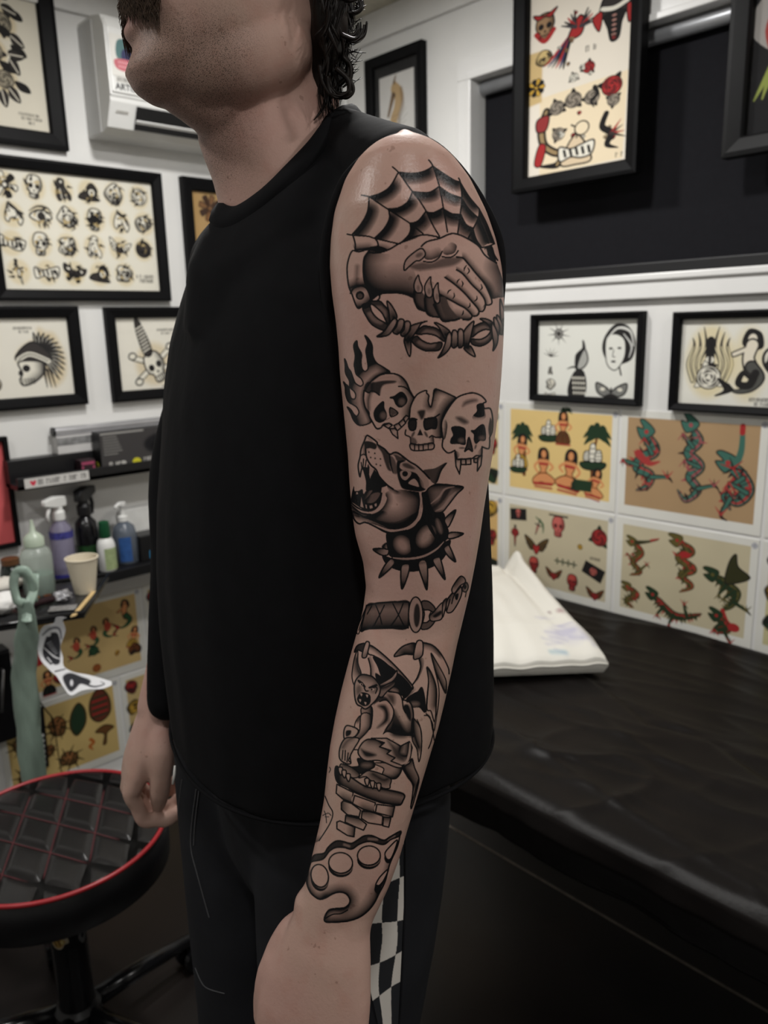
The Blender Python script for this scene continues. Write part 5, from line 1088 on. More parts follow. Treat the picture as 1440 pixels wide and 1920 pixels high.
# ---------------------------------------------------------------- the sleeve tattoo, drawn flat (1 = full ink)
def sleeve_tattoo():
    cv = Canvas(400, 1480, 2.2, [0.], 560, 270)
    K_ = [.94]
    def win(x, y, s): cv.at(x, y, 1. / s); cv.k = s
    def ln(p, w=3.1, a=1., **k): cv.line(p, np.atleast_1d(w) * cv.k, K_, al=a, **k)
    def fl(p, v=.94, a=1., o=0., soft=0., **k):
        cv.poly(p, [v], al=a, soft=soft * cv.k, **k)
        if o: cv.line(p, o * cv.k, K_, closed=True)
    def sh(pts, e, d, a=.92, o=0., **k):
        cv.shade(pts, e, d * cv.k, K_, al=a, **k)
        if o: cv.line(pts, o * cv.k, K_, closed=True)
    def clr(p, v=0., **k): cv.poly(p, [v], **k)
    # --- web
    win(0, 0, 1)
    O = [[(661, 439), (677, 420), (689, 397), (692, 371)], [(692, 369), (712, 363), (731, 350), (747, 323)], [(747, 323), (768, 325), (785, 324), (800, 319), (811, 312)], [(812, 312), (834, 327), (852, 338), (862, 341)], [(863, 342), (879, 368), (898, 391)], [(899, 393), (912, 418), (923, 446), (927, 457)]]
    T = [[(703, 446), (720, 429), (730, 410), (729, 394)], [(727, 392), (746, 390), (764, 379), (773, 360)], [(773, 359), (790, 361), (807, 360), (823, 350)], [(824, 350), (843, 363), (865, 371)], [(866, 372), (879, 392), (896, 408)], [(898, 410), (910, 438), (916, 456)]]
    H = [[(750, 457), (765, 442), (770, 430), (769, 420)], [(769, 419), (784, 414), (798, 397)], [(799, 397), (812, 399), (831, 390)], [(832, 392), (848, 401), (863, 402)], [(864, 402), (874, 421), (888, 428)], [(887, 430), (893, 449), (903, 464)]]
    Cn = [[(780, 447), (790, 441), (793, 438)], [(793, 438), (810, 441), (824, 443)], [(824, 443), (832, 440), (839, 435)], [(839, 435), (850, 436), (858, 439)], [(858, 439), (868, 444), (877, 448)], [(877, 448), (890, 456), (900, 464)]]
    for a, b, d in ((O, T, 22), (T, H, 20), (H, Cn, 24)):
        for i in range(6):
            P = sp(a[i], False, 6).tolist() + sp(b[i], False, 6).tolist()[::-1]; q = sp(a[i], False, 8); n = len(q)
            i0, i1 = ((0, int(n * .72)) if i < 2 else (int(n * .05), int(n * .78)))
            e = q[i0:i1]; nx = np.array(b[i]).mean(0) - np.array(a[i]).mean(0)
            sh(P, e, d, .97, smooth=False, esmooth=False, p=.75); sh(P, e + nx * .18, d * .7, .75, smooth=False, esmooth=False, p=.8)
    for s in ([(736, 313), (747, 323), (760, 341), (773, 359), (787, 377), (799, 396), (811, 421), (824, 443)], [(804, 300), (812, 312), (822, 343), (824, 350), (831, 388), (839, 435)], [(860, 334), (863, 342), (866, 370), (863, 401), (858, 439)], [(899, 392), (897, 408), (887, 429), (877, 448)], [(678, 366), (692, 369), (707, 379), (727, 392), (757, 411), (769, 419), (793, 438)], [(651, 439), (662, 441), (690, 443), (703, 447), (747, 457)], [(927, 457), (915, 462), (903, 464)]):
        ln(s, 2.8)
    for a in O + T + H: ln(a, 2.9)
    sh([(662, 442), (690, 443), (703, 447), (709, 462), (690, 466), (666, 469)], [(666, 468), (690, 466)], 14, .9); sh([(703, 447), (747, 457), (724, 470), (700, 472), (690, 468), (709, 462)], [(692, 470), (712, 466), (726, 470)], 12, .95)
    fl([(692, 464), (709, 461), (726, 468), (712, 473), (698, 472)], .94)
    ln([(662, 442), (666, 457), (666, 469)]); ln([(703, 447), (708, 454), (709, 462)]); ln([(666, 469), (690, 466), (707, 462)])
    # --- hand shake: cuff and wrist
    wr = [(691, 470), (683, 483), (681, 503), (683, 526), (692, 550), (698, 562), (712, 553), (736, 549), (757, 551), (776, 558), (782, 530), (772, 500), (748, 480), (709, 474)]
    clr(wr); sh(wr, [(691, 470), (683, 483), (681, 503), (683, 526), (692, 550)], 44, .95, p=1.1); sh(wr, [(692, 552), (712, 552), (736, 549), (757, 551), (776, 556)], 58, .97, p=1.05)
    cf = [(660, 471), (652, 492), (651, 512), (654, 537), (660, 552), (670, 577), (680, 574), (694, 564), (692, 550), (683, 526), (681, 503), (683, 483), (692, 468), (673, 472)]
    clr(cf); sh(cf, [(656, 540), (668, 536), (684, 534)], 18, .95); sh(cf, [(670, 500), (668, 535)], 8, .5); sh(cf, [(668, 577), (682, 574), (694, 564)], 20, 1.)
    ln(cf, 3, closed=True); ln([(657, 550), (664, 540), (677, 536), (688, 542), (696, 562)]); cv.ell(675, 554, 8.2, 8.2, K_); cv.ell(675, 555, 5, 5, [.72])
    ln([(690, 473), (709, 474), (729, 468), (746, 458), (764, 449), (789, 441), (804, 441), (824, 445)]); ln([(711, 554), (718, 550), (736, 549), (757, 551), (776, 559), (779, 569), (784, 579), (796, 583)]); ln([(696, 562), (703, 566), (711, 560), (712, 553)])
    # back arm
    ba = [(868, 484), (890, 510), (907, 530), (916, 547), (921, 560), (935, 558), (946, 555), (944, 530), (936, 505), (931, 493), (919, 486), (908, 477), (896, 460), (880, 452), (868, 460)]
    sh(ba, [(912, 548), (921, 562), (947, 557), (945, 522), (938, 500)], 34, .97, p=1.); sh(ba, [(868, 484), (890, 510), (907, 530), (918, 552)], 13, .92)
    ln([(790, 462), (801, 453), (824, 447), (840, 440), (852, 438), (870, 444), (896, 460), (908, 477), (919, 486), (931, 493)], 3.2)
    gr = [(768, 499), (790, 492), (810, 493), (830, 484), (858, 482), (868, 485), (852, 497), (820, 503), (785, 507)]
    fl(gr, .72, .85, soft=3.)
    for p in ([(795, 468), (812, 458), (826, 466), (824, 480), (808, 487), (796, 484)], [(830, 470), (844, 455), (856, 460), (852, 474), (836, 478)]): sh(p, [p[-1], p[-2], p[-3]], 20, .85)
    ln([(794, 490), (810, 491), (823, 483), (829, 471)], 2.6); ln([(829, 481), (843, 483), (854, 477), (859, 470)], 2.6)
    th = [(788, 466), (768, 480), (759, 492), (758, 507), (768, 499), (779, 490), (788, 488), (797, 479), (796, 471)]
    clr(th, .18); cv.ell(786, 478, 7, 4, [.6], -.4, soft=2.); ln(th, 2.8, closed=True)
    # front fingers
    s1 = [(856, 482), (868, 484), (879, 496), (890, 510), (907, 530), (916, 547), (922, 563), (921, 570), (913, 572), (910, 569)]
    s2 = [(856, 506), (868, 514), (884, 533), (901, 550), (909, 563), (910, 574), (906, 583), (899, 584)]
    s3 = [(834, 520), (852, 533), (870, 549), (886, 567), (896, 579), (898, 587), (894, 592), (888, 593)]
    s4 = [(823, 552), (841, 561), (859, 571), (872, 578), (884, 590), (884, 596), (879, 600), (868, 599)]
    for a, b, w_ in ((s1, s2, 8), (s2, s3, 10), (s3, s4, 11)):
        P = a + b[::-1]; sh(P, b[:6], w_, .95)
    f4 = [(823, 552), (841, 561), (859, 571), (872, 578), (884, 590), (882, 599), (861, 598), (843, 602), (833, 590)]
    sh(f4, [(823, 556), (838, 590), (858, 597), (876, 600)], 20, .97)
    for s in (s1, s2, s3, s4): ln(s, 3.)
    for f in ([(777, 540), (776, 560), (781, 573), (792, 582), (802, 583), (797, 560), (792, 548)], [(797, 548), (796, 565), (798, 582), (806, 592), (824, 595), (816, 575), (811, 556)], [(813, 560), (818, 580), (828, 600), (845, 603), (860, 598), (843, 575), (836, 558), (826, 556)]):
        fl(f, .74, .95); sh(f, f[:4], 9, .85)
    ln([(777, 545), (776, 560), (781, 573), (792, 582), (800, 584)]); ln([(796, 560), (798, 582), (806, 592), (824, 595)]); ln([(861, 598), (843, 602), (833, 603), (826, 597), (813, 571)])
    for nl in ([(784, 516), (777, 530), (777, 542), (782, 549), (790, 548), (792, 539), (787, 526)], [(807, 519), (797, 534), (797, 548), (802, 557), (809, 556), (811, 546), (808, 530)], [(821, 530), (813, 543), (813, 558), (818, 568), (824, 566), (824, 554), (822, 541)]):
        clr(nl, .22); cx, cy = np.mean(nl, 0); cv.ell(cx, cy + 5, 3, 6, [.5], soft=1.5); ln(nl, 2.6, closed=True)
    for a in ([(875, 497), (871, 503), (870, 508)], [(877, 502), (880, 508), (876, 514)], [(862, 523), (858, 527), (857, 531)], [(866, 527), (868, 532), (866, 538)], [(846, 543), (841, 546), (839, 551)], [(851, 549), (852, 555), (849, 560)], [(902, 533), (904, 540), (900, 544)], [(894, 555), (894, 561), (889, 565)], [(881, 568), (881, 574), (877, 577)], [(869, 582), (868, 588), (866, 591)]): ln(a, [1.2, 2.8, 1.2])
    # web bits at the far right
    fl([(908, 465), (922, 461), (928, 478), (930, 492), (920, 486)], .9, .95); ln([(921, 461), (926, 476), (933, 488)], 3); clr([(911, 466), (914, 476), (909, 472)], .1)
    # --- barbed wire
    def strand(p, e=None):
        fl(p, .80); q = np.asarray(p, float); c = q.mean(0); cv.poly(c + (q - c) * [.62, .5], [.45], soft=2.2 * cv.k, al=.8); ln(p, 2.7, closed=True)
    def barb(p, tip, dk=.92):
        clr(p, .22); q = np.asarray(p, float); d = np.linalg.norm(q.max(0) - q.min(0)) / cv.k
        sh(p, [tip, tip + (q.mean(0) - tip) * .25], d * .75, dk, esmooth=False); sh(p, [q[0], q[1]], 5, .5); ln(p, 2.8, closed=True)
    win(640, 550, 9)
    strand([(470, 150), (640, 130), (720, 200), (800, 300), (810, 480), (770, 500), (690, 340), (570, 220)]); strand([(360, 240), (420, 390), (520, 530), (690, 620), (770, 600), (770, 520), (620, 430), (520, 320), (470, 200)])
    fl([(340, 190), (470, 150), (500, 210), (380, 260)], .92)
    A = np.array
    barb([(770, 130), (860, 220), (940, 400), (830, 470), (800, 300)], A((900, 440)))
    barb([(1060, 780), (1170, 800), (1160, 1060), (1100, 960)], A((1120, 800)))
    barb([(1190, 540), (1440, 470), (1350, 510), (1280, 620), (1180, 760), (1090, 790), (1070, 740), (1160, 620)], A((1110, 780)))
    for c in ([(1070, 490), (1120, 465), (1165, 510), (1140, 640), (1060, 730), (1000, 690), (1060, 600)], [(960, 460), (1010, 430), (1060, 470), (1030, 600), (950, 690), (870, 650), (930, 560)]): barb(c, A(c[4]), .85)
    barb([(900, 420), (940, 470), (880, 600), (780, 710), (600, 730), (720, 640), (820, 500)], A((620, 725)))
    win(0, 0, 1)
    strand([(780, 625), (792, 612), (804, 612), (821, 617), (834, 632), (832, 640), (818, 630), (801, 626), (788, 627)]); strand([(772, 638), (780, 649), (795, 657), (806, 658), (824, 656), (828, 642), (806, 644), (791, 638), (781, 630)])
    win(790, 550, 9)
    strand([(850, 600), (960, 520), (1080, 490), (1200, 560), (1170, 620), (1080, 610), (960, 660), (850, 740)]); strand([(840, 770), (980, 780), (1110, 720), (1190, 620), (1220, 690), (1140, 820), (1000, 890), (860, 860)])
    barb([(220, 500), (290, 510), (480, 640), (420, 750), (380, 740), (300, 580)], A((430, 720))); barb([(720, 920), (830, 890), (910, 1060), (840, 1040), (760, 980)], A((780, 900)))
    barb([(720, 640), (880, 470), (860, 620), (800, 860), (740, 920), (720, 860)], A((750, 900)))
    for c in ([(620, 640), (670, 600), (710, 660), (710, 860), (660, 920), (620, 880)], [(520, 660), (560, 620), (610, 670), (610, 860), (560, 920), (510, 880)]): barb(c, A(c[4]), .85)
    barb([(440, 690), (490, 660), (510, 760), (490, 900), (400, 1020), (280, 1090), (340, 990), (400, 850)], A((290, 1080)))
    barb([(990, 430), (1090, 430), (1200, 490), (1180, 580), (1100, 500)], A((1180, 540)))
    for c in ([(1330, 100), (1370, 200), (1400, 330), (1400, 600), (1360, 560), (1330, 350)], [(1270, 400), (1300, 380), (1370, 520), (1380, 650), (1330, 680)], [(1220, 440), (1260, 420), (1320, 560), (1310, 690), (1270, 700)]): barb(c, A(c[3]), .85)
    barb([(1190, 510), (1230, 540), (1290, 700), (1280, 850), (1210, 970), (1220, 850), (1190, 650)], A((1212, 960))); ln([(1400, 450), (1440, 470)], 8); ln([(1380, 660), (1430, 770)], 6)
    # --- flames and first skull
    win(0, 0, 1)
    sb = [(731, 698), (713, 702), (698, 713), (686, 730), (683, 748), (685, 764), (693, 781), (696, 791)]
    fm = [(684, 629), (692, 636), (698, 648), (699, 666), (706, 680), (720, 689)] + sb + [(683, 797), (672, 797), (663, 788), (657, 774), (651, 763), (658, 768), (664, 777), (669, 780), (673, 773), (669, 764), (662, 759), (653, 753), (648, 739), (647, 726), (644, 716), (648, 720), (654, 726), (656, 739), (659, 747), (665, 748), (667, 741), (664, 734), (656, 726), (655, 714), (648, 700), (647, 684), (646, 673), (649, 678), (653, 690), (658, 697), (663, 711), (667, 719), (676, 724), (681, 719), (677, 710), (668, 702), (665, 690), (664, 683), (666, 667), (663, 648), (669, 639), (671, 650), (678, 664), (677, 678), (679, 691), (684, 696), (689, 693), (690, 687), (688, 672), (686, 657), (689, 643)]
    fl(fm, .93); cv.shade(fm, np.array(sb) - (9, 3), 17, [.14], al=1., p=.8); sh(fm, sb, 9, .8); sh(fm, [(720, 689), (731, 698)], 16, .9); ln(fm, 2.4, closed=True)
    win(635, 670, 9)
    sk = [(570, 390), (700, 300), (870, 270), (1030, 310), (1140, 420), (1200, 560), (1270, 680), (1220, 830), (1195, 1000), (1100, 1010), (1020, 1080), (930, 1150), (850, 1115), (760, 1130), (710, 1190), (640, 1200), (580, 1110), (520, 1000), (510, 930), (450, 850), (420, 700), (430, 560), (510, 600), (550, 570)]
    clr(sk); sh(sk, [(1080, 330), (1160, 440), (1210, 570), (1270, 690), (1200, 900), (1190, 1000)], 17, .93); sh(sk, [(560, 420), (540, 560), (500, 720), (500, 880)], 7, .75)
    fl([(550, 440), (640, 410), (800, 390), (960, 395), (950, 430), (780, 460), (720, 520), (690, 640), (620, 590), (550, 585)], .88, .92, soft=1.6)
    clr([(570, 400), (700, 320), (850, 300), (1000, 330), (1040, 400), (940, 370), (760, 370), (640, 400)], .12, soft=8); fl([(430, 540), (470, 430), (550, 420), (550, 570), (510, 600)], .86, .9)
    ln([(1010, 490), (1100, 500), (1180, 560), (1270, 690)], 2.6); ln(sk[:7]); ln([(430, 560), (420, 700), (450, 850), (510, 930), (520, 1000), (580, 1110), (640, 1200), (710, 1190), (760, 1130), (850, 1115), (900, 1140)]); ln([(430, 560), (510, 600), (550, 570), (620, 590), (690, 640)], 2.4)
    for ey in ([(750, 750), (640, 850), (600, 950), (630, 1060), (710, 1090), (790, 1040), (800, 950), (760, 850)], [(870, 680), (940, 660), (1050, 590), (1120, 640), (1150, 720), (1120, 790), (1040, 840), (970, 790), (930, 700)]):
        fl(ey, .9, .97, o=2.6); c = np.mean(ey, 0); cv.ell(c[0] + 45, c[1] + 40, 55, 60, [.5], soft=25, al=.7)
    ln([(750, 750), (745, 800)], 3); fl([(870, 850), (1000, 940), (880, 1000)], .7, smooth=False, o=2.6); ln([(800, 1060), (860, 1020)], [1, 5, 1], .7)
    for t in ([(930, 1150), (1010, 1110), (1060, 1180), (990, 1240)], [(1010, 1110), (1090, 1040), (1130, 1110), (1060, 1180)], [(860, 1210), (940, 1195), (990, 1240), (1000, 1370), (910, 1300)], [(760, 1150), (850, 1110), (900, 1150), (840, 1200)], [(1090, 1030), (1140, 980), (1190, 1010), (1130, 1100)]): clr(t, .1); sh(t, t[:2], 6, .7); ln(t, 2.6, closed=True, smooth=False)
    # --- second skull
    win(0, 0, 1)
    s2k = [(768, 781), (770, 762), (778, 745), (786, 737), (799, 732), (800, 737), (804, 742), (803, 753), (808, 763), (812, 745), (815, 730), (828, 733), (846, 741), (855, 747), (844, 758), (833, 776), (828, 792), (827, 815), (828, 820), (817, 820), (810, 817), (805, 821), (804, 828), (770, 829), (769, 820), (761, 817), (761, 806), (766, 800)]
    clr(s2k); sh(s2k, [(855, 747), (842, 760), (832, 776), (827, 795), (828, 820)], 17, .95, p=.9); sh(s2k, [(815, 732), (808, 750), (806, 760)], 16, .95); sh(s2k, [(816, 731), (840, 738)], 9, .6); ln(s2k[:20], 2.8); ln([(768, 781), (766, 800)], 2.6); ln([(761, 806), (760, 815), (769, 820), (770, 831)], 2.6); ln([(828, 820), (817, 820), (810, 817), (805, 820)], 2.6)
    win(775, 720, 9)
    fl([(70, 470), (130, 440), (200, 450), (180, 560), (135, 600), (100, 540)], .9, .9, soft=2.); ln([(190, 590), (300, 580), (380, 550), (440, 510)], 2.8); ln([(60, 600), (0, 580), (-70, 590)], 2.8)
    fl([(190, 605), (380, 575), (385, 740), (300, 750), (200, 765)], .88, .95, o=2.6); fl([(-80, 640), (0, 600), (50, 640), (30, 770), (-60, 770)], .88, .95, o=2.4); fl([(115, 755), (165, 865), (65, 865)], .85, smooth=False)
    for x in (215, -5): cv.ell(x, 850, 20, 55, [.7], .5 if x < 0 else -.5, soft=10)
    sh([(260, 900), (330, 870), (350, 1000), (250, 1000)], [(330, 880), (345, 1000)], 9, .9); fl([(-50, 900), (30, 920), (60, 1000), (-40, 1010)], .75, .8, soft=1.5)
    tt = [(-50, 1010), (100, 1025), (330, 1000), (340, 1090), (250, 1110), (100, 1125), (-30, 1110)]; clr(tt, .12); sh(tt, tt[:3], 6, .8); ln(tt, 2.6, closed=True)
    for x in (20, 90, 165, 250): ln([(x, 1015), (x + 3, 1115)], 2.2)
    # --- third skull
    s3k = [(500, 930), (475, 700), (510, 560), (620, 370), (740, 230), (880, 170), (1010, 150), (1130, 190), (1200, 250), (1225, 300), (1180, 330), (1200, 410), (1300, 420), (1340, 600), (1330, 800), (1290, 900), (1290, 980), (1270, 1090), (1160, 1060), (1160, 1190), (980, 1260), (730, 1260), (700, 1120), (620, 1160), (560, 1150), (490, 1060)]
    clr(s3k); sh([(480, 700), (540, 600), (575, 700), (545, 900), (500, 930)], [(575, 640), (560, 780), (530, 920)], 9, .92); fl([(830, 380), (860, 300), (960, 260), (1060, 255), (1080, 290), (1010, 310), (900, 345)], .75, .85, soft=3); fl([(720, 560), (820, 560), (930, 640), (860, 675), (760, 620)], .85, .85, soft=3)
    fl([(1180, 330), (1200, 420), (1200, 530), (1100, 565), (1020, 530), (1080, 460), (1080, 360)], .92, soft=.8); sh([(1200, 420), (1220, 560), (1100, 640), (1000, 590), (1020, 530), (1200, 520)], [(1030, 540), (1190, 530)], 10, .7); fl([(1300, 570), (1330, 640), (1320, 800), (1285, 880), (1265, 760), (1285, 620)], .85, .95, soft=1)
    ln(s3k[:19], 3.); ln([(500, 930), (490, 1060), (560, 1150), (620, 1160), (700, 1120)], 3.); ln([(1180, 330), (1080, 355), (1080, 460), (1020, 530)], 2.2)
    for ey in ([(650, 740), (760, 720), (870, 770), (870, 900), (870, 1015), (760, 1000), (640, 1000), (640, 930), (680, 860)], [(980, 790), (1040, 780), (1120, 710), (1180, 690), (1210, 780), (1210, 940), (1120, 950), (1060, 1000), (1030, 940), (1030, 850)]):
        fl(ey, .92, .97, o=2.4); c = np.mean(ey, 0); cv.ell(c[0] + 60, c[1] + 70, 50, 40, [.5], soft=30, al=.7)
    fl([(940, 900), (1000, 1130), (930, 1100), (865, 1140), (900, 1040)], .8, o=2.4, smooth=False); cv.ell(820, 1080, 50, 14, [.7], soft=12); cv.ell(1050, 1060, 14, 40, [.75], .3, soft=12)
    sh([(710, 1130), (790, 1180), (740, 1250)], [(710, 1130), (740, 1250)], 8, .9); sh([(1160, 1070), (1100, 1130), (1060, 1190), (1150, 1190)], [(1160, 1070), (1150, 1190)], 9, .8)
    ln([(700, 1120), (720, 1200), (730, 1260), (830, 1265), (980, 1260), (1060, 1210), (1150, 1200), (1160, 1070)], 2.8)
    for t in ([(700, 1160), (735, 1270), (800, 1280), (800, 1360), (780, 1520), (720, 1390)], [(800, 1270), (885, 1265), (885, 1360), (810, 1360)], [(885, 1265), (970, 1255), (970, 1355), (890, 1360)], [(1020, 1260), (1090, 1250), (1080, 1330), (1025, 1320)], [(1090, 1240), (1160, 1200), (1140, 1370), (1080, 1470), (1085, 1330)]): clr(t, .08); sh(t, t[:2], 8, .75); ln(t, 2.7, closed=True, smooth=False)
    # --- dog
    win(710, 850, 8.47)
    be = [(710, 270), (880, 240), (1000, 180), (1060, 150), (1085, 160), (1000, 280), (930, 460), (860, 470), (780, 370)]; fl(be, .78, .95); sh(be, [(1070, 160), (1000, 270), (930, 460)], 8, .8); ln([(800, 390), (900, 320), (980, 230)], [1, 4, 1], .0 + .01)
    win(650, 950, 6.26)
    nk = [(470, 300), (620, 290), (760, 230), (870, 110), (900, 20), (960, 40), (1130, 60), (1170, 200), (1200, 290), (1190, 370), (1150, 410), (1040, 500), (900, 580), (720, 600), (520, 590), (480, 480)]
    fl(nk, .93); cv.ell(655, 450, 95, 75, [.12], .9, soft=42, al=.95); cv.ell(930, 350, 75, 120, [.12], .55, soft=45, al=.9); cv.ell(1085, 230, 26, 90, [.4], -.3, soft=25, al=.8)
    ln([(735, 290), (760, 420), (775, 580)], [3, 6, 4]); ln([(930, 150), (990, 260), (1060, 390)], [4, 7, 3])
    cb = [(420, 570), (540, 605), (720, 620), (900, 590), (1060, 510), (1160, 410), (1225, 400), (1170, 560), (1060, 680), (900, 745), (700, 765), (540, 725), (450, 660)]
    for p, tip in (([(310, 500), (420, 490), (490, 500), (480, 565), (400, 565)], (320, 502)), ([(1190, 320), (1250, 300), (1370, 315), (1290, 360), (1195, 375)], (1365, 315)), ([(1155, 140), (1280, 40), (1200, 230), (1165, 210)], (1275, 45)), ([(420, 470), (470, 430), (480, 500)], (430, 460))): barb(p, A(tip))
    fl(cb, .93); ln([(540, 600), (720, 612), (900, 582), (1050, 502), (1150, 400)], 4.6); cv.line([(545, 602), (720, 612), (900, 582), (1050, 502), (1140, 412)], [14, 26, 26, 22, 8], [.22])
    for p, tip in (([(520, 610), (565, 655), (500, 740), (380, 835), (440, 700)], (390, 828)), ([(650, 685), (735, 680), (720, 800), (650, 968), (635, 800)], (650, 960)), ([(840, 665), (940, 650), (945, 965), (900, 880)], (940, 955)), ([(1010, 625), (1080, 590), (1110, 640), (1155, 855), (1060, 730)], (1152, 845)), ([(1140, 495), (1190, 450), (1220, 490), (1280, 645), (1200, 590)], (1276, 636))): barb(p, A(tip))
    win(710, 850, 8.47)
    fe = [(880, 500), (1000, 490), (1200, 510), (1345, 540), (1240, 650), (1100, 830), (1010, 930), (870, 950), (800, 860), (750, 620)]
    clr(fe, .55); sh(fe, [(880, 500), (1100, 495), (1340, 540)], 14, .95); sh(fe, [(750, 620), (800, 860), (870, 950)], 20, .95); fl([(1050, 570), (1150, 560), (1060, 720), (960, 830), (860, 900), (830, 850), (960, 750)], .85, .9, soft=2); cv.line([(830, 800), (960, 690), (1050, 570), (1200, 530)], [10, 34, 30, 8], [.3], soft=6); cv.line([(900, 920), (1030, 850), (1140, 700), (1230, 610)], [10, 50, 50, 8], [.22], soft=10, al=.8); ln(fe, 2.6, closed=True)
    # head mass
    hd = [(60, 560), (350, 540), (640, 560), (720, 620), (700, 800), (690, 980), (610, 1100), (440, 1210), (220, 1250), (0, 1150), (-200, 1000), (0, 950), (110, 800)]
    ck = [(100, 640), (250, 560), (440, 560), (640, 620), (660, 760), (620, 960), (500, 1100), (300, 1190), (100, 1160), (-60, 1090), (-330, 990), (-440, 960), (-330, 1010), (-100, 960), (60, 860), (130, 720)]
    clr(hd); sh(ck, [(560, 580), (655, 700), (640, 900), (560, 1050), (400, 1160), (200, 1180), (0, 1120), (-200, 1030)], 40, .97, p=.95); sh(ck, [(120, 660), (130, 760), (60, 880), (-60, 970)], 13, .9); sh(ck, [(440, 545), (640, 600)], 20, .9)
    fl([(680, 620), (760, 600), (850, 880), (900, 960), (760, 1060), (600, 1180), (480, 1230), (640, 1080), (700, 880)], .93)
    cv.line([(640, 590), (672, 720), (650, 920), (590, 1080), (440, 1195), (220, 1235), (20, 1150)], [10, 40, 46, 46, 44, 40, 30], [.14]); ln([(620, 620), (650, 740), (625, 930), (560, 1070), (430, 1165), (220, 1200), (30, 1120)], 2.); ln([(440, 1222), (220, 1258), (0, 1175)], 3)
    win(645, 805, 9)
    snout = [(350, 180), (380, 110), (430, 120), (550, 210), (580, 260), (680, 330), (770, 420), (850, 390), (930, 410), (1100, 540), (1220, 610), (1340, 720), (1440, 830), (1400, 1010), (1300, 1060), (1000, 1020), (830, 1010), (720, 930), (600, 800), (540, 680), (450, 600), (380, 470), (370, 330), (330, 300)]
    clr(snout)
    mo = [(300, 620), (420, 650), (520, 690), (600, 810), (720, 940), (650, 980), (640, 1090), (600, 1240), (520, 1345), (400, 1375), (250, 1335), (120, 1240), (130, 1100), (165, 960), (180, 1060), (250, 1060), (300, 1010), (330, 1010), (340, 1080), (370, 1030), (370, 880), (330, 720)]
    fl([(310, 640), (420, 650), (520, 690), (600, 810), (720, 940), (640, 990), (635, 1090), (480, 1030), (375, 1040), (370, 880), (330, 720)], .96)
    lj = [(165, 960), (130, 1100), (120, 1240), (250, 1335), (400, 1375), (520, 1345), (600, 1240), (635, 1070), (480, 1025), (380, 1035), (330, 1090), (310, 1010), (240, 1040), (180, 1040)]
    fl(lj, .9); 
    for t in ([(380, 1230), (430, 1130), (520, 1070), (610, 1080), (560, 1180), (480, 1240)], [(340, 1190), (400, 1060), (480, 1030), (430, 1110)]): clr(t, .62); sh(t, t[:2], 5, .7)
    for t in ([(265, 1310), (290, 1090), (320, 1230), (345, 1340)], [(165, 980), (150, 1110), (140, 1220), (130, 1190), (140, 1080)], [(180, 1190), (205, 1180), (195, 1270)], [(220, 1200), (245, 1200), (235, 1300)], [(350, 1260), (390, 1265), (400, 1350), (360, 1340)], [(420, 1280), (480, 1270), (500, 1330), (430, 1355)], [(500, 1260), (560, 1230), (560, 1300), (520, 1320)], [(200, 1050), (240, 1050), (250, 1100), (190, 1110)]): clr(t, .14, smooth=False); ln(t, 2., closed=True, smooth=False)
    clr([(420, 620), (515, 690), (460, 800), (440, 880), (415, 760)], .12, smooth=False); ln([(420, 630), (415, 760), (440, 880), (460, 800), (515, 690)], 2.2, smooth=False)
    lip = [(640, 980), (700, 1090), (690, 1250), (600, 1370), (450, 1430), (280, 1400), (120, 1270), (150, 1240), (300, 1340), (440, 1375), (560, 1310), (620, 1180)]
    clr(lip, .08); ln([(120, 1240), (250, 1335), (400, 1378), (520, 1345), (600, 1240), (635, 1080)], 3); ln([(120, 1275), (280, 1405), (450, 1435)], 2.4)
    sh([(100, 1290), (280, 1410), (480, 1430), (620, 1380), (560, 1480), (300, 1560), (160, 1500)], [(110, 1300), (280, 1415), (480, 1440), (620, 1380)], 16, .9)
    fl([(350, 210), (450, 205), (550, 260), (530, 335), (440, 320), (365, 320)], .88, .95, soft=.8); cv.ell(440, 170, 60, 16, [.25], .6, soft=8)
    fl([(570, 265), (680, 340), (780, 440), (770, 600), (800, 700), (740, 680), (690, 560), (640, 400), (570, 300)], .82, .95, soft=1.2); fl([(780, 450), (850, 500), (890, 620), (900, 740), (830, 740), (780, 620)], .72, .9, soft=1.5); cv.line([(770, 440), (790, 600), (830, 740)], [20, 30, 8], [.93])
    fl([(790, 410), (900, 405), (1040, 500), (1000, 560), (900, 540), (850, 450)], .78, .95, soft=1); cv.line([(800, 420), (880, 420), (960, 460)], 22, [.35], soft=8)
    fl([(890, 560), (950, 530), (1010, 530), (940, 620), (980, 680), (1080, 700), (1240, 760), (1300, 960), (1380, 1010), (1280, 1050), (1100, 1030), (980, 990), (930, 880), (900, 760)], .93, soft=1)
    clr([(945, 590), (990, 555), (1100, 550), (1240, 630), (1345, 750), (1420, 850), (1430, 960), (1360, 1000), (1330, 880), (1260, 780), (1200, 725), (1050, 690), (970, 650)], .18); fl([(990, 580), (1080, 575), (1200, 660), (1130, 670), (1010, 630)], .8, .9, soft=1.6)
    clr([(945, 730), (1000, 695), (1130, 720), (1115, 790), (1040, 860), (970, 820)], .2); cv.ell(1030, 750, 48, 46, K_); clr([(1085, 905), (1190, 835), (1275, 965), (1180, 950)], .1)
    sh([(1230, 780), (1330, 880), (1350, 1010), (1280, 1000)], [(1240, 790), (1290, 980)], 14, .9)
    for x, y in ((420, 385), (520, 405), (450, 475), (525, 490), (615, 500), (545, 590), (615, 610)): cv.ell(x, y, 14, 14, [.85], soft=5)
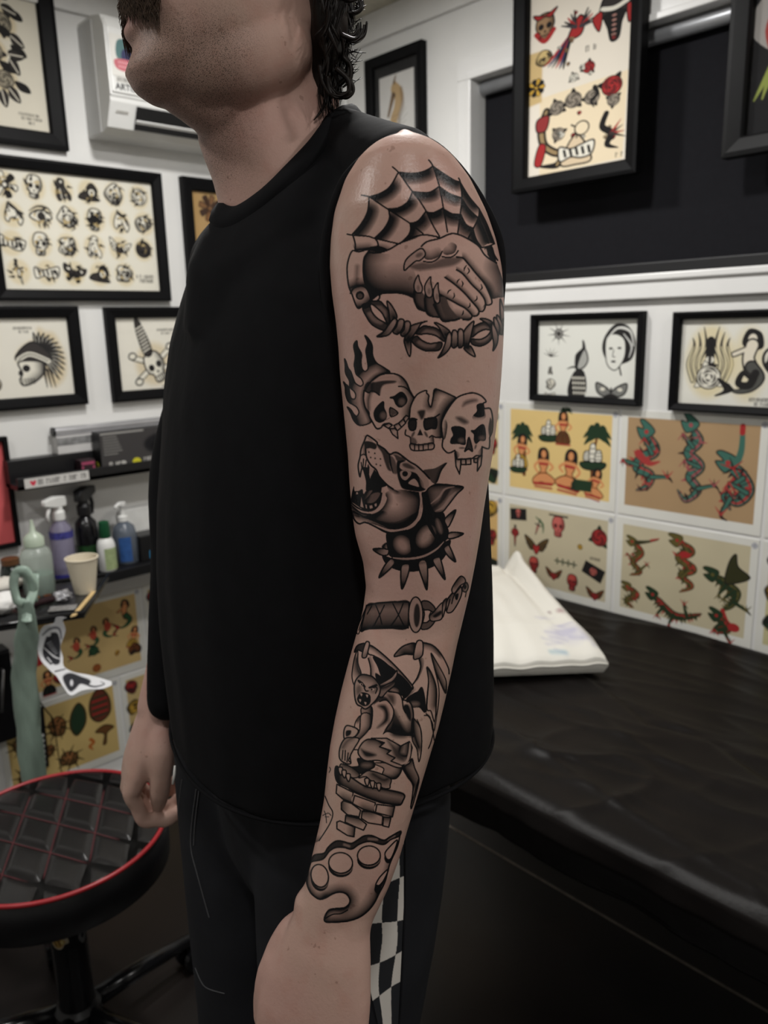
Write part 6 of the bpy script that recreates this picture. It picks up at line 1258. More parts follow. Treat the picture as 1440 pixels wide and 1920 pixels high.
    ln([(350, 180), (380, 110), (430, 120), (550, 210), (570, 260), (680, 330), (770, 420), (850, 390), (930, 410), (1100, 540), (1220, 610), (1340, 720), (1440, 830)], 3.2); ln([(350, 180), (290, 330), (270, 470), (240, 600), (250, 720), (270, 800), (285, 720), (310, 640)], 3); ln([(365, 320), (380, 470), (450, 600), (540, 680), (600, 800), (720, 930), (830, 1010)], 3.2)
    sh([(720, 930), (830, 1005), (1000, 1080), (900, 1100), (780, 1060)], [(720, 940), (830, 1010), (900, 1050)], 9, .9)
    for a in ([(290, 440), (330, 420), (365, 440)], [(290, 560), (300, 640)], [(330, 500), (320, 640)], [(375, 520), (355, 650)], [(410, 600), (400, 660)]): ln(a, 2.2)
    sh([(290, 340), (350, 220), (360, 420), (290, 430)], [(350, 220), (360, 420)], 7, .7)
    win(650, 950, 6.26)
    sh([(60, 40), (200, 105), (300, 110), (420, 50), (560, 100), (700, 180), (640, 250), (480, 270), (300, 200), (130, 165)], [(75, 60), (200, 110), (310, 110), (420, 60)], 12, .85); sh([(250, 190), (480, 265), (700, 240), (860, 100), (840, 60), (560, 180), (300, 150)], [(320, 215), (480, 262), (690, 225), (840, 90)], 26, .9)
    cv.line([(230, 190), (350, 225), (470, 272), (560, 285), (690, 262), (790, 210), (850, 110), (870, 0)], [8, 16, 26, 30, 32, 32, 30, 26], [.14]); ln([(60, 60), (90, 150), (145, 200), (220, 185), (330, 232), (460, 300), (560, 305), (700, 280)], 3.2)
    # --- sword handle and chain
    win(660, 1060, 6.26)
    hn = [(170, 470), (300, 440), (500, 425), (670, 430), (660, 735), (400, 740), (200, 745), (100, 770)]
    fl(hn, .5, .95); sh(hn, [(110, 768), (300, 742), (660, 735)], 34, .97); sh(hn, [(170, 470), (400, 432), (670, 430)], 14, .8); ln(hn, 2.6, closed=True, smooth=False)
    for a in ([(230, 480), (180, 570)], [(280, 470), (320, 570), (350, 690)], [(380, 470), (320, 590), (250, 720)], [(480, 450), (550, 590), (620, 730)], [(600, 450), (540, 590), (450, 720)]): ln(a, 2.2)
    for a in ([(170, 480), (60, 750), (80, 800), (130, 640)], [(160, 520), (80, 760)]): ln(a, 1.8)
    fl([(820, 425), (900, 425), (975, 500), (960, 550), (900, 525), (830, 515)], .68, o=2.4); fl([(820, 680), (880, 668), (930, 630), (970, 660), (900, 740), (815, 748)], .66, o=2.4); ln([(840, 510), (850, 580), (830, 680)], 2.2); ln([(930, 540), (905, 600), (930, 640)], 2.2)
    cv.ell(748, 580, 84, 208, [.16], 0.02); ln([(748 + 84 * math.cos(t), 580 + 208 * math.sin(t)) for t in np.linspace(0, 2 * PI, 24)[:-1]], 2.6, closed=True); cv.ell(762, 588, 38, 140, [.82], 0.02, soft=8)
    for l in ([(910, 590), (960, 545), (1065, 440), (1060, 610), (1000, 650), (925, 650)], [(1070, 430), (1120, 400), (1070, 600), (1060, 560)], [(1120, 400), (1200, 300), (1270, 240), (1290, 320), (1250, 430), (1180, 540), (1120, 555), (1105, 500)], [(1200, 220), (1270, 130), (1320, 150), (1330, 200), (1270, 240), (1200, 330), (1170, 290)], [(1295, 260), (1340, 200), (1365, 250), (1340, 310), (1300, 300)]):
        clr(l, .3); sh(l, l[:2], 12, .8); ln(l, 2.4, closed=True)
    fl([(950, 590), (1040, 530), (1050, 570), (980, 615)], .85, soft=1.5); fl([(1210, 350), (1250, 330), (1240, 400), (1215, 400)], .9); ln([(1170, 450), (1200, 350), (1270, 260)], 2.2); cv.ell(1328, 255, 16, 24, [.9]); ln([(1110, 540), (1140, 440), (1150, 400)], 2.2); ln([(1340, 320), (1330, 370)], 2)
    # --- gargoyle
    win(640, 1190, 6.545)
    fl([(160, 215), (190, 140), (250, 110), (295, 115), (270, 205), (205, 190)], .86, .95, o=2.4)
    ls = [(200, 200), (160, 290), (130, 500), (160, 620), (190, 540), (245, 490), (205, 350)]; sh(ls, [(190, 300), (200, 420), (240, 490)], 15, .9, o=2.2)
    up = [(340, 130), (450, 190), (660, 380), (870, 620), (840, 665), (700, 500), (520, 330), (400, 260), (330, 230)]; sh(up, [(340, 130), (450, 190), (660, 380), (870, 620)], 9, .92, o=2.6)
    fl([(400, 270), (650, 430), (640, 480), (510, 525), (450, 390)], .94, o=2); fl([(700, 480), (860, 660), (770, 770), (740, 740), (580, 700), (640, 620), (660, 560)], .93, o=2); cv.ell(640, 680, 60, 24, [.3], .3, soft=22, al=.8)
    wb = [(330, 290), (360, 400), (360, 520), (510, 530), (400, 270)]; sh(wb, [(330, 290), (360, 400), (360, 520)], 9, .7); ln([(330, 290), (358, 400), (362, 520)], 2.6); ln([(400, 270), (450, 390), (512, 525)], 2.4)
    kn = [(300, 95), (330, 85), (345, 110), (330, 190), (305, 275), (255, 275), (270, 180)]; clr(kn, .12); sh(kn, [(270, 270), (320, 230)], 10, .5); ln(kn, 2.6, closed=True)
    rc = [(650, 268), (700, 190), (780, 130), (905, 108), (905, 235), (780, 242)]; clr(rc, .5); sh(rc, [(905, 115), (905, 235), (780, 242)], 22, .95, o=2.6)
    rt_ = [(1000, 95), (1120, 130), (1220, 230), (1310, 400), (1322, 480), (1250, 350), (1150, 230), (1060, 190), (1000, 180)]; sh(rt_, [(1000, 95), (1120, 130), (1220, 230)], 14, .95, o=0); ln([(1000, 95), (1120, 130), (1220, 230), (1310, 400), (1322, 480)], 2.6)
    b1 = [(1100, 230), (1160, 320), (1260, 500), (1290, 600), (1280, 720), (1220, 600), (1150, 430)]; sh(b1, [(1100, 230), (1150, 430), (1220, 600), (1280, 720)], 16, .95, o=2.2)
    b2 = [(1050, 400), (1110, 480), (1165, 650), (1165, 860), (1145, 1070), (1100, 940), (1050, 900), (1070, 580)]; sh(b2, [(1050, 400), (1110, 480), (1165, 650), (1165, 860)], 17, .97, o=2.4)
    ds = [(955, 290), (1015, 300), (1000, 420), (930, 570), (870, 620), (930, 530), (970, 400)]; sh(ds, [(960, 300), (972, 400), (930, 530)], 12, .9); ln([(955, 300), (972, 400), (930, 530), (870, 620)], 2.8)
    ln([(1100, 230), (1140, 400), (1195, 640), (1190, 860), (1140, 1170)], 2.2); ln([(1290, 600), (1285, 700)], 2.2); ln([(1070, 580), (1050, 780), (1040, 950)], 2.2); ln([(1040, 970), (1090, 1020), (1120, 1170)], 2.2)
    mc = [(990, 650), (1025, 800), (1025, 950), (960, 890), (860, 885), (800, 800), (880, 730), (940, 700)]; fl(mc, .92, o=2.2); cv.ell(900, 850, 60, 30, [.45], soft=25, al=.8)
    ln([(870, 650), (820, 740), (740, 800)], 2.4); sh([(870, 640), (960, 620), (850, 740), (760, 800), (740, 790)], [(760, 790), (850, 700)], 14, .7)
    k2 = [(920, 100), (970, 70), (1002, 110), (995, 250), (930, 298), (885, 282)]; clr(k2, .12); sh(k2, [(900, 285), (980, 260)], 12, .5); ln(k2, 2.6, closed=True)
    # body
    bk = [(580, 700), (700, 720), (745, 790), (760, 870), (820, 830), (870, 900), (885, 1010), (880, 1200), (880, 1260), (640, 1250), (560, 1180), (620, 1000), (640, 920), (560, 810), (470, 820), (430, 770)]
    clr(bk, .06); sh(bk, [(880, 900), (890, 1050), (885, 1250)], 14, .85); fl([(760, 880), (820, 860), (855, 960), (850, 1060), (800, 1000)], .9, .95, soft=1.6); fl([(640, 930), (690, 990), (760, 1120), (800, 1250), (640, 1250), (600, 1150)], .82, .95, soft=4); fl([(560, 730), (640, 740), (660, 800), (640, 860), (580, 800)], .85, .85, soft=4); fl([(430, 770), (540, 760), (600, 830), (540, 810), (470, 820), (400, 860)], .9, .9, soft=2)
    ch = [(400, 870), (470, 820), (560, 810), (640, 920), (620, 1060), (540, 1170), (430, 1230), (360, 1250), (370, 1050)]; clr(ch, .06); fl([(450, 875), (540, 865), (585, 960), (575, 1060), (500, 1120), (440, 1140), (520, 1040), (520, 940)], .88, .95, soft=3); ln([(470, 820), (560, 808), (640, 920), (620, 1050), (540, 1170)], 2.4)
    na = [(250, 900), (375, 890), (370, 1100), (330, 1170), (230, 1160), (245, 1000)]; clr(na, .3); sh(na, [(370, 890), (370, 1100), (330, 1160)], 14, .95, o=2.2); sh([(235, 1000), (180, 1060), (165, 1140), (230, 1160)], [(235, 1000), (200, 1060)], 7, .8, o=2)
    ln([(580, 700), (700, 720), (745, 790), (760, 900), (790, 960)], 2.6); ln([(760, 800), (840, 830), (875, 910), (885, 1010), (880, 1200)], 2.8)
    fl([(420, 470), (520, 520), (640, 500), (480, 610), (430, 560)], .92, soft=.8)
    hn_ = [(460, 615), (600, 535), (650, 480), (682, 440), (675, 520), (600, 595), (470, 635)]; clr(hn_, .2); sh(hn_, [(460, 630), (600, 595), (675, 520)], 6, .7, o=2.4)
    er = [(480, 655), (640, 575), (655, 620), (560, 700), (500, 765), (450, 740)]; clr(er, .5); sh(er, [(480, 660), (560, 640), (640, 590)], 7, .8, o=2.4)
    hd = [(190, 540), (250, 490), (340, 500), (400, 530), (470, 620), (475, 700), (440, 780), (380, 850), (300, 912), (240, 880), (190, 850), (165, 760), (160, 620)]
    clr(hd, .2); sh(hd, [(250, 490), (400, 530), (470, 620)], 15, .75); fl([(190, 640), (230, 620), (250, 690), (200, 740), (180, 700)], .7, .8, soft=3); fl([(380, 620), (450, 600), (450, 680), (400, 720), (350, 690)], .6, .8, soft=3); ln(hd, 2.8, closed=True)
    fl([(200, 780), (250, 715), (345, 745), (345, 840), (285, 872), (220, 835)], .94, o=2); 
    for x, y in ((245, 740), (315, 755), (230, 810), (295, 845)): clr([(x - 14, y - 18), (x + 14, y - 14), (x + 2, y + 18)], .1)
    ln([(210, 565), (250, 600), (290, 640)], [4, 6, 3]); ln([(340, 650), (390, 640), (430, 620)], [3, 6, 4]); cv.ell(245, 610, 22, 16, [.1]); cv.ell(380, 672, 26, 16, [.1]); cv.ell(250, 610, 10, 11, K_); cv.ell(372, 672, 11, 12, K_); ln([(280, 650), (300, 690), (330, 690)], 2.4); ln([(410, 640), (440, 660), (420, 720)], 2.2)
    # --- gargoyle lower half
    win(620, 1340, 6.545)
    tor = [(760, 0), (1000, 0), (1000, 235), (960, 262), (840, 250), (700, 215), (640, 240), (700, 120)]; sh(tor, [(640, 240), (720, 210), (840, 250), (1000, 240)], 28, .97, p=.9); ln([(1000, 60), (1000, 250)], 2.6)
    wing = [(1000, 60), (1050, 80), (1110, 200), (1115, 420), (1083, 578), (1060, 430), (1000, 300)]; sh(wing, [(1010, 70), (1030, 250), (1080, 400)], 17, .95, o=2.2)
    ln([(1060, 60), (1100, 160), (1120, 330)], 2); ln([(1150, 10), (1200, 20), (1250, 110), (1255, 190), (1270, 310)], 2.2); ln([(1300, 0), (1270, 180), (1230, 340), (1200, 415)], 2.2); fl([(1270, 100), (1310, 0), (1280, 200)], .7)
    tail = [(1000, 540), (1030, 650), (1082, 780), (1065, 900), (1000, 1130), (985, 1120), (1010, 880), (940, 760), (880, 640), (960, 600)]; clr(tail, .3); sh(tail, [(1000, 540), (900, 640), (960, 770), (1010, 860)], 20, .97, o=2.4); ln([(1082, 780), (1020, 1000), (980, 1130)], 2.2)
    lg = [(330, 540), (430, 560), (520, 575), (535, 640), (440, 690), (350, 720), (240, 650), (345, 630)]; fl(lg, .88, .97, o=2.4); cv.ell(440, 620, 60, 24, [.55], soft=25)
    ft0 = [(170, 610), (250, 640), (350, 720), (330, 770), (250, 770), (180, 720), (110, 690), (120, 610)]; clr(ft0, .3); sh(ft0, ft0[:3], 12, .85, o=2.2)
    cf = [(530, 600), (640, 590), (760, 600), (865, 640), (855, 720), (780, 790), (640, 740), (650, 660)]; clr(cf, .25); sh(cf, [(860, 640), (850, 720), (760, 790)], 15, .9, o=2.2); sh(cf, [(640, 740), (740, 780)], 8, .7)
    ft = [(345, 775), (430, 700), (500, 690), (640, 735), (740, 790), (730, 860), (720, 905), (640, 900), (560, 840), (480, 800), (430, 760)]; clr(ft, .2); sh(ft, [(520, 730), (640, 800), (700, 790)], 16, .85); ln(ft, 2.4, closed=True)
    th_ = [(340, 430), (400, 335), (480, 300), (600, 330), (750, 480), (880, 630), (800, 645), (600, 565), (430, 565), (350, 500)]; clr(th_, .22); sh(th_, [(480, 300), (600, 330), (750, 480)], 16, .85); fl([(370, 420), (420, 440), (560, 490), (500, 520), (420, 510)], .88, .95, soft=2.5); ln(th_, 2.6, closed=True)
    hp = [(500, 290), (690, 290), (860, 385), (965, 330), (1000, 400), (970, 560), (880, 625), (740, 570), (790, 530), (690, 480), (740, 440), (600, 395), (660, 345)]; clr(hp, .12); sh(hp, [(960, 330), (940, 500), (840, 480), (860, 385)], 17, .95); fl([(690, 310), (760, 360), (830, 440), (900, 560), (800, 520), (740, 400)], .8, .85, soft=3); ln(hp, 2.6, closed=True, smooth=False); cv.line([(975, 350), (965, 480), (930, 580), (860, 605)], [14, 30, 30, 14], [.12])
    ar = [(375, 0), (490, 0), (480, 160), (360, 300), (250, 395), (235, 335), (350, 210)]; clr(ar, .1); sh(ar, [(490, 0), (480, 160), (360, 300)], 14, .9, o=2.2)
    el = [(160, 225), (180, 150), (225, 135), (335, 185), (300, 265), (180, 305)]; clr(el, .1); fl([(190, 200), (250, 195), (240, 245), (190, 265)], .92, soft=1); ln(el, 2.6, closed=True)
    ha = [(175, 295), (115, 400), (108, 530), (165, 590), (245, 600), (240, 510), (285, 420), (350, 300), (260, 280)]; clr(ha, .18); sh(ha, [(260, 290), (200, 330), (150, 400)], 9, .6); ln(ha, 2.6, closed=True)
    for a in ([(150, 440), (140, 550)], [(180, 440), (175, 560)], [(215, 470), (200, 580)], [(285, 430), (330, 430)], [(240, 510), (220, 560), (250, 590)]): ln(a, 2.2)
    # ledge
    lp = [(60, 645), (90, 640), (110, 700), (250, 770), (430, 880), (640, 912), (890, 970), (885, 1060), (830, 1112), (640, 1085), (400, 1000), (200, 905), (90, 835), (55, 740)]
    clr(lp, .45); sh(lp, [(60, 740), (90, 835), (200, 905), (400, 1000), (640, 1085), (830, 1112)], 17, .97); sh(lp, [(430, 880), (640, 912), (890, 970)], 9, .8); sh(lp, [(80, 640), (70, 800)], 16, .95); ln(lp, 3, closed=True)
    for x, y, r_ in ((120, 690, 0), (165, 725, 0), (215, 770, .1), (445, 825, 0), (513, 858, .1), (590, 885, .1)): 
        cl = [(x - 24, y - 40), (x + 20, y - 42), (x + 26, y), (x + 6, y + 52), (x - 22, y + 8)]; clr(cl, .08); ln(cl, 2.5, closed=True)
    # bricks
    win(590, 1440, 7.2)
    for i, b in enumerate(([(300, 220), (520, 330), (500, 470), (380, 420), (290, 340)], [(540, 370), (820, 470), (800, 600), (660, 560), (510, 480)], [(840, 490), (1080, 520), (1050, 660), (820, 600)], [(360, 470), (390, 440), (500, 480), (620, 570), (600, 660), (440, 630), (360, 560)], [(640, 580), (760, 590), (920, 650), (910, 770), (720, 740), (630, 680)], [(930, 660), (1030, 670), (1000, 800), (920, 780)], [(420, 640), (600, 680), (700, 760), (660, 840), (560, 800), (410, 730)], [(300, 730), (340, 715), (545, 800), (530, 930), (440, 910), (300, 820)])):
        clr(b, .05); c = np.mean(b, 0); e = ([b[2], b[3]], [b[2], b[3]], [b[1], b[2]], [b[0], b[-1]], [b[0], b[1]], [b[0], b[1]], [b[0], b[1]], [b[2], b[3]])[i]
        sh(b, e, 17, .85, smooth=False, esmooth=False); ln(b, 2.6, closed=True, smooth=False)
    # inner-arm lines
    ln([(140, 380), (190, 500), (245, 610), (200, 760), (60, 980)], 2.2); ln([(130, 580), (150, 640), (160, 740)], 1.6); ln([(110, 640), (180, 610), (220, 640)], 1.6); ln([(140, 660), (190, 660)], 1.4); sh([(60, 980), (0, 1000), (20, 900), (90, 900)], [(60, 980), (0, 1000)], 12, .7)
    ln([(200, -10), (215, 20), (195, 60)], 1.6)
    # --- knuckle duster
    win(560, 1540, 6.545)
    kb = [(160, 460), (200, 410), (310, 390), (360, 320), (440, 250), (520, 240), (640, 270), (720, 230), (800, 180), (900, 175), (1040, 230), (1120, 190), (1250, 120), (1215, 300), (1120, 520), (1060, 740), (990, 880), (930, 1000), (850, 1100), (740, 1180), (600, 1225), (420, 1240), (325, 1230), (320, 1170), (370, 1090), (450, 1070), (560, 1060), (620, 1010), (625, 950), (580, 890), (500, 870), (420, 890), (330, 940), (250, 955), (150, 880), (100, 760), (110, 640)]
    clr(kb); sh(kb, [(330, 940), (420, 890), (500, 870), (580, 890), (625, 950), (620, 1010), (560, 1060)], 21, .95); sh(kb, [(330, 1235), (420, 1240), (600, 1225), (740, 1180), (850, 1100), (930, 1000), (990, 880)], 24, .97); sh(kb, [(320, 1170), (370, 1090), (500, 1065)], 12, .9); sh(kb, [(110, 640), (100, 760), (150, 880), (250, 955), (330, 940)], 15, .97); sh(kb, [(990, 880), (1060, 740), (1120, 520)], 12, .7)
    tb = [(150, 500), (160, 460), (200, 410), (310, 390), (360, 320), (440, 250), (520, 240), (640, 270), (720, 230), (800, 180), (900, 175), (1040, 230), (1120, 190), (1250, 120), (1235, 180), (1130, 225), (1040, 285), (900, 252), (830, 252), (740, 285), (650, 342), (560, 322), (460, 322), (380, 365), (300, 462), (180, 490)]
    fl(tb, .84, .97); cv.line([(560, 285), (620, 305)], 26, [.4], soft=12); cv.line([(860, 215), (960, 222)], 26, [.4], soft=12); cv.line([(1100, 235), (1180, 180)], 16, [.45], soft=8); ln(tb, 2.6, closed=True)
    for x, y, rx, ry, r_ in ((258, 668, 105, 140, -.22), (515, 510, 146, 126, .1), (862, 420, 140, 118, -.05)):
        cv.ell(x, y + 48, rx * 1.04, ry * 1.02, [.9], r_); cv.ell(x + 10, y + 22, rx, ry, [.55], r_); cv.ell(x, y, rx, ry, [0.], r_)
        t = np.linspace(0, 2 * PI, 26)[:-1]; c, q = math.cos(r_), math.sin(r_); ln(np.stack([x + rx * np.cos(t) * c - ry * np.sin(t) * q, y + rx * np.cos(t) * q + ry * np.sin(t) * c], -1), 2.6, closed=True)
    for h in ([(1210, 230), (1120, 310), (1060, 390), (1080, 460), (1130, 460), (1180, 350)], [(1100, 590), (1000, 680), (945, 780), (970, 800), (1040, 730)]):
        q = np.array(h, float); cv.poly(q + (-8, 45), [.9]); clr(h, .0); ln(h, 2.6, closed=True)
    fl([(945, 780), (1000, 790), (1010, 820), (970, 885), (930, 850)], .95)
    lo = [(320, 1170), (370, 1090), (450, 1070), (560, 1060), (620, 1010), (610, 1080), (520, 1130), (420, 1140), (340, 1180)]; sh(lo, [(370, 1090), (560, 1060), (620, 1010)], 12, .7); ln([(330, 1190), (420, 1142), (520, 1132), (600, 1090)], 2.2); ln(kb[12:], 2.8)
    ln([(160, 460), (110, 640), (100, 760), (150, 880)], 3)
    return cv
# ---------------------------------------------------------------- the person
from mathutils.bvhtree import BVHTree
def ellring(c, u, v, n=40, e=1.):
    out = []
    for k in range(n):
        t = 2 * PI * k / n; a, b = math.cos(t), math.sin(t)
        a = math.copysign(abs(a) ** e, a); b = math.copysign(abs(b) ** e, b)
        out.append(np.asarray(c) + np.asarray(u) * a + np.asarray(v) * b)
    return out
def limb(mb, cs, us, vs, n=36, e=1.):
    """closed tapering tube with rounded ends"""
    rings = []
    def cap(c0, c1, u, v):
        d = _n(np.asarray(c0) - np.asarray(c1)); r = min(np.linalg.norm(u), np.linalg.norm(v)) * .8
        return [ellring(np.asarray(c0) + d * r * math.sin(a), np.asarray(u) * math.cos(a), np.asarray(v) * math.cos(a), n, e) for a in (1.45, 1.1, .6)]
    rings += cap(cs[0], cs[1], us[0], vs[0])
    rings += [ellring(c, u, v, n, e) for c, u, v in zip(cs, us, vs)]
    rings += cap(cs[-1], cs[-2], us[-1], vs[-1])[::-1]
    return mb.loft(rings)
def chain(mb, P, R, n=18, k=5, flat=1., dirn=None):
    """round limb through joints P with radii R, smoothed"""
    Q = sp(np.asarray(P, float), False, k); m = len(Q); rr = np.interp(np.linspace(0, len(P) - 1, m), np.arange(len(P)), R)
    d = np.gradient(Q, axis=0); us = []; vs = []; prev = np.asarray(dirn if dirn is not None else (0.3, .5, .8), float)
    for i in range(m):
        t = _n(d[i]); u = _n(prev - t * (prev @ t)); prev = u; us.append(u * rr[i] * flat); vs.append(np.cross(t, u) * rr[i])
    return limb(mb, Q, us, vs, n)
def remesh(name, mb, vox, smooth=6, fac=.5):
    me = bpy.data.meshes.new(name + '_raw'); me.from_pydata(mb.v, [], mb.f)
    bm = bmesh.new(); bm.from_mesh(me); bmesh.ops.recalc_face_normals(bm, faces=bm.faces); bm.to_mesh(me); bm.free()
    o = bpy.data.objects.new(name, me); COL.objects.link(o)
    r = o.modifiers.new('r', 'REMESH'); r.mode = 'VOXEL'; r.voxel_size = vox
    if smooth: s = o.modifiers.new('s', 'SMOOTH'); s.factor = fac; s.iterations = smooth
    dg = bpy.context.evaluated_depsgraph_get(); m2 = bpy.data.meshes.new_from_object(o.evaluated_get(dg))
    bpy.data.objects.remove(o); bpy.data.meshes.remove(me); m2.name = name
    return m2
def mesh_arrays(me):
    co = np.empty(len(me.vertices) * 3, np.float32); me.vertices.foreach_get('co', co); nv = np.empty_like(co); me.vertices.foreach_get('normal', nv)
    return co.reshape(-1, 3).astype(float), nv.reshape(-1, 3).astype(float)

# torso frame: facing image-left, turned a little toward the viewer
TH = math.radians(25); FD = -RT * math.cos(TH) - FW * math.sin(TH); LD = RT * math.sin(TH) - FW * math.cos(TH); UPV = np.array([0, 0, 1.])
CR, CF = -.075, .81
body = MB()
# --- left arm from its two outline edges in the view
AY = [(263, 742, 778), (268, 722, 800), (276, 700, 818), (288, 684, 836), (304, 668, 854), (340, 645, 882), (400, 625, 912), (450, 618, 930), (500, 616, 941), (550, 620, 945), (600, 627, 946), (650, 632, 944), (700, 635, 941), (750, 640, 937), (800, 645, 931), (850, 650, 924), (900, 653, 916), (950, 657, 908), (1000, 664, 901), (1050, 679, 892), (1100, 685, 882), (1150, 678, 870), (1200, 664, 858), (1250, 650, 848), (1300, 637, 837), (1350, 626, 825), (1400, 617, 810), (1450, 611, 795), (1500, 606, 780), (1550, 597, 765), (1600, 585, 751), (1650, 573, 733), (1700, 559, 710), (1735, 547, 694)]
fF = lambda y: float(np.interp(y, [260, 600, 900, 1150, 1400, 1600, 1740, 1950], [.600, .595, .595, .590, .562, .545, .530, .515]))
fD = lambda y: float(np.interp(y, [260, 276, 300, 400, 600, 850, 1000, 1100, 1250, 1400, 1600, 1740], [.024, .04, .05, .062, .061, .056, .05, .047, .046, .041, .032, .0225]))
cs, us, vs = [], [], []
for y, xl, xr in AY:
    F = fF(y); a, b = atF(xl, y, F), atF(xr, y, F); c = (a + b) / 2; u = (b - a) / 2 * .985
    cs.append(c); us.append(u); vs.append(FW * fD(y))
limb(body, cs, us, vs, 48, .95)
WR = cs[-1]
def hand(mb, w, X, Y, Z, sc=1., curl=(.35, .55, .35), fan=.06, thumb=None, curls=None):
    """palm, four jointed fingers and a thumb; X to the fingertips, Y to the thumb side, Z out of the back of the hand"""
    P = lambda x, y, z: w + (X * x + Y * y + Z * z) * sc
    prof = [(-.012, .030, .0205, 0), (.0, .029, .021, 0), (.02, .034, .021, .001), (.045, .041, .0195, .001), (.07, .0435, .0175, .001), (.09, .0425, .0145, .0), (.101, .038, .010, -.001)]
    limb(mb, [P(x, (.002 if x > .03 else 0), z) for x, hw, ht, z in prof], [Y * hw * sc for _, hw, _, _ in prof], [Z * ht * sc for _, _, ht, _ in prof], 28, .85)
    L = [(.032, .094, (.043, .027, .022), .0098), (.0105, .1, (.048, .031, .023), .0101), (-.011, .097, (.044, .029, .023), .0096), (-.030, .087, (.035, .021, .021), .0086)]
    for i, (y, x, ln_, r) in enumerate(L):
        cu = curls[i] if curls else curl; a = -.02; fa = fan * (1.4 - i) ; p = np.array([x, y, .002]); pts = [np.array([x - .022, y * .9, .002]), p]; rad = [r * .95, r * 1.06]
        for s_, c_ in zip(ln_, cu):
            a += c_; d = np.array([math.cos(a) * math.cos(fa), math.sin(fa) * math.cos(a), -math.sin(a)]); m_ = pts[-1] + d * s_ * .5; pts += [m_, pts[-1] + d * s_]; rad += [r * .93, r * (1.0 if s_ != ln_[2] else .74)]
        Q = [P(*q) for q in pts]; chain(mb, Q, [q * sc for q in rad], 14, 3, 1., Z)
    th = thumb or [(.012, .020, -.006), (.034, .040, -.010), (.058, .053, -.014), (.084, .061, -.02), (.108, .060, -.026)]
    chain(mb, [P(*q) for q in th], [sc * q for q in (.0165, .0175, .0128, .0125, .0085)], 16, 4, 1., Z)
hx = _n(atF(588, 1925, .510) - WR); hz = _n(-FW * .86 - RT * .34 + UPV * .2); hz = _n(hz - hx * (hz @ hx)); hy = np.cross(hz, hx); hy = hy if hy @ RT < 0 else -hy
hand(body, WR - hx * .002, hx, hy, hz, 1.08, (.3, .5, .3), .05, [(.006, .012, -.006), (.024, .028, -.008), (.046, .040, -.010), (.078, .046, -.018), (.104, .048, -.026)])
# fuller back of hand and thumb root as the outline shows
for F, pts in ((.522, [(1745, 546, 692), (1772, 524, 691), (1795, 494, 691), (1822, 480, 693), (1850, 474, 695), (1885, 472, 694), (1920, 472, 690)]),):
    c2, u2, v2 = [], [], []
    for y, xl, xr in pts:
        a, b = atF(xl, y, F + .012), atF(xr, y, F); c2.append((a + b) / 2 + FW * .004); u2.append((b - a) / 2 * .985); v2.append(FW * .0175)
    limb(body, c2, u2, v2, 36, .9)
# --- torso, neck, shoulders
tz = [(.94, .165, .115), (1.05, .165, .11), (1.18, .165, .115), (1.3, .18, .12), (1.40, .185, .115), (1.46, .155, .09), (1.49, .11, .07)]
limb(body, [W(CR, CF, z) for z, a, b in tz], [LD * a for _, a, _ in tz], [FD * b for _, _, b in tz], 40)
NF = .77
nk = [(120, 395, 588), (160, 385, 592), (200, 374, 600), (240, 372, 612), (270, 374, 622), (300, 384, 632), (340, 400, 648), (380, 410, 668), (430, 420, 700)]
nc, nu, nv = [], [], []
for y, xl, xr in nk:
    a, b = atF(xl, y, NF), atF(xr, y, NF); nc.append((a + b) / 2); nu.append((b - a) / 2); nv.append(FW * .055)
limb(body, nc[::-1], nu[::-1], nv[::-1], 36)
chain(body, [atF(600, 430, .79), atF(690, 440, .73), atF(770, 380, .635)], [.035, .028, .028], 20, 4)
RS = W(CR, CF, 1.48) - LD * .17
chain(body, [W(CR, CF + .02, 1.47), RS], [.05, .05], 20, 4)
# --- right arm: hangs behind the torso, hand shows in front of the thigh
rw = atF(296, 1335, .935)
ra = [RS, RS - UPV * .06 - LD * .02, W(-.25, 1.03, 1.22), W(-.262, 1.0, 1.12), W(-.275, .965, 1.02), rw]
chain(body, ra, [.05, .05, .042, .041, .034, .027], 24, 5)
rx = _n(atF(252, 1445, .925) - rw); rz = _n(-RT * .9 - FW * .30); rz = _n(rz - rx * (rz @ rx)); ry = np.cross(rz, rx); ry = ry if ry @ FW < 0 else -ry
hand(body, rw, rx, ry, rz, 1.03, (1.0, 1.25, .7), .02, [(.012, .020, -.006), (.034, .038, -.014), (.056, .044, -.022), (.082, .040, -.030), (.106, .030, -.038)], [(.75, 1.05, .6), (.95, 1.2, .7), (1.05, 1.25, .7), (1.1, 1.25, .7)])
# --- legs (inside the trousers)
for s_, cx in ((1, .085), (-1, -.085)):
    hp_ = W(CR, CF, .93) + LD * cx * .9; kn_ = atF(633, 1930, .715) if s_ == 1 else atF(509, 1930, .855); ft_ = np.array([kn_[0], kn_[1], .06]) + FW * .018
    chain(body, [hp_, hp_ * .35 + kn_ * .65, kn_, (kn_ + ft_) / 2 + FW * .01, ft_], [.072, .06, .05, .045, .036], 20, 5)
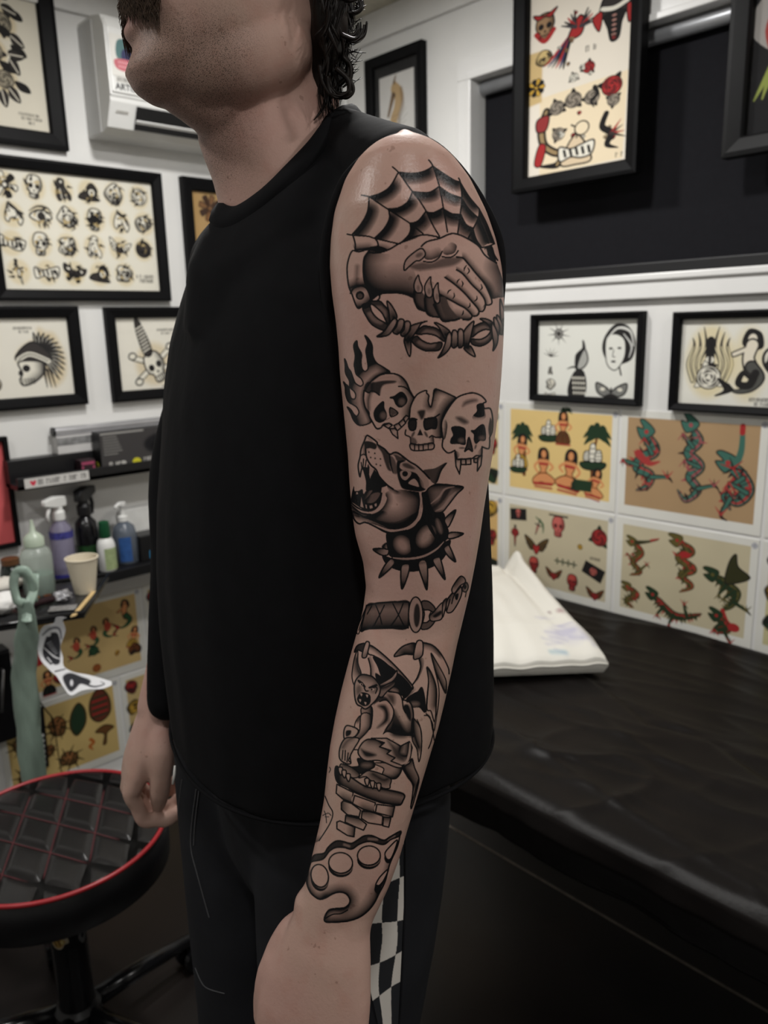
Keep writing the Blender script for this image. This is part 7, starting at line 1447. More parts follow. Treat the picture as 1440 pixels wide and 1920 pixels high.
# --- head
PH = math.radians(18); TL = math.radians(8); F0 = .752
fh = -RT * math.cos(PH) - FW * math.sin(PH); lh = RT * math.sin(PH) - FW * math.cos(PH)
tp = atF(241, 140, F0 - math.sin(PH) * .098)
def tilt(x, z): return x * math.cos(TL) - (z - .1) * math.sin(TL), .1 + (z - .1) * math.cos(TL) + x * math.sin(TL)
_x, _z = tilt(.086, .020); HO = tp - fh * _x - UPV * _z
def HP(x, y, z): x_, z_ = tilt(x, z); return HO + fh * x_ + lh * y + UPV * z_
SL = [(.001, .066, .020, -.005, .030, .42, 1.), (.008, .081, .015, -.02, .044, .42, 1.), (.02, .0895, .01, -.035, .054, .38, .97), (.036, .0845, .005, -.05, .0605, .3, .95), (.05, .081, .0, -.065, .065, .2, .92), (.066, .085, -.005, -.08, .068, .12, .88), (.082, .0885, -.01, -.072, .071, .05, .88), (.105, .086, -.01, -.074, .0735, 0, .9), (.13, .081, -.012, -.076, .0745, 0, .95), (.15, .083, -.015, -.078, .0755, 0, .95), (.165, .090, -.015, -.08, .0755, 0, .95), (.19, .088, -.017, -.078, .074, 0, 1), (.213, .073, -.02, -.088, .066, 0, 1), (.232, .044, -.02, -.06, .047, 0, 1), (.24, .012, -.02, -.035, .02, 0, 1)]
rings = []
for z, xf, xm, xb, hw, k, e in SL:
    r_ = []
    for j in range(48):
        t = 2 * PI * j / 48; c, q = math.cos(t), math.sin(t)
        x = xm + ((xf - xm) * c if c > 0 else (xm - xb) * c); y = hw * math.copysign(abs(q) ** e, q)
        r_.append(HP(x, y, z + k * (xf - x) * .55))
    rings.append(r_)
body.loft(rings)
# nose, lips, brow, ears
def hl(pts, rad, n=14, k=4, flat=1.): chain(body, [HP(*p) for p in pts], rad, n, k, flat, lh)
hl([(.084, 0, .152), (.094, 0, .134), (.106, 0, .114), (.111, 0, .106)], [.007, .0085, .0105, .0105]); hl([(.094, .012, .102), (.088, .0155, .103)], [.0075, .006]); hl([(.094, -.012, .102), (.088, -.0155, .103)], [.0075, .006])
hl([(.067, .030, .0605), (.080, .014, .0645), (.0845, 0, .0655), (.080, -.014, .0645), (.067, -.030, .0605)], [.003, .006, .007, .006, .003]); hl([(.066, .029, .0585), (.079, .015, .0535), (.0845, 0, .0515), (.079, -.015, .0535), (.066, -.029, .0585)], [.003, .0062, .0075, .0062, .003])
hl([(.058, .016, .022), (.065, 0, .02), (.058, -.016, .022)], [.012, .014, .012])
hl([(.05, 0, .031), (.028, 0, .028), (.0, 0, .02)], [.032, .038, .042], 24)
hl([(-.05, 0, .05), (-.055, 0, -.0), (-.05, 0, -.05)], [.04, .041, .044], 24)
for s_ in (1, -1): hl([(-.03, s_ * .034, .058), (.0, s_ * .031, .038), (.03, s_ * .02, .031)], [.034, .034, .030], 24)
for s_ in (1, -1):
    hl([(.066, s_ * .046, .1385), (.0745, s_ * .032, .1405), (.070, s_ * .018, .137)], [.004, .005, .004]); hl([(.064, s_ * .045, .1205), (.0725, s_ * .032, .1165), (.069, s_ * .019, .1205)], [.004, .0048, .004]); hl([(.074, s_ * .05, .166), (.088, s_ * .02, .168), (.089, 0, .164)], [.008, .009, .008])
    hl([(-.004, s_ * .074, .094), (-.010, s_ * .079, .104), (-.016, s_ * .085, .125), (-.018, s_ * .088, .142), (-.008, s_ * .085, .152), (.003, s_ * .080, .146), (.004, s_ * .076, .13)], [.0055, .0055, .006, .006, .0055, .005, .004])
    hl([(-.004, s_ * .073, .102), (-.010, s_ * .076, .13), (-.008, s_ * .077, .143)], [.006, .008, .006])
me_body = remesh('person', body, .0028, 7)

# --- shirt, trousers
xlT = np.array([(395, 412), (420, 398), (450, 382), (500, 360), (560, 340), (620, 322), (680, 311), (760, 301), (850, 296), (950, 291), (1050, 291), (1150, 296), (1250, 306), (1330, 316), (1440, 326)], float)
xrT = np.array([(300, 840), (480, 905), (700, 908), (880, 917), (1000, 921), (1100, 924), (1200, 927), (1290, 928), (1380, 925), (1450, 915)], float)
def fit_ring(z, a, bf0, bb0, n=90, e=.88, xl=xlT, xr=xrT, right=True, cR=CR, cF=CF):
    c = W(cR, cF, z)
    def mk(bf, bb):
        t = np.arange(n) * 2 * PI / n; C, S = np.cos(t), np.sin(t)
        C = np.sign(C) * np.abs(C) ** e; S = np.sign(S) * np.abs(S) ** e
        return c + FD * (np.where(C > 0, bf, bb) * C)[:, None] + LD * (a * S)[:, None]
    bf, bb = bf0, bb0
    lo, hi = .04, .35
    for _ in range(22):
        bf = (lo + hi) / 2; p = proj(mk(bf, bb)); i = p[:, 0].argmin()
        if p[i, 0] > np.interp(p[i, 1], xl[:, 0], xl[:, 1]): lo = bf
        else: hi = bf
    if right:
        lo, hi = .03, .35
        for _ in range(22):
            bb = (lo + hi) / 2; p = proj(mk(bf, bb)); i = p[:, 0].argmax()
            if p[i, 0] < np.interp(p[i, 1], xr[:, 0], xr[:, 1]): lo = bb
            else: hi = bb
    return list(mk(bf, bb)), bf, bb
shirt = MB(); HEM = .992
sr = []
for z, a, rt_ in ((HEM, .192, True), (1.015, .196, True), (1.06, .2, True), (1.12, .202, True), (1.18, .203, True), (1.24, .202, True), (1.30, .201, True), (1.36, .199, True), (1.41, .195, True), (1.45, .187, True), (1.485, .165, False), (1.51, .13, False)):
    r_, bf, bb = fit_ring(z, a, .17, .10, right=rt_); sr.append(r_)
shirt.loft(sr)
# shoulder cap out to the left armhole
AH = [(636, 664), (619, 600), (611, 545), (609, 480), (619, 415), (640, 352), (664, 318), (697, 289), (735, 263), (778, 260), (826, 284), (878, 342), (922, 418), (938, 480), (936, 560), (925, 640), (880, 700), (780, 716), (690, 706)]
AHs = sp(AH, True, 5); ahF = .632
r0 = [atF(x, y, ahF) for x, y in AHs]; c0 = np.mean(r0, 0)
r1 = [p + FW * .02 for p in r0]; tgt = W(CR, CF, 1.45); r2 = [c0 + (p - c0) * .93 + (tgt - c0) * .55 for p in r0]; r3 = [c0 + (p - c0) * .8 + (tgt - c0) * .95 for p in r0]
shirt.loft([r0, r1, r2, r3])
# right shoulder and sleeve side
chain(shirt, [W(CR, CF, 1.47), RS, RS - UPV * .05 - LD * .03], [.085, .075, .07], 24, 4)
chain(shirt, [RS - UPV * .05 - LD * .03, atF(352, 850, .98), atF(334, 1050, .945), atF(322, 1200, .92), atF(317, 1318, .905)], [.06, .042, .034, .029, .0275], 24, 5)
# yoke: from the collar ring out and down onto the shoulders
CO = [(414, 398, .742), (440, 403, .722), (486, 374, .708), (532, 331, .703), (580, 283, .708), (614, 241, .722), (643, 217, .748), (668, 214, .785), (655, 215, .83), (596, 245, .858), (505, 300, .862), (445, 350, .838), (416, 385, .79)]
cr_ = [atF(x, y, f) for x, y, f in CO]; cr_ = [np.array(p) for p in sp(np.array(cr_), True, 6)]; cc_ = np.mean(cr_, 0)
def grow(k, dz): return [np.array([cc_[0] + (p[0] - cc_[0]) * k, cc_[1] + (p[1] - cc_[1]) * k, p[2] + dz]) for p in cr_]
shirt.loft([grow(.9, -.002), grow(1.03, -.003), grow(1.25, -.018), grow(1.5, -.045), grow(1.65, -.1)])
chain(shirt, [atF(640, 272, .76), atF(700, 300, .70), atF(760, 322, .652)], [.031, .032, .032], 20, 5)
me_shirt = remesh('shirt', shirt, .0045, 9)
trou = MB()
xlP = np.array([(1380, 318), (1440, 326), (1530, 332), (1640, 344), (1750, 356), (1850, 368), (1920, 376)], float)
c_, n_ = [], 40
def leg(pts):
    cs, us, vs = [], [], []
    for y, xl, xr, F in pts:
        a, b = atF(xl, y, F), atF(xr, y, F); cs.append((a + b) / 2); us.append((b - a) / 2); vs.append(FW * .095)
    end = cs[-1].copy()
    for z in (.5, .3, .12, .06):
        e = end.copy(); e[2] = z; e = e + FW * (.02 * (1 - z)) ; cs.append(e); us.append(us[-1] * .94); vs.append(vs[-1] * .95)
    limb(trou, cs, us, vs, 40, .9); return cs[-1]
fl_ = leg([(1400, 470, 834, .735), (1480, 472, 835, .735), (1560, 474, 833, .73), (1650, 476, 826, .725), (1750, 478, 813, .72), (1850, 482, 796, .715), (1930, 486, 780, .71)])
fr_ = leg([(1330, 330, 640, .88), (1440, 331, 640, .875), (1530, 337, 640, .87), (1640, 348, 640, .865), (1750, 360, 640, .86), (1850, 371, 640, .855), (1930, 378, 640, .85)])
limb(trou, [W(CR, CF, z) for z in (.86, .93, 1.0, 1.03)], [LD * a for a in (.18, .178, .168, .16)], [FD * b for b in (.115, .125, .12, .11)], 40)
me_trou = remesh('trousers', trou, .006, 7)

# --- attach tattoo ink and stubble to the skin, refining the arm surface where ink lies
bm = bmesh.new(); bm.from_mesh(me_body)
co, nr = mesh_arrays(me_body)
uv = proj(co); Fd = (co - CC) @ FW
axis = np.array(cs_ for cs_ in []) if False else None
arm_c = np.array([c for c in cs]) if False else None
EY = np.array([q[0] for q in AY], float); EL = np.array([q[1] for q in AY], float); ER = np.array([q[2] for q in AY], float)
def on_arm(co, uv):
    l = np.interp(uv[:, 1], EY, EL); r = np.interp(uv[:, 1], EY, ER); F = (co - CC) @ FW
    return (uv[:, 1] > 285) & (uv[:, 1] < 1745) & (uv[:, 0] > l - 12) & (uv[:, 0] < r + 12) & (F < np.interp(uv[:, 1], [260, 600, 1150, 1740], [.61, .605, .60, .545]) + .03)
facing = np.einsum('ij,ij->i', nr, CC - co) > -.012
sel = on_arm(co, uv) & facing
bm.verts.ensure_lookup_table()
fs = [f for f in bm.faces if all(sel[v.index] for v in f.verts)]
es = list({e for f in fs for e in f.edges})
bmesh.ops.subdivide_edges(bm, edges=es, cuts=5, use_grid_fill=True)
bm.to_mesh(me_body); bm.free(); me_body.update()
co, nr = mesh_arrays(me_body); uv = proj(co)
# relax the refined patch so that it curves smoothly
ne = len(me_body.edges); ev = np.empty(ne * 2, np.int32); me_body.edges.foreach_get('vertices', ev); ev = ev.reshape(-1, 2)
msk = on_arm(co, uv) & (np.einsum('ij,ij->i', nr, CC - co) > -.004)
deg = np.bincount(ev.ravel(), minlength=len(co)).astype(float)
for it in range(14):
    acc = np.stack([np.bincount(ev[:, 0], co[ev[:, 1], k], len(co)) + np.bincount(ev[:, 1], co[ev[:, 0], k], len(co)) for k in range(3)], -1) / np.maximum(deg, 1)[:, None]
    f_ = (.55 if it % 2 == 0 else -.52); co = np.where(msk[:, None], co + f_ * (acc - co), co)
me_body.vertices.foreach_set('co', co.astype(np.float32).ravel()); me_body.update()
co, nr = mesh_arrays(me_body); uv = proj(co)
cv = sleeve_tattoo()
ink = np.zeros(len(co)); vis = on_arm(co, uv) & (np.einsum('ij,ij->i', nr, CC - co) > -.002)
px_ = np.clip((uv[vis, 0] - cv.x0) * cv.res - .5, 0, cv.nx - 2); py_ = np.clip((uv[vis, 1] - cv.y0) * cv.res - .5, 0, cv.ny - 2)
i_, j_ = px_.astype(int), py_.astype(int); fx, fy = px_ - i_, py_ - j_; A_ = cv.a[..., 0]
ink[vis] = A_[j_, i_] * (1 - fx) * (1 - fy) + A_[j_, i_ + 1] * fx * (1 - fy) + A_[j_ + 1, i_] * (1 - fx) * fy + A_[j_ + 1, i_ + 1] * fx * fy
# stubble on jaw, chin, upper lip and upper neck; lips
hx_ = (co - HO) @ fh; hy_ = (co - HO) @ lh; hz_ = (co - HO)[:, 2]
st_ = np.clip((hx_ + .012) / .035, 0, 1) * np.clip((.078 - hz_) / .03 + .35 * np.clip((hx_ - .05) / .03, 0, 1), 0, 1) * np.clip((hz_ + .075) / .04, 0, 1) * (np.abs(hy_) < .095)
st_ *= np.linalg.norm(co - HO, axis=1) < .2
xl_, zl_ = hx_, hz_; lx0, lz0 = tilt(.088, .0585)
lips = np.exp(-(((hx_ - lx0) / .016) ** 2 + ((hz_ - lz0) / .0085) ** 2 + (hy_ / .026) ** 2))
st_ = np.clip(st_ - lips * 1.4, 0, 1); ear = np.exp(-((hx_ + .005) ** 2 + (hz_ - .1) ** 2) / .0012) * (np.abs(hy_) > .07)
ca = me_body.color_attributes.new('Marks', 'FLOAT_COLOR', 'POINT')
ca.data.foreach_set('color', np.stack([ink, st_, np.clip(lips + ear * .6, 0, 1), on_arm(co, uv) * 1.], -1).astype(np.float32).ravel())
me_body.polygons.foreach_set('use_smooth', np.ones(len(me_body.polygons), bool))
# skin material
m = bpy.data.materials.new('skin'); m.use_nodes = True; nt = m.node_tree; N = nt.nodes; L = nt.links; p = N['Principled BSDF']
at_ = N.new('ShaderNodeAttribute'); at_.attribute_name = 'Marks'; sx = N.new('ShaderNodeSeparateColor'); L.new(at_.outputs['Color'], sx.inputs[0])
tc = N.new('ShaderNodeTexCoord')
def noise(sc_, det=4, rough=.5):
    n_ = N.new('ShaderNodeTexNoise'); n_.inputs['Scale'].default_value = sc_; n_.inputs['Detail'].default_value = det; n_.inputs['Roughness'].default_value = rough; L.new(tc.outputs['Object'], n_.inputs['Vector']); return n_.outputs[0]
def mix(f, a, b):
    x = N.new('ShaderNodeMix'); x.data_type = 'RGBA'
    for s_, v in ((0, f), (6, a), (7, b)):
        if isinstance(v, (int, float)): x.inputs[s_].default_value = v
        elif isinstance(v, tuple): x.inputs[s_].default_value = (*v, 1)
        else: L.new(v, x.inputs[s_])
    return x.outputs[2]
def rng(v, a, b, c=0., d=1.):
    x = N.new('ShaderNodeMapRange'); x.inputs[1].default_value = a; x.inputs[2].default_value = b; x.inputs[3].default_value = c; x.inputs[4].default_value = d; L.new(v, x.inputs[0]); return x.outputs[0]
def mul(a, b):
    x = N.new('ShaderNodeMath'); x.operation = 'MULTIPLY'
    for s_, v in ((0, a), (1, b)):
        if isinstance(v, (int, float)): x.inputs[s_].default_value = v
        else: L.new(v, x.inputs[s_])
    return x.outputs[0]
SKA, SKB = (.47, .315, .25), (.50, .305, .255)
c = mix(rng(noise(9, 3), .35, .65), SKA, SKB); c = mix(mul(rng(noise(55, 5), .5, .75), .35), c, (.44, .215, .165))
c = mix(rng(noise(150, 2), .70, .74, 0, .45), c, (.20, .10, .07))
c = mix(mul(sx.outputs[2], .75), c, (.30, .115, .10))
stub = mul(sx.outputs[1], rng(noise(1500, 2), .52, .62)); c = mix(mul(sx.outputs[1], .38), c, (.13, .085, .06)); c = mix(mul(stub, .85), c, (.028, .018, .013))
ik = N.new('ShaderNodeMath'); ik.operation = 'POWER'; ik.inputs[1].default_value = .78; L.new(rng(sx.outputs[0], 0.02, .86), ik.inputs[0]); c = mix(ik.outputs[0], c, (.0085, .0084, .0092)); L.new(c, p.inputs['Base Color'])
L.new(rng(at_.outputs['Alpha'], 0, 1, .56, .34), p.inputs['Roughness']); p.inputs['Specular IOR Level'].default_value = .36; L.new(rng(sx.outputs[0], 0, 1, .30, .12), p.inputs['Specular IOR Level'])
p.inputs['Subsurface Weight'].default_value = .0
bp = N.new('ShaderNodeBump'); bp.inputs['Strength'].default_value = .22; bp.inputs['Distance'].default_value = .0012; ad = N.new('ShaderNodeMath'); ad.operation = 'ADD'; L.new(noise(420, 4, .6), ad.inputs[0]); L.new(mul(noise(60, 3), 1.2), ad.inputs[1]); L.new(ad.outputs[0], bp.inputs['Height']); L.new(bp.outputs[0], p.inputs['Normal'])
me_body.materials.clear(); me_body.materials.append(m)
person = bpy.data.objects.new('person', me_body); COL.objects.link(person)
tag(person, 'standing person in a black sleeveless shirt with black tattoos down the arm', 'person')
def wear(name, me, m, parent=person, smooth=True):
    me.materials.clear(); me.materials.append(m)
    if smooth: me.polygons.foreach_set('use_smooth', np.ones(len(me.polygons), bool))
    o = bpy.data.objects.new(name, me); COL.objects.link(o); o.parent = parent; return o
M_SHIRT = mat('black_jersey', (.0052, .0052, .006), .9, spec=.14, noise=.12, nscale=60, bump=.25, bscale=14, dist=.008)
# hang creases in the jersey
co, nr = mesh_arrays(me_shirt); dz_ = np.array([mnoise.noise(Vector((float(q @ RT) * 13, float(q @ FW) * 13, q[2] * 2.2))) * .0045 + mnoise.noise(Vector((float(q @ RT) * 30, float(q @ FW) * 30, q[2] * 4.))) * .0018 for q in co]) * np.clip((1.5 - co[:, 2]) / .12, 0, 1)
me_shirt.vertices.foreach_set('co', (co + nr * dz_[:, None]).astype(np.float32).ravel())
sh_o = wear('shirt', me_shirt, M_SHIRT); sh_o['label'] = 'black sleeveless shirt'
hm = MB(); hm.tube([atF(x, y, ahF - .004) for x, y in AHs], .0042, 8, closed=True); hm.build('armhole_hem', M_SHIRT, sh_o, smooth=True)
co_m = MB(); co_m.loft([[p + q for p in grow(k, dz)] for k, dz, q in ((.93, .004, 0), (.955, .008, 0), (1.0, .007, 0), (1.12, -.001, 0), (1.16, -.008, 0), (1.1, -.018, 0))], cap=False); co_m.build('collar', M_SHIRT, sh_o, smooth=True)
hmr = sr[0]; hh_ = MB(); hh_.tube([p + np.array([0, 0, .001]) for p in hmr], .0018, 8, closed=True); hh_.build('bottom_hem', M_SHIRT, sh_o, smooth=True)
M_TROU = mat('charcoal_denim', (.0125, .013, .0155), .85, spec=.2, noise=.25, nscale=12, bump=.3, bscale=30, dist=.005)
co, nr = mesh_arrays(me_trou); dz_ = np.array([mnoise.noise(Vector((float(q @ RT) * 11, float(q @ FW) * 11, q[2] * 3 + 4))) * .006 for q in co]); me_trou.vertices.foreach_set('co', (co + nr * dz_[:, None]).astype(np.float32).ravel())
tr_o = wear('trousers', me_trou, M_TROU); tr_o['label'] = 'charcoal trousers with a checkered side stripe'
tco, _ = mesh_arrays(me_trou); bvh = BVHTree.FromPolygons([Vector(q) for q in tco], [tuple(f.vertices) for f in me_trou.polygons])
def on_cloth(x, y, off=.0015):
    d = _n(ray(x, y)); h = bvh.ray_cast(Vector(CC), Vector(d))
    return None if h[0] is None else np.array(h[0]) - d * off
# checkered side stripe laid on the trouser leg
sl_ = np.array([(1480, 716), (1556, 700), (1650, 690), (1700, 686), (1788, 682), (1847, 692), (1935, 712)], float); sr_ = np.array([(1480, 758), (1556, 757), (1700, 757), (1850, 750), (1935, 746)], float)
NX, NY = 76, 440; pts = []; cols = []
wk, bk_ = hexc(214, 208, 200), hexc(40, 41, 44)
for j in range(NY):
    y = 1480 + (1935 - 1480) * j / (NY - 1); a, b = np.interp(y, sl_[:, 0], sl_[:, 1]), np.interp(y, sr_[:, 0], sr_[:, 1])
    for i in range(NX):
        u = i / (NX - 1); q = on_cloth(a + (b - a) * u, y, .002); pts.append(q if q is not None else pts[-1])
        uu = 2.35 * u ** 1.1 + .06 * math.sin(y * .045) + (.0 if y < 1760 else (y - 1760) * .0035); vv = (y - 1605) / 67. + .35 * u + .10 * math.sin(y * .03 + 3 * u) + .04 * math.sin(y * .09)
        k_ = (math.floor(uu) + math.floor(vv)) % 2
        cols.append(wk if k_ else bk_)
M_CHK = attr_mat('checkered_cotton', rough=.8, spec=.2)
o_ = grid_mesh('checkered_stripe', np.array(pts), NX, NY, np.array(cols), M_CHK, tr_o, smooth=True); o_['label'] = 'black and white checkered side stripe'; o_.modifiers.new('t', 'SOLIDIFY').thickness = .0012
M_THR = mat('grey_thread', (.09, .09, .095), .8, noise=.2)
def seam(name, pts, r=.0007, m=M_THR, off=.001):
    P = [on_cloth(x, y, off) for x, y in sp(pts, False, 8)]; P = [p_ for p_ in P if p_ is not None]
    if len(P) > 2: MB().tube(P, r, 6).build(name, m, tr_o)
seam('pocket_stitching', [(368, 1480), (360, 1540), (358, 1590), (370, 1640), (392, 1720)]); seam('pocket_stitching', [(373, 1482), (366, 1540), (363, 1585)]); seam('fly_stitching', [(341, 1462), (335, 1510), (332, 1545)])
seam('side_seam', [(760, 1560), (760, 1700), (754, 1850), (749, 1930)], .0016, M_TROU, .002); seam('edge_stitching', [(686, 1790), (696, 1847), (716, 1932)], .0006); seam('pocket_bag_stitching', [(366, 1815), (384, 1850), (421, 1863)], .0005)
dc = MB(); P = [atF(328, 1436, .735), atF(327, 1452, .735), atF(324, 1470, .735)]; dc.tube(P, [.0011, .0014, .0013], 8); dc.build('drawstring', mat('white_cord', (.7, .69, .66), .7, noise=.05), tr_o, smooth=True)
for s_, f_ in (('shoe', fl_), ('shoe', fr_)):
    q = MB(); b0 = np.array([f_[0], f_[1], 0.])
    limb(q, [b0 + FD * x + UPV * z for x, z in ((-.09, .04), (-.03, .048), (.05, .045), (.12, .035), (.17, .028))], [LD * a for a in (.036, .04, .043, .046, .036)], [UPV * h for h in (.038, .046, .042, .033, .026)], 24, .8)
    q.build(s_, M_BLK, person, smooth=True)

M_EYE = mat('eye_white', (.62, .58, .55), .15, noise=.02); M_IRIS = mat('brown_iris', (.05, .025, .012), .1, noise=.3, nscale=200); M_PUP = mat('black_pupil', (.003, .003, .003), .1, noise=.05)
for s_ in (1, -1):
    q = MB(); c0 = np.array([.0665, s_ * .031, .128]); n_ = 24
    def ring(a, r=.0122): return [HP(*(c0 + r * np.array([math.cos(a), math.sin(a) * math.cos(t), math.sin(a) * math.sin(t)]))) for t in np.linspace(0, 2 * PI, n_ + 1)[:-1]]
    q.loft([ring(a) for a in np.linspace(3.1, .48, 10)], cap=False); q.loft([ring(a) for a in (.48, .3, .2)], cap=False, mi=1); q.loft([ring(a) for a in (.2, .1, .01)], mi=2)
    q.build('eye', [M_EYE, M_IRIS, M_PUP], person, smooth=True)
# --- hair at the nape: a mass with loose curls; moustache
M_HAIR = mat('dark_brown_hair', (.0085, .0052, .0038), .45, spec=.28, noise=.3, nscale=80)
hm_ = MB(); rings = []
for z, x1, xb, hw in ((.018, -.066, -.076, .03), (.03, -.060, -.084, .045), (.05, -.052, -.087, .060), (.075, -.043, -.088, .073), (.1, -.036, -.089, .080), (.125, -.036, -.089, .083), (.15, -.026, -.089, .086), (.18, .0, -.088, .086), (.21, .05, -.085, .082), (.235, .09, -.095, .07), (.255, .07, -.06, .05), (.264, .02, -.03, .02)):
    r_ = []
    for j in range(40):
        t = 2 * PI * j / 40; c, q = math.cos(t), math.sin(t); xm = (x1 + xb) / 2
        k = 1 + .05 * mnoise.noise(Vector((3 * c, 3 * q, z * 40))); r_.append(HP(xm + (x1 - xm) * c * k, hw * q * k, z))
    rings.append(r_)
hm_.loft(rings); me_h = remesh('hair', hm_, .003, 3)
co, nr = mesh_arrays(me_h); dz_ = np.array([mnoise.noise(Vector((float((q - HO) @ fh) * 55 + 12 * float(q[2]), float((q - HO) @ lh) * 55, q[2] * 28))) * .006 for q in co]); me_h.vertices.foreach_set('co', (co + nr * dz_[:, None]).astype(np.float32).ravel())
hair = wear('hair', me_h, M_HAIR)
R_ = random.Random(11); cu = MB()
for k in range(150):
    z = R_.uniform(.03, .2); a = R_.uniform(-1.35, 1.35) if k % 3 else R_.uniform(.2, 1.4); hw = np.interp(z, [.0, .05, .1, .2], [.03, .062, .08, .086]); xb = np.interp(z, [0, .03, .1, .2], [-.07, -.080, -.085, -.084])
    x0_ = -.045 + (xb + .045) * math.cos(a); y0_ = hw * math.sin(a)
    if z < .09 and x0_ > -.062: continue
    o_ = np.array([math.cos(a) * -1, math.sin(a) * .8, 0]); L_ = R_.uniform(.025, .06); ph = R_.uniform(0, 6.3); cr = R_.uniform(.003, .009); pts = []
    for i in range(11):
        t = i / 10; w_ = cr * t; pts.append(HP(x0_ + o_[0] * (-.002 + .004 * t * t) + w_ * math.cos(ph + 5 * t) , y0_ + o_[1] * (-.001 + .005 * t * t) + w_ * math.sin(ph + 5 * t) * .8, z + .012 - L_ * t + .012 * max(0, t - .7) * (k % 3)))
    cu.tube(pts, [.0036 * (1 - .85 * (i / 10) ** 2) for i in range(11)], 6, flat=.55)
# bigger flicked curls at the back
for (px, py, pts) in ((0, 0, [(640, 20), (664, 22), (676, 12), (672, -4)]), (0, 0, [(636, 60), (660, 76), (676, 66), (678, 44)]), (0, 0, [(640, 62), (664, 70), (676, 58), (676, 50)]), (0, 0, [(630, 130), (652, 150), (655, 170), (640, 182), (622, 178)]), (0, 0, [(640, 100), (655, 120), (654, 145), (640, 160)]), (0, 0, [(615, 140), (618, 165), (630, 180), (645, 176)]), (0, 0, [(640, -5), (655, 0), (668, -6), (660, -16)]), (0, 0, [(600, 120), (606, 150), (622, 176)])):
    for s_ in range(7):
        jx, jy, f_ = R_.uniform(-4, 4), R_.uniform(-4, 4), R_.uniform(.70, .79); cu.tube([atF(x + jx * (.4 + i * .15), y + jy, f_) for i, (x, y) in enumerate(sp(pts, False, 5))], [.0020 * (1 - .8 * i / (5 * len(pts))) for i in range(len(sp(pts, False, 5)))], 5)
for s_ in range(60):
    x, y = R_.uniform(640, 660), R_.uniform(-10, 150); d = R_.uniform(8, 30); cu.tube([atF(x, y, .76), atF(x + d * .5, y + R_.uniform(-3, 9), .755), atF(x + d, y + R_.uniform(-12, 6), .75)], [.0006, .0005, .0002], 4)
for k in range(900):
    z = R_.uniform(.03, .2); a = R_.uniform(.0, 1.5); hw = np.interp(z, [.0, .05, .1, .2], [.036, .064, .082, .088]); xb = np.interp(z, [0, .03, .1, .2], [-.072, -.082, -.088, -.087])
    x0_ = -.045 + (xb + .045) * math.cos(a); y0_ = hw * math.sin(a)
    if z < .09 and x0_ > -.062: continue
    ph = 9 * math.sin(3 * a + 20 * z); cu.tube([HP(x0_ - .002 * math.cos(a) + .004 * math.sin(ph + 4 * t) * t - .004 * t * math.cos(a), y0_ + .002 * math.sin(a) + .004 * math.cos(ph + 4 * t) * t, z + .01 - .04 * t) for t in np.linspace(0, 1, 7)], [.0006, .0006, .0006, .0005, .0004, .0003, .0001], 4)
cu.build('curls', M_HAIR, hair, smooth=True)['kind'] = 'stuff'
M_MOU = mat('brown_moustache_hair', (.055, .035, .023), .6, spec=.25, noise=.4, nscale=300); mo = MB(); R_ = random.Random(5)
for k in range(2200):
    s_ = -1 if k % 3 == 0 else 1; t = R_.random() ** .8; y0_ = s_ * .040 * t; x0_ = .0885 - .013 * t ** 1.8 - .0105 * t ** 4; z0_ = .0815 - .011 * t + R_.uniform(-.009, .012)
    L_ = R_.uniform(.008, .019) + .005 * t; out_ = R_.uniform(.002, .008) * (1.25 - .6 * t); pts = []
    for i in range(5):
        q = i / 4; pts.append(HP(x0_ + out_ * math.sin(q * 2.0) - .002 * q + R_.uniform(-.0004, .0004), y0_ + s_ * (.004 + .006 * t) * q, z0_ - L_ * q * (1 - .12 * q)))
    mo.tube(pts, [.0004, .0004, .00034, .00024, .00008], 4, cap=False)
for k in range(420):
    t = R_.uniform(.35, 1.1); y0_ = -.040 * t; x0_ = .0885 - .013 * t ** 1.8 - .0105 * t ** 4; z0_ = .074 - .022 * max(0, t - .5) + R_.uniform(-.008, .006); L_ = R_.uniform(.012, .03); out_ = R_.uniform(.006, .011)
    mo.tube([HP(x0_ + out_ * math.sin(min(1.9, q * 2.6)) - .006 * q, y0_ - .004 * q, z0_ - L_ * q) for q in (0, .25, .5, .75, 1)], [.0004, .0004, .00034, .00024, .00008], 4, cap=False)
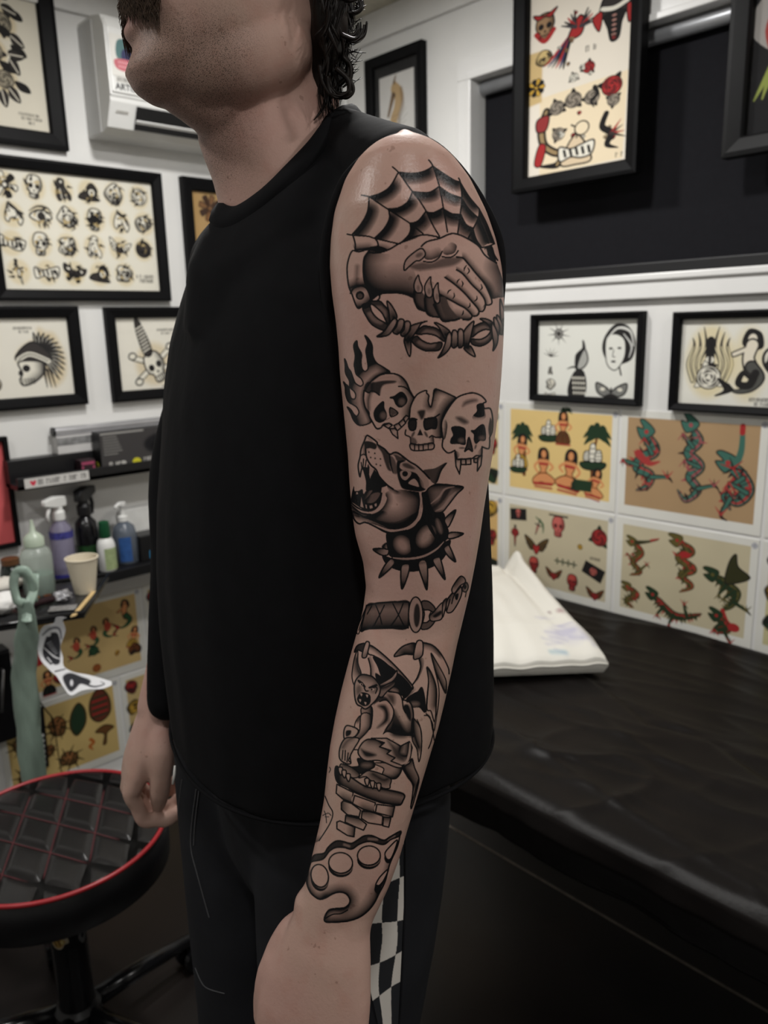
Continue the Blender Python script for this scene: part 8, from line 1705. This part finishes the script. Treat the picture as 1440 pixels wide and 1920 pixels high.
for s_ in (1, -1):
    eb = MB()
    for k in range(140):
        t = R_.random(); eb.tube([HP(.0985 - .020 * t ** 2 + .001 * q, s_ * (.012 + .042 * t + .006 * q), .166 + .006 * math.sin(2.6 * t) + R_.uniform(-.003, .003) + .003 * q) for q in (0, .5, 1)], [.0005, .0004, .0001], 4, cap=False)
    eb.build('eyebrow', M_MOU, person)['kind'] = 'stuff'
mo_o = mo.build('moustache', M_MOU, person); mo_o['kind'] = 'stuff'
# ---------------------------------------------------------------- lights, camera
def area(name, loc, power, size, col=(1, .982, .955), rot=(0, 0, 0), spread=PI):
    l = bpy.data.lights.new(name, 'AREA'); l.shape = 'DISK'; l.size = size; l.energy = power; l.color = col; l.spread = spread
    o = bpy.data.objects.new(name, l); COL.objects.link(o); o.location = loc; o.rotation_euler = rot; return o
area('downlight_corner', (1.0, 1.5, CEIL - .012), 12.5, .14)
area('downlight_middle', (.93, .93, CEIL - .012), 12.5, .12)
area('downlight_rear', (-.4, 1.2, CEIL - .012), 8.5, .14)
area('downlight_bed', (1.0, -.5, CEIL - .012), 8.5, .14)
area('downlight_front', (-.15, -.3, CEIL - .012), 7, .14)
w = bpy.data.worlds.new('room_world'); bpy.context.scene.world = w; w.use_nodes = True
w.node_tree.nodes['Background'].inputs[0].default_value = (.9, .93, 1, 1); w.node_tree.nodes['Background'].inputs[1].default_value = .10
cam = bpy.data.cameras.new('camera'); co_ = bpy.data.objects.new('camera', cam); COL.objects.link(co_)
cam.sensor_fit = 'VERTICAL'; cam.sensor_height = 36.; cam.lens = FOC / 1920 * 36.; cam.clip_start = .02
R_ = np.stack([CM[:, 0], -CM[:, 1], -CM[:, 2]], -1)
co_.matrix_world = Matrix([[*map(float, R_[0]), 0], [*map(float, R_[1]), 0], [*map(float, R_[2]), CAM_H], [0, 0, 0, 1]])
cam.dof.use_dof = True; cam.dof.focus_distance = .62; cam.dof.aperture_fstop = 8.
sc = bpy.context.scene; sc.camera = co_
sc.view_settings.view_transform = 'Standard'; sc.view_settings.look = 'None'; sc.view_settings.gamma = 1; sc.view_settings.use_curve_mapping = False
sc.view_settings.exposure = 0.
sc.cycles.use_denoising = True; sc.cycles.max_bounces = 8; sc.cycles.transparent_max_bounces = 16
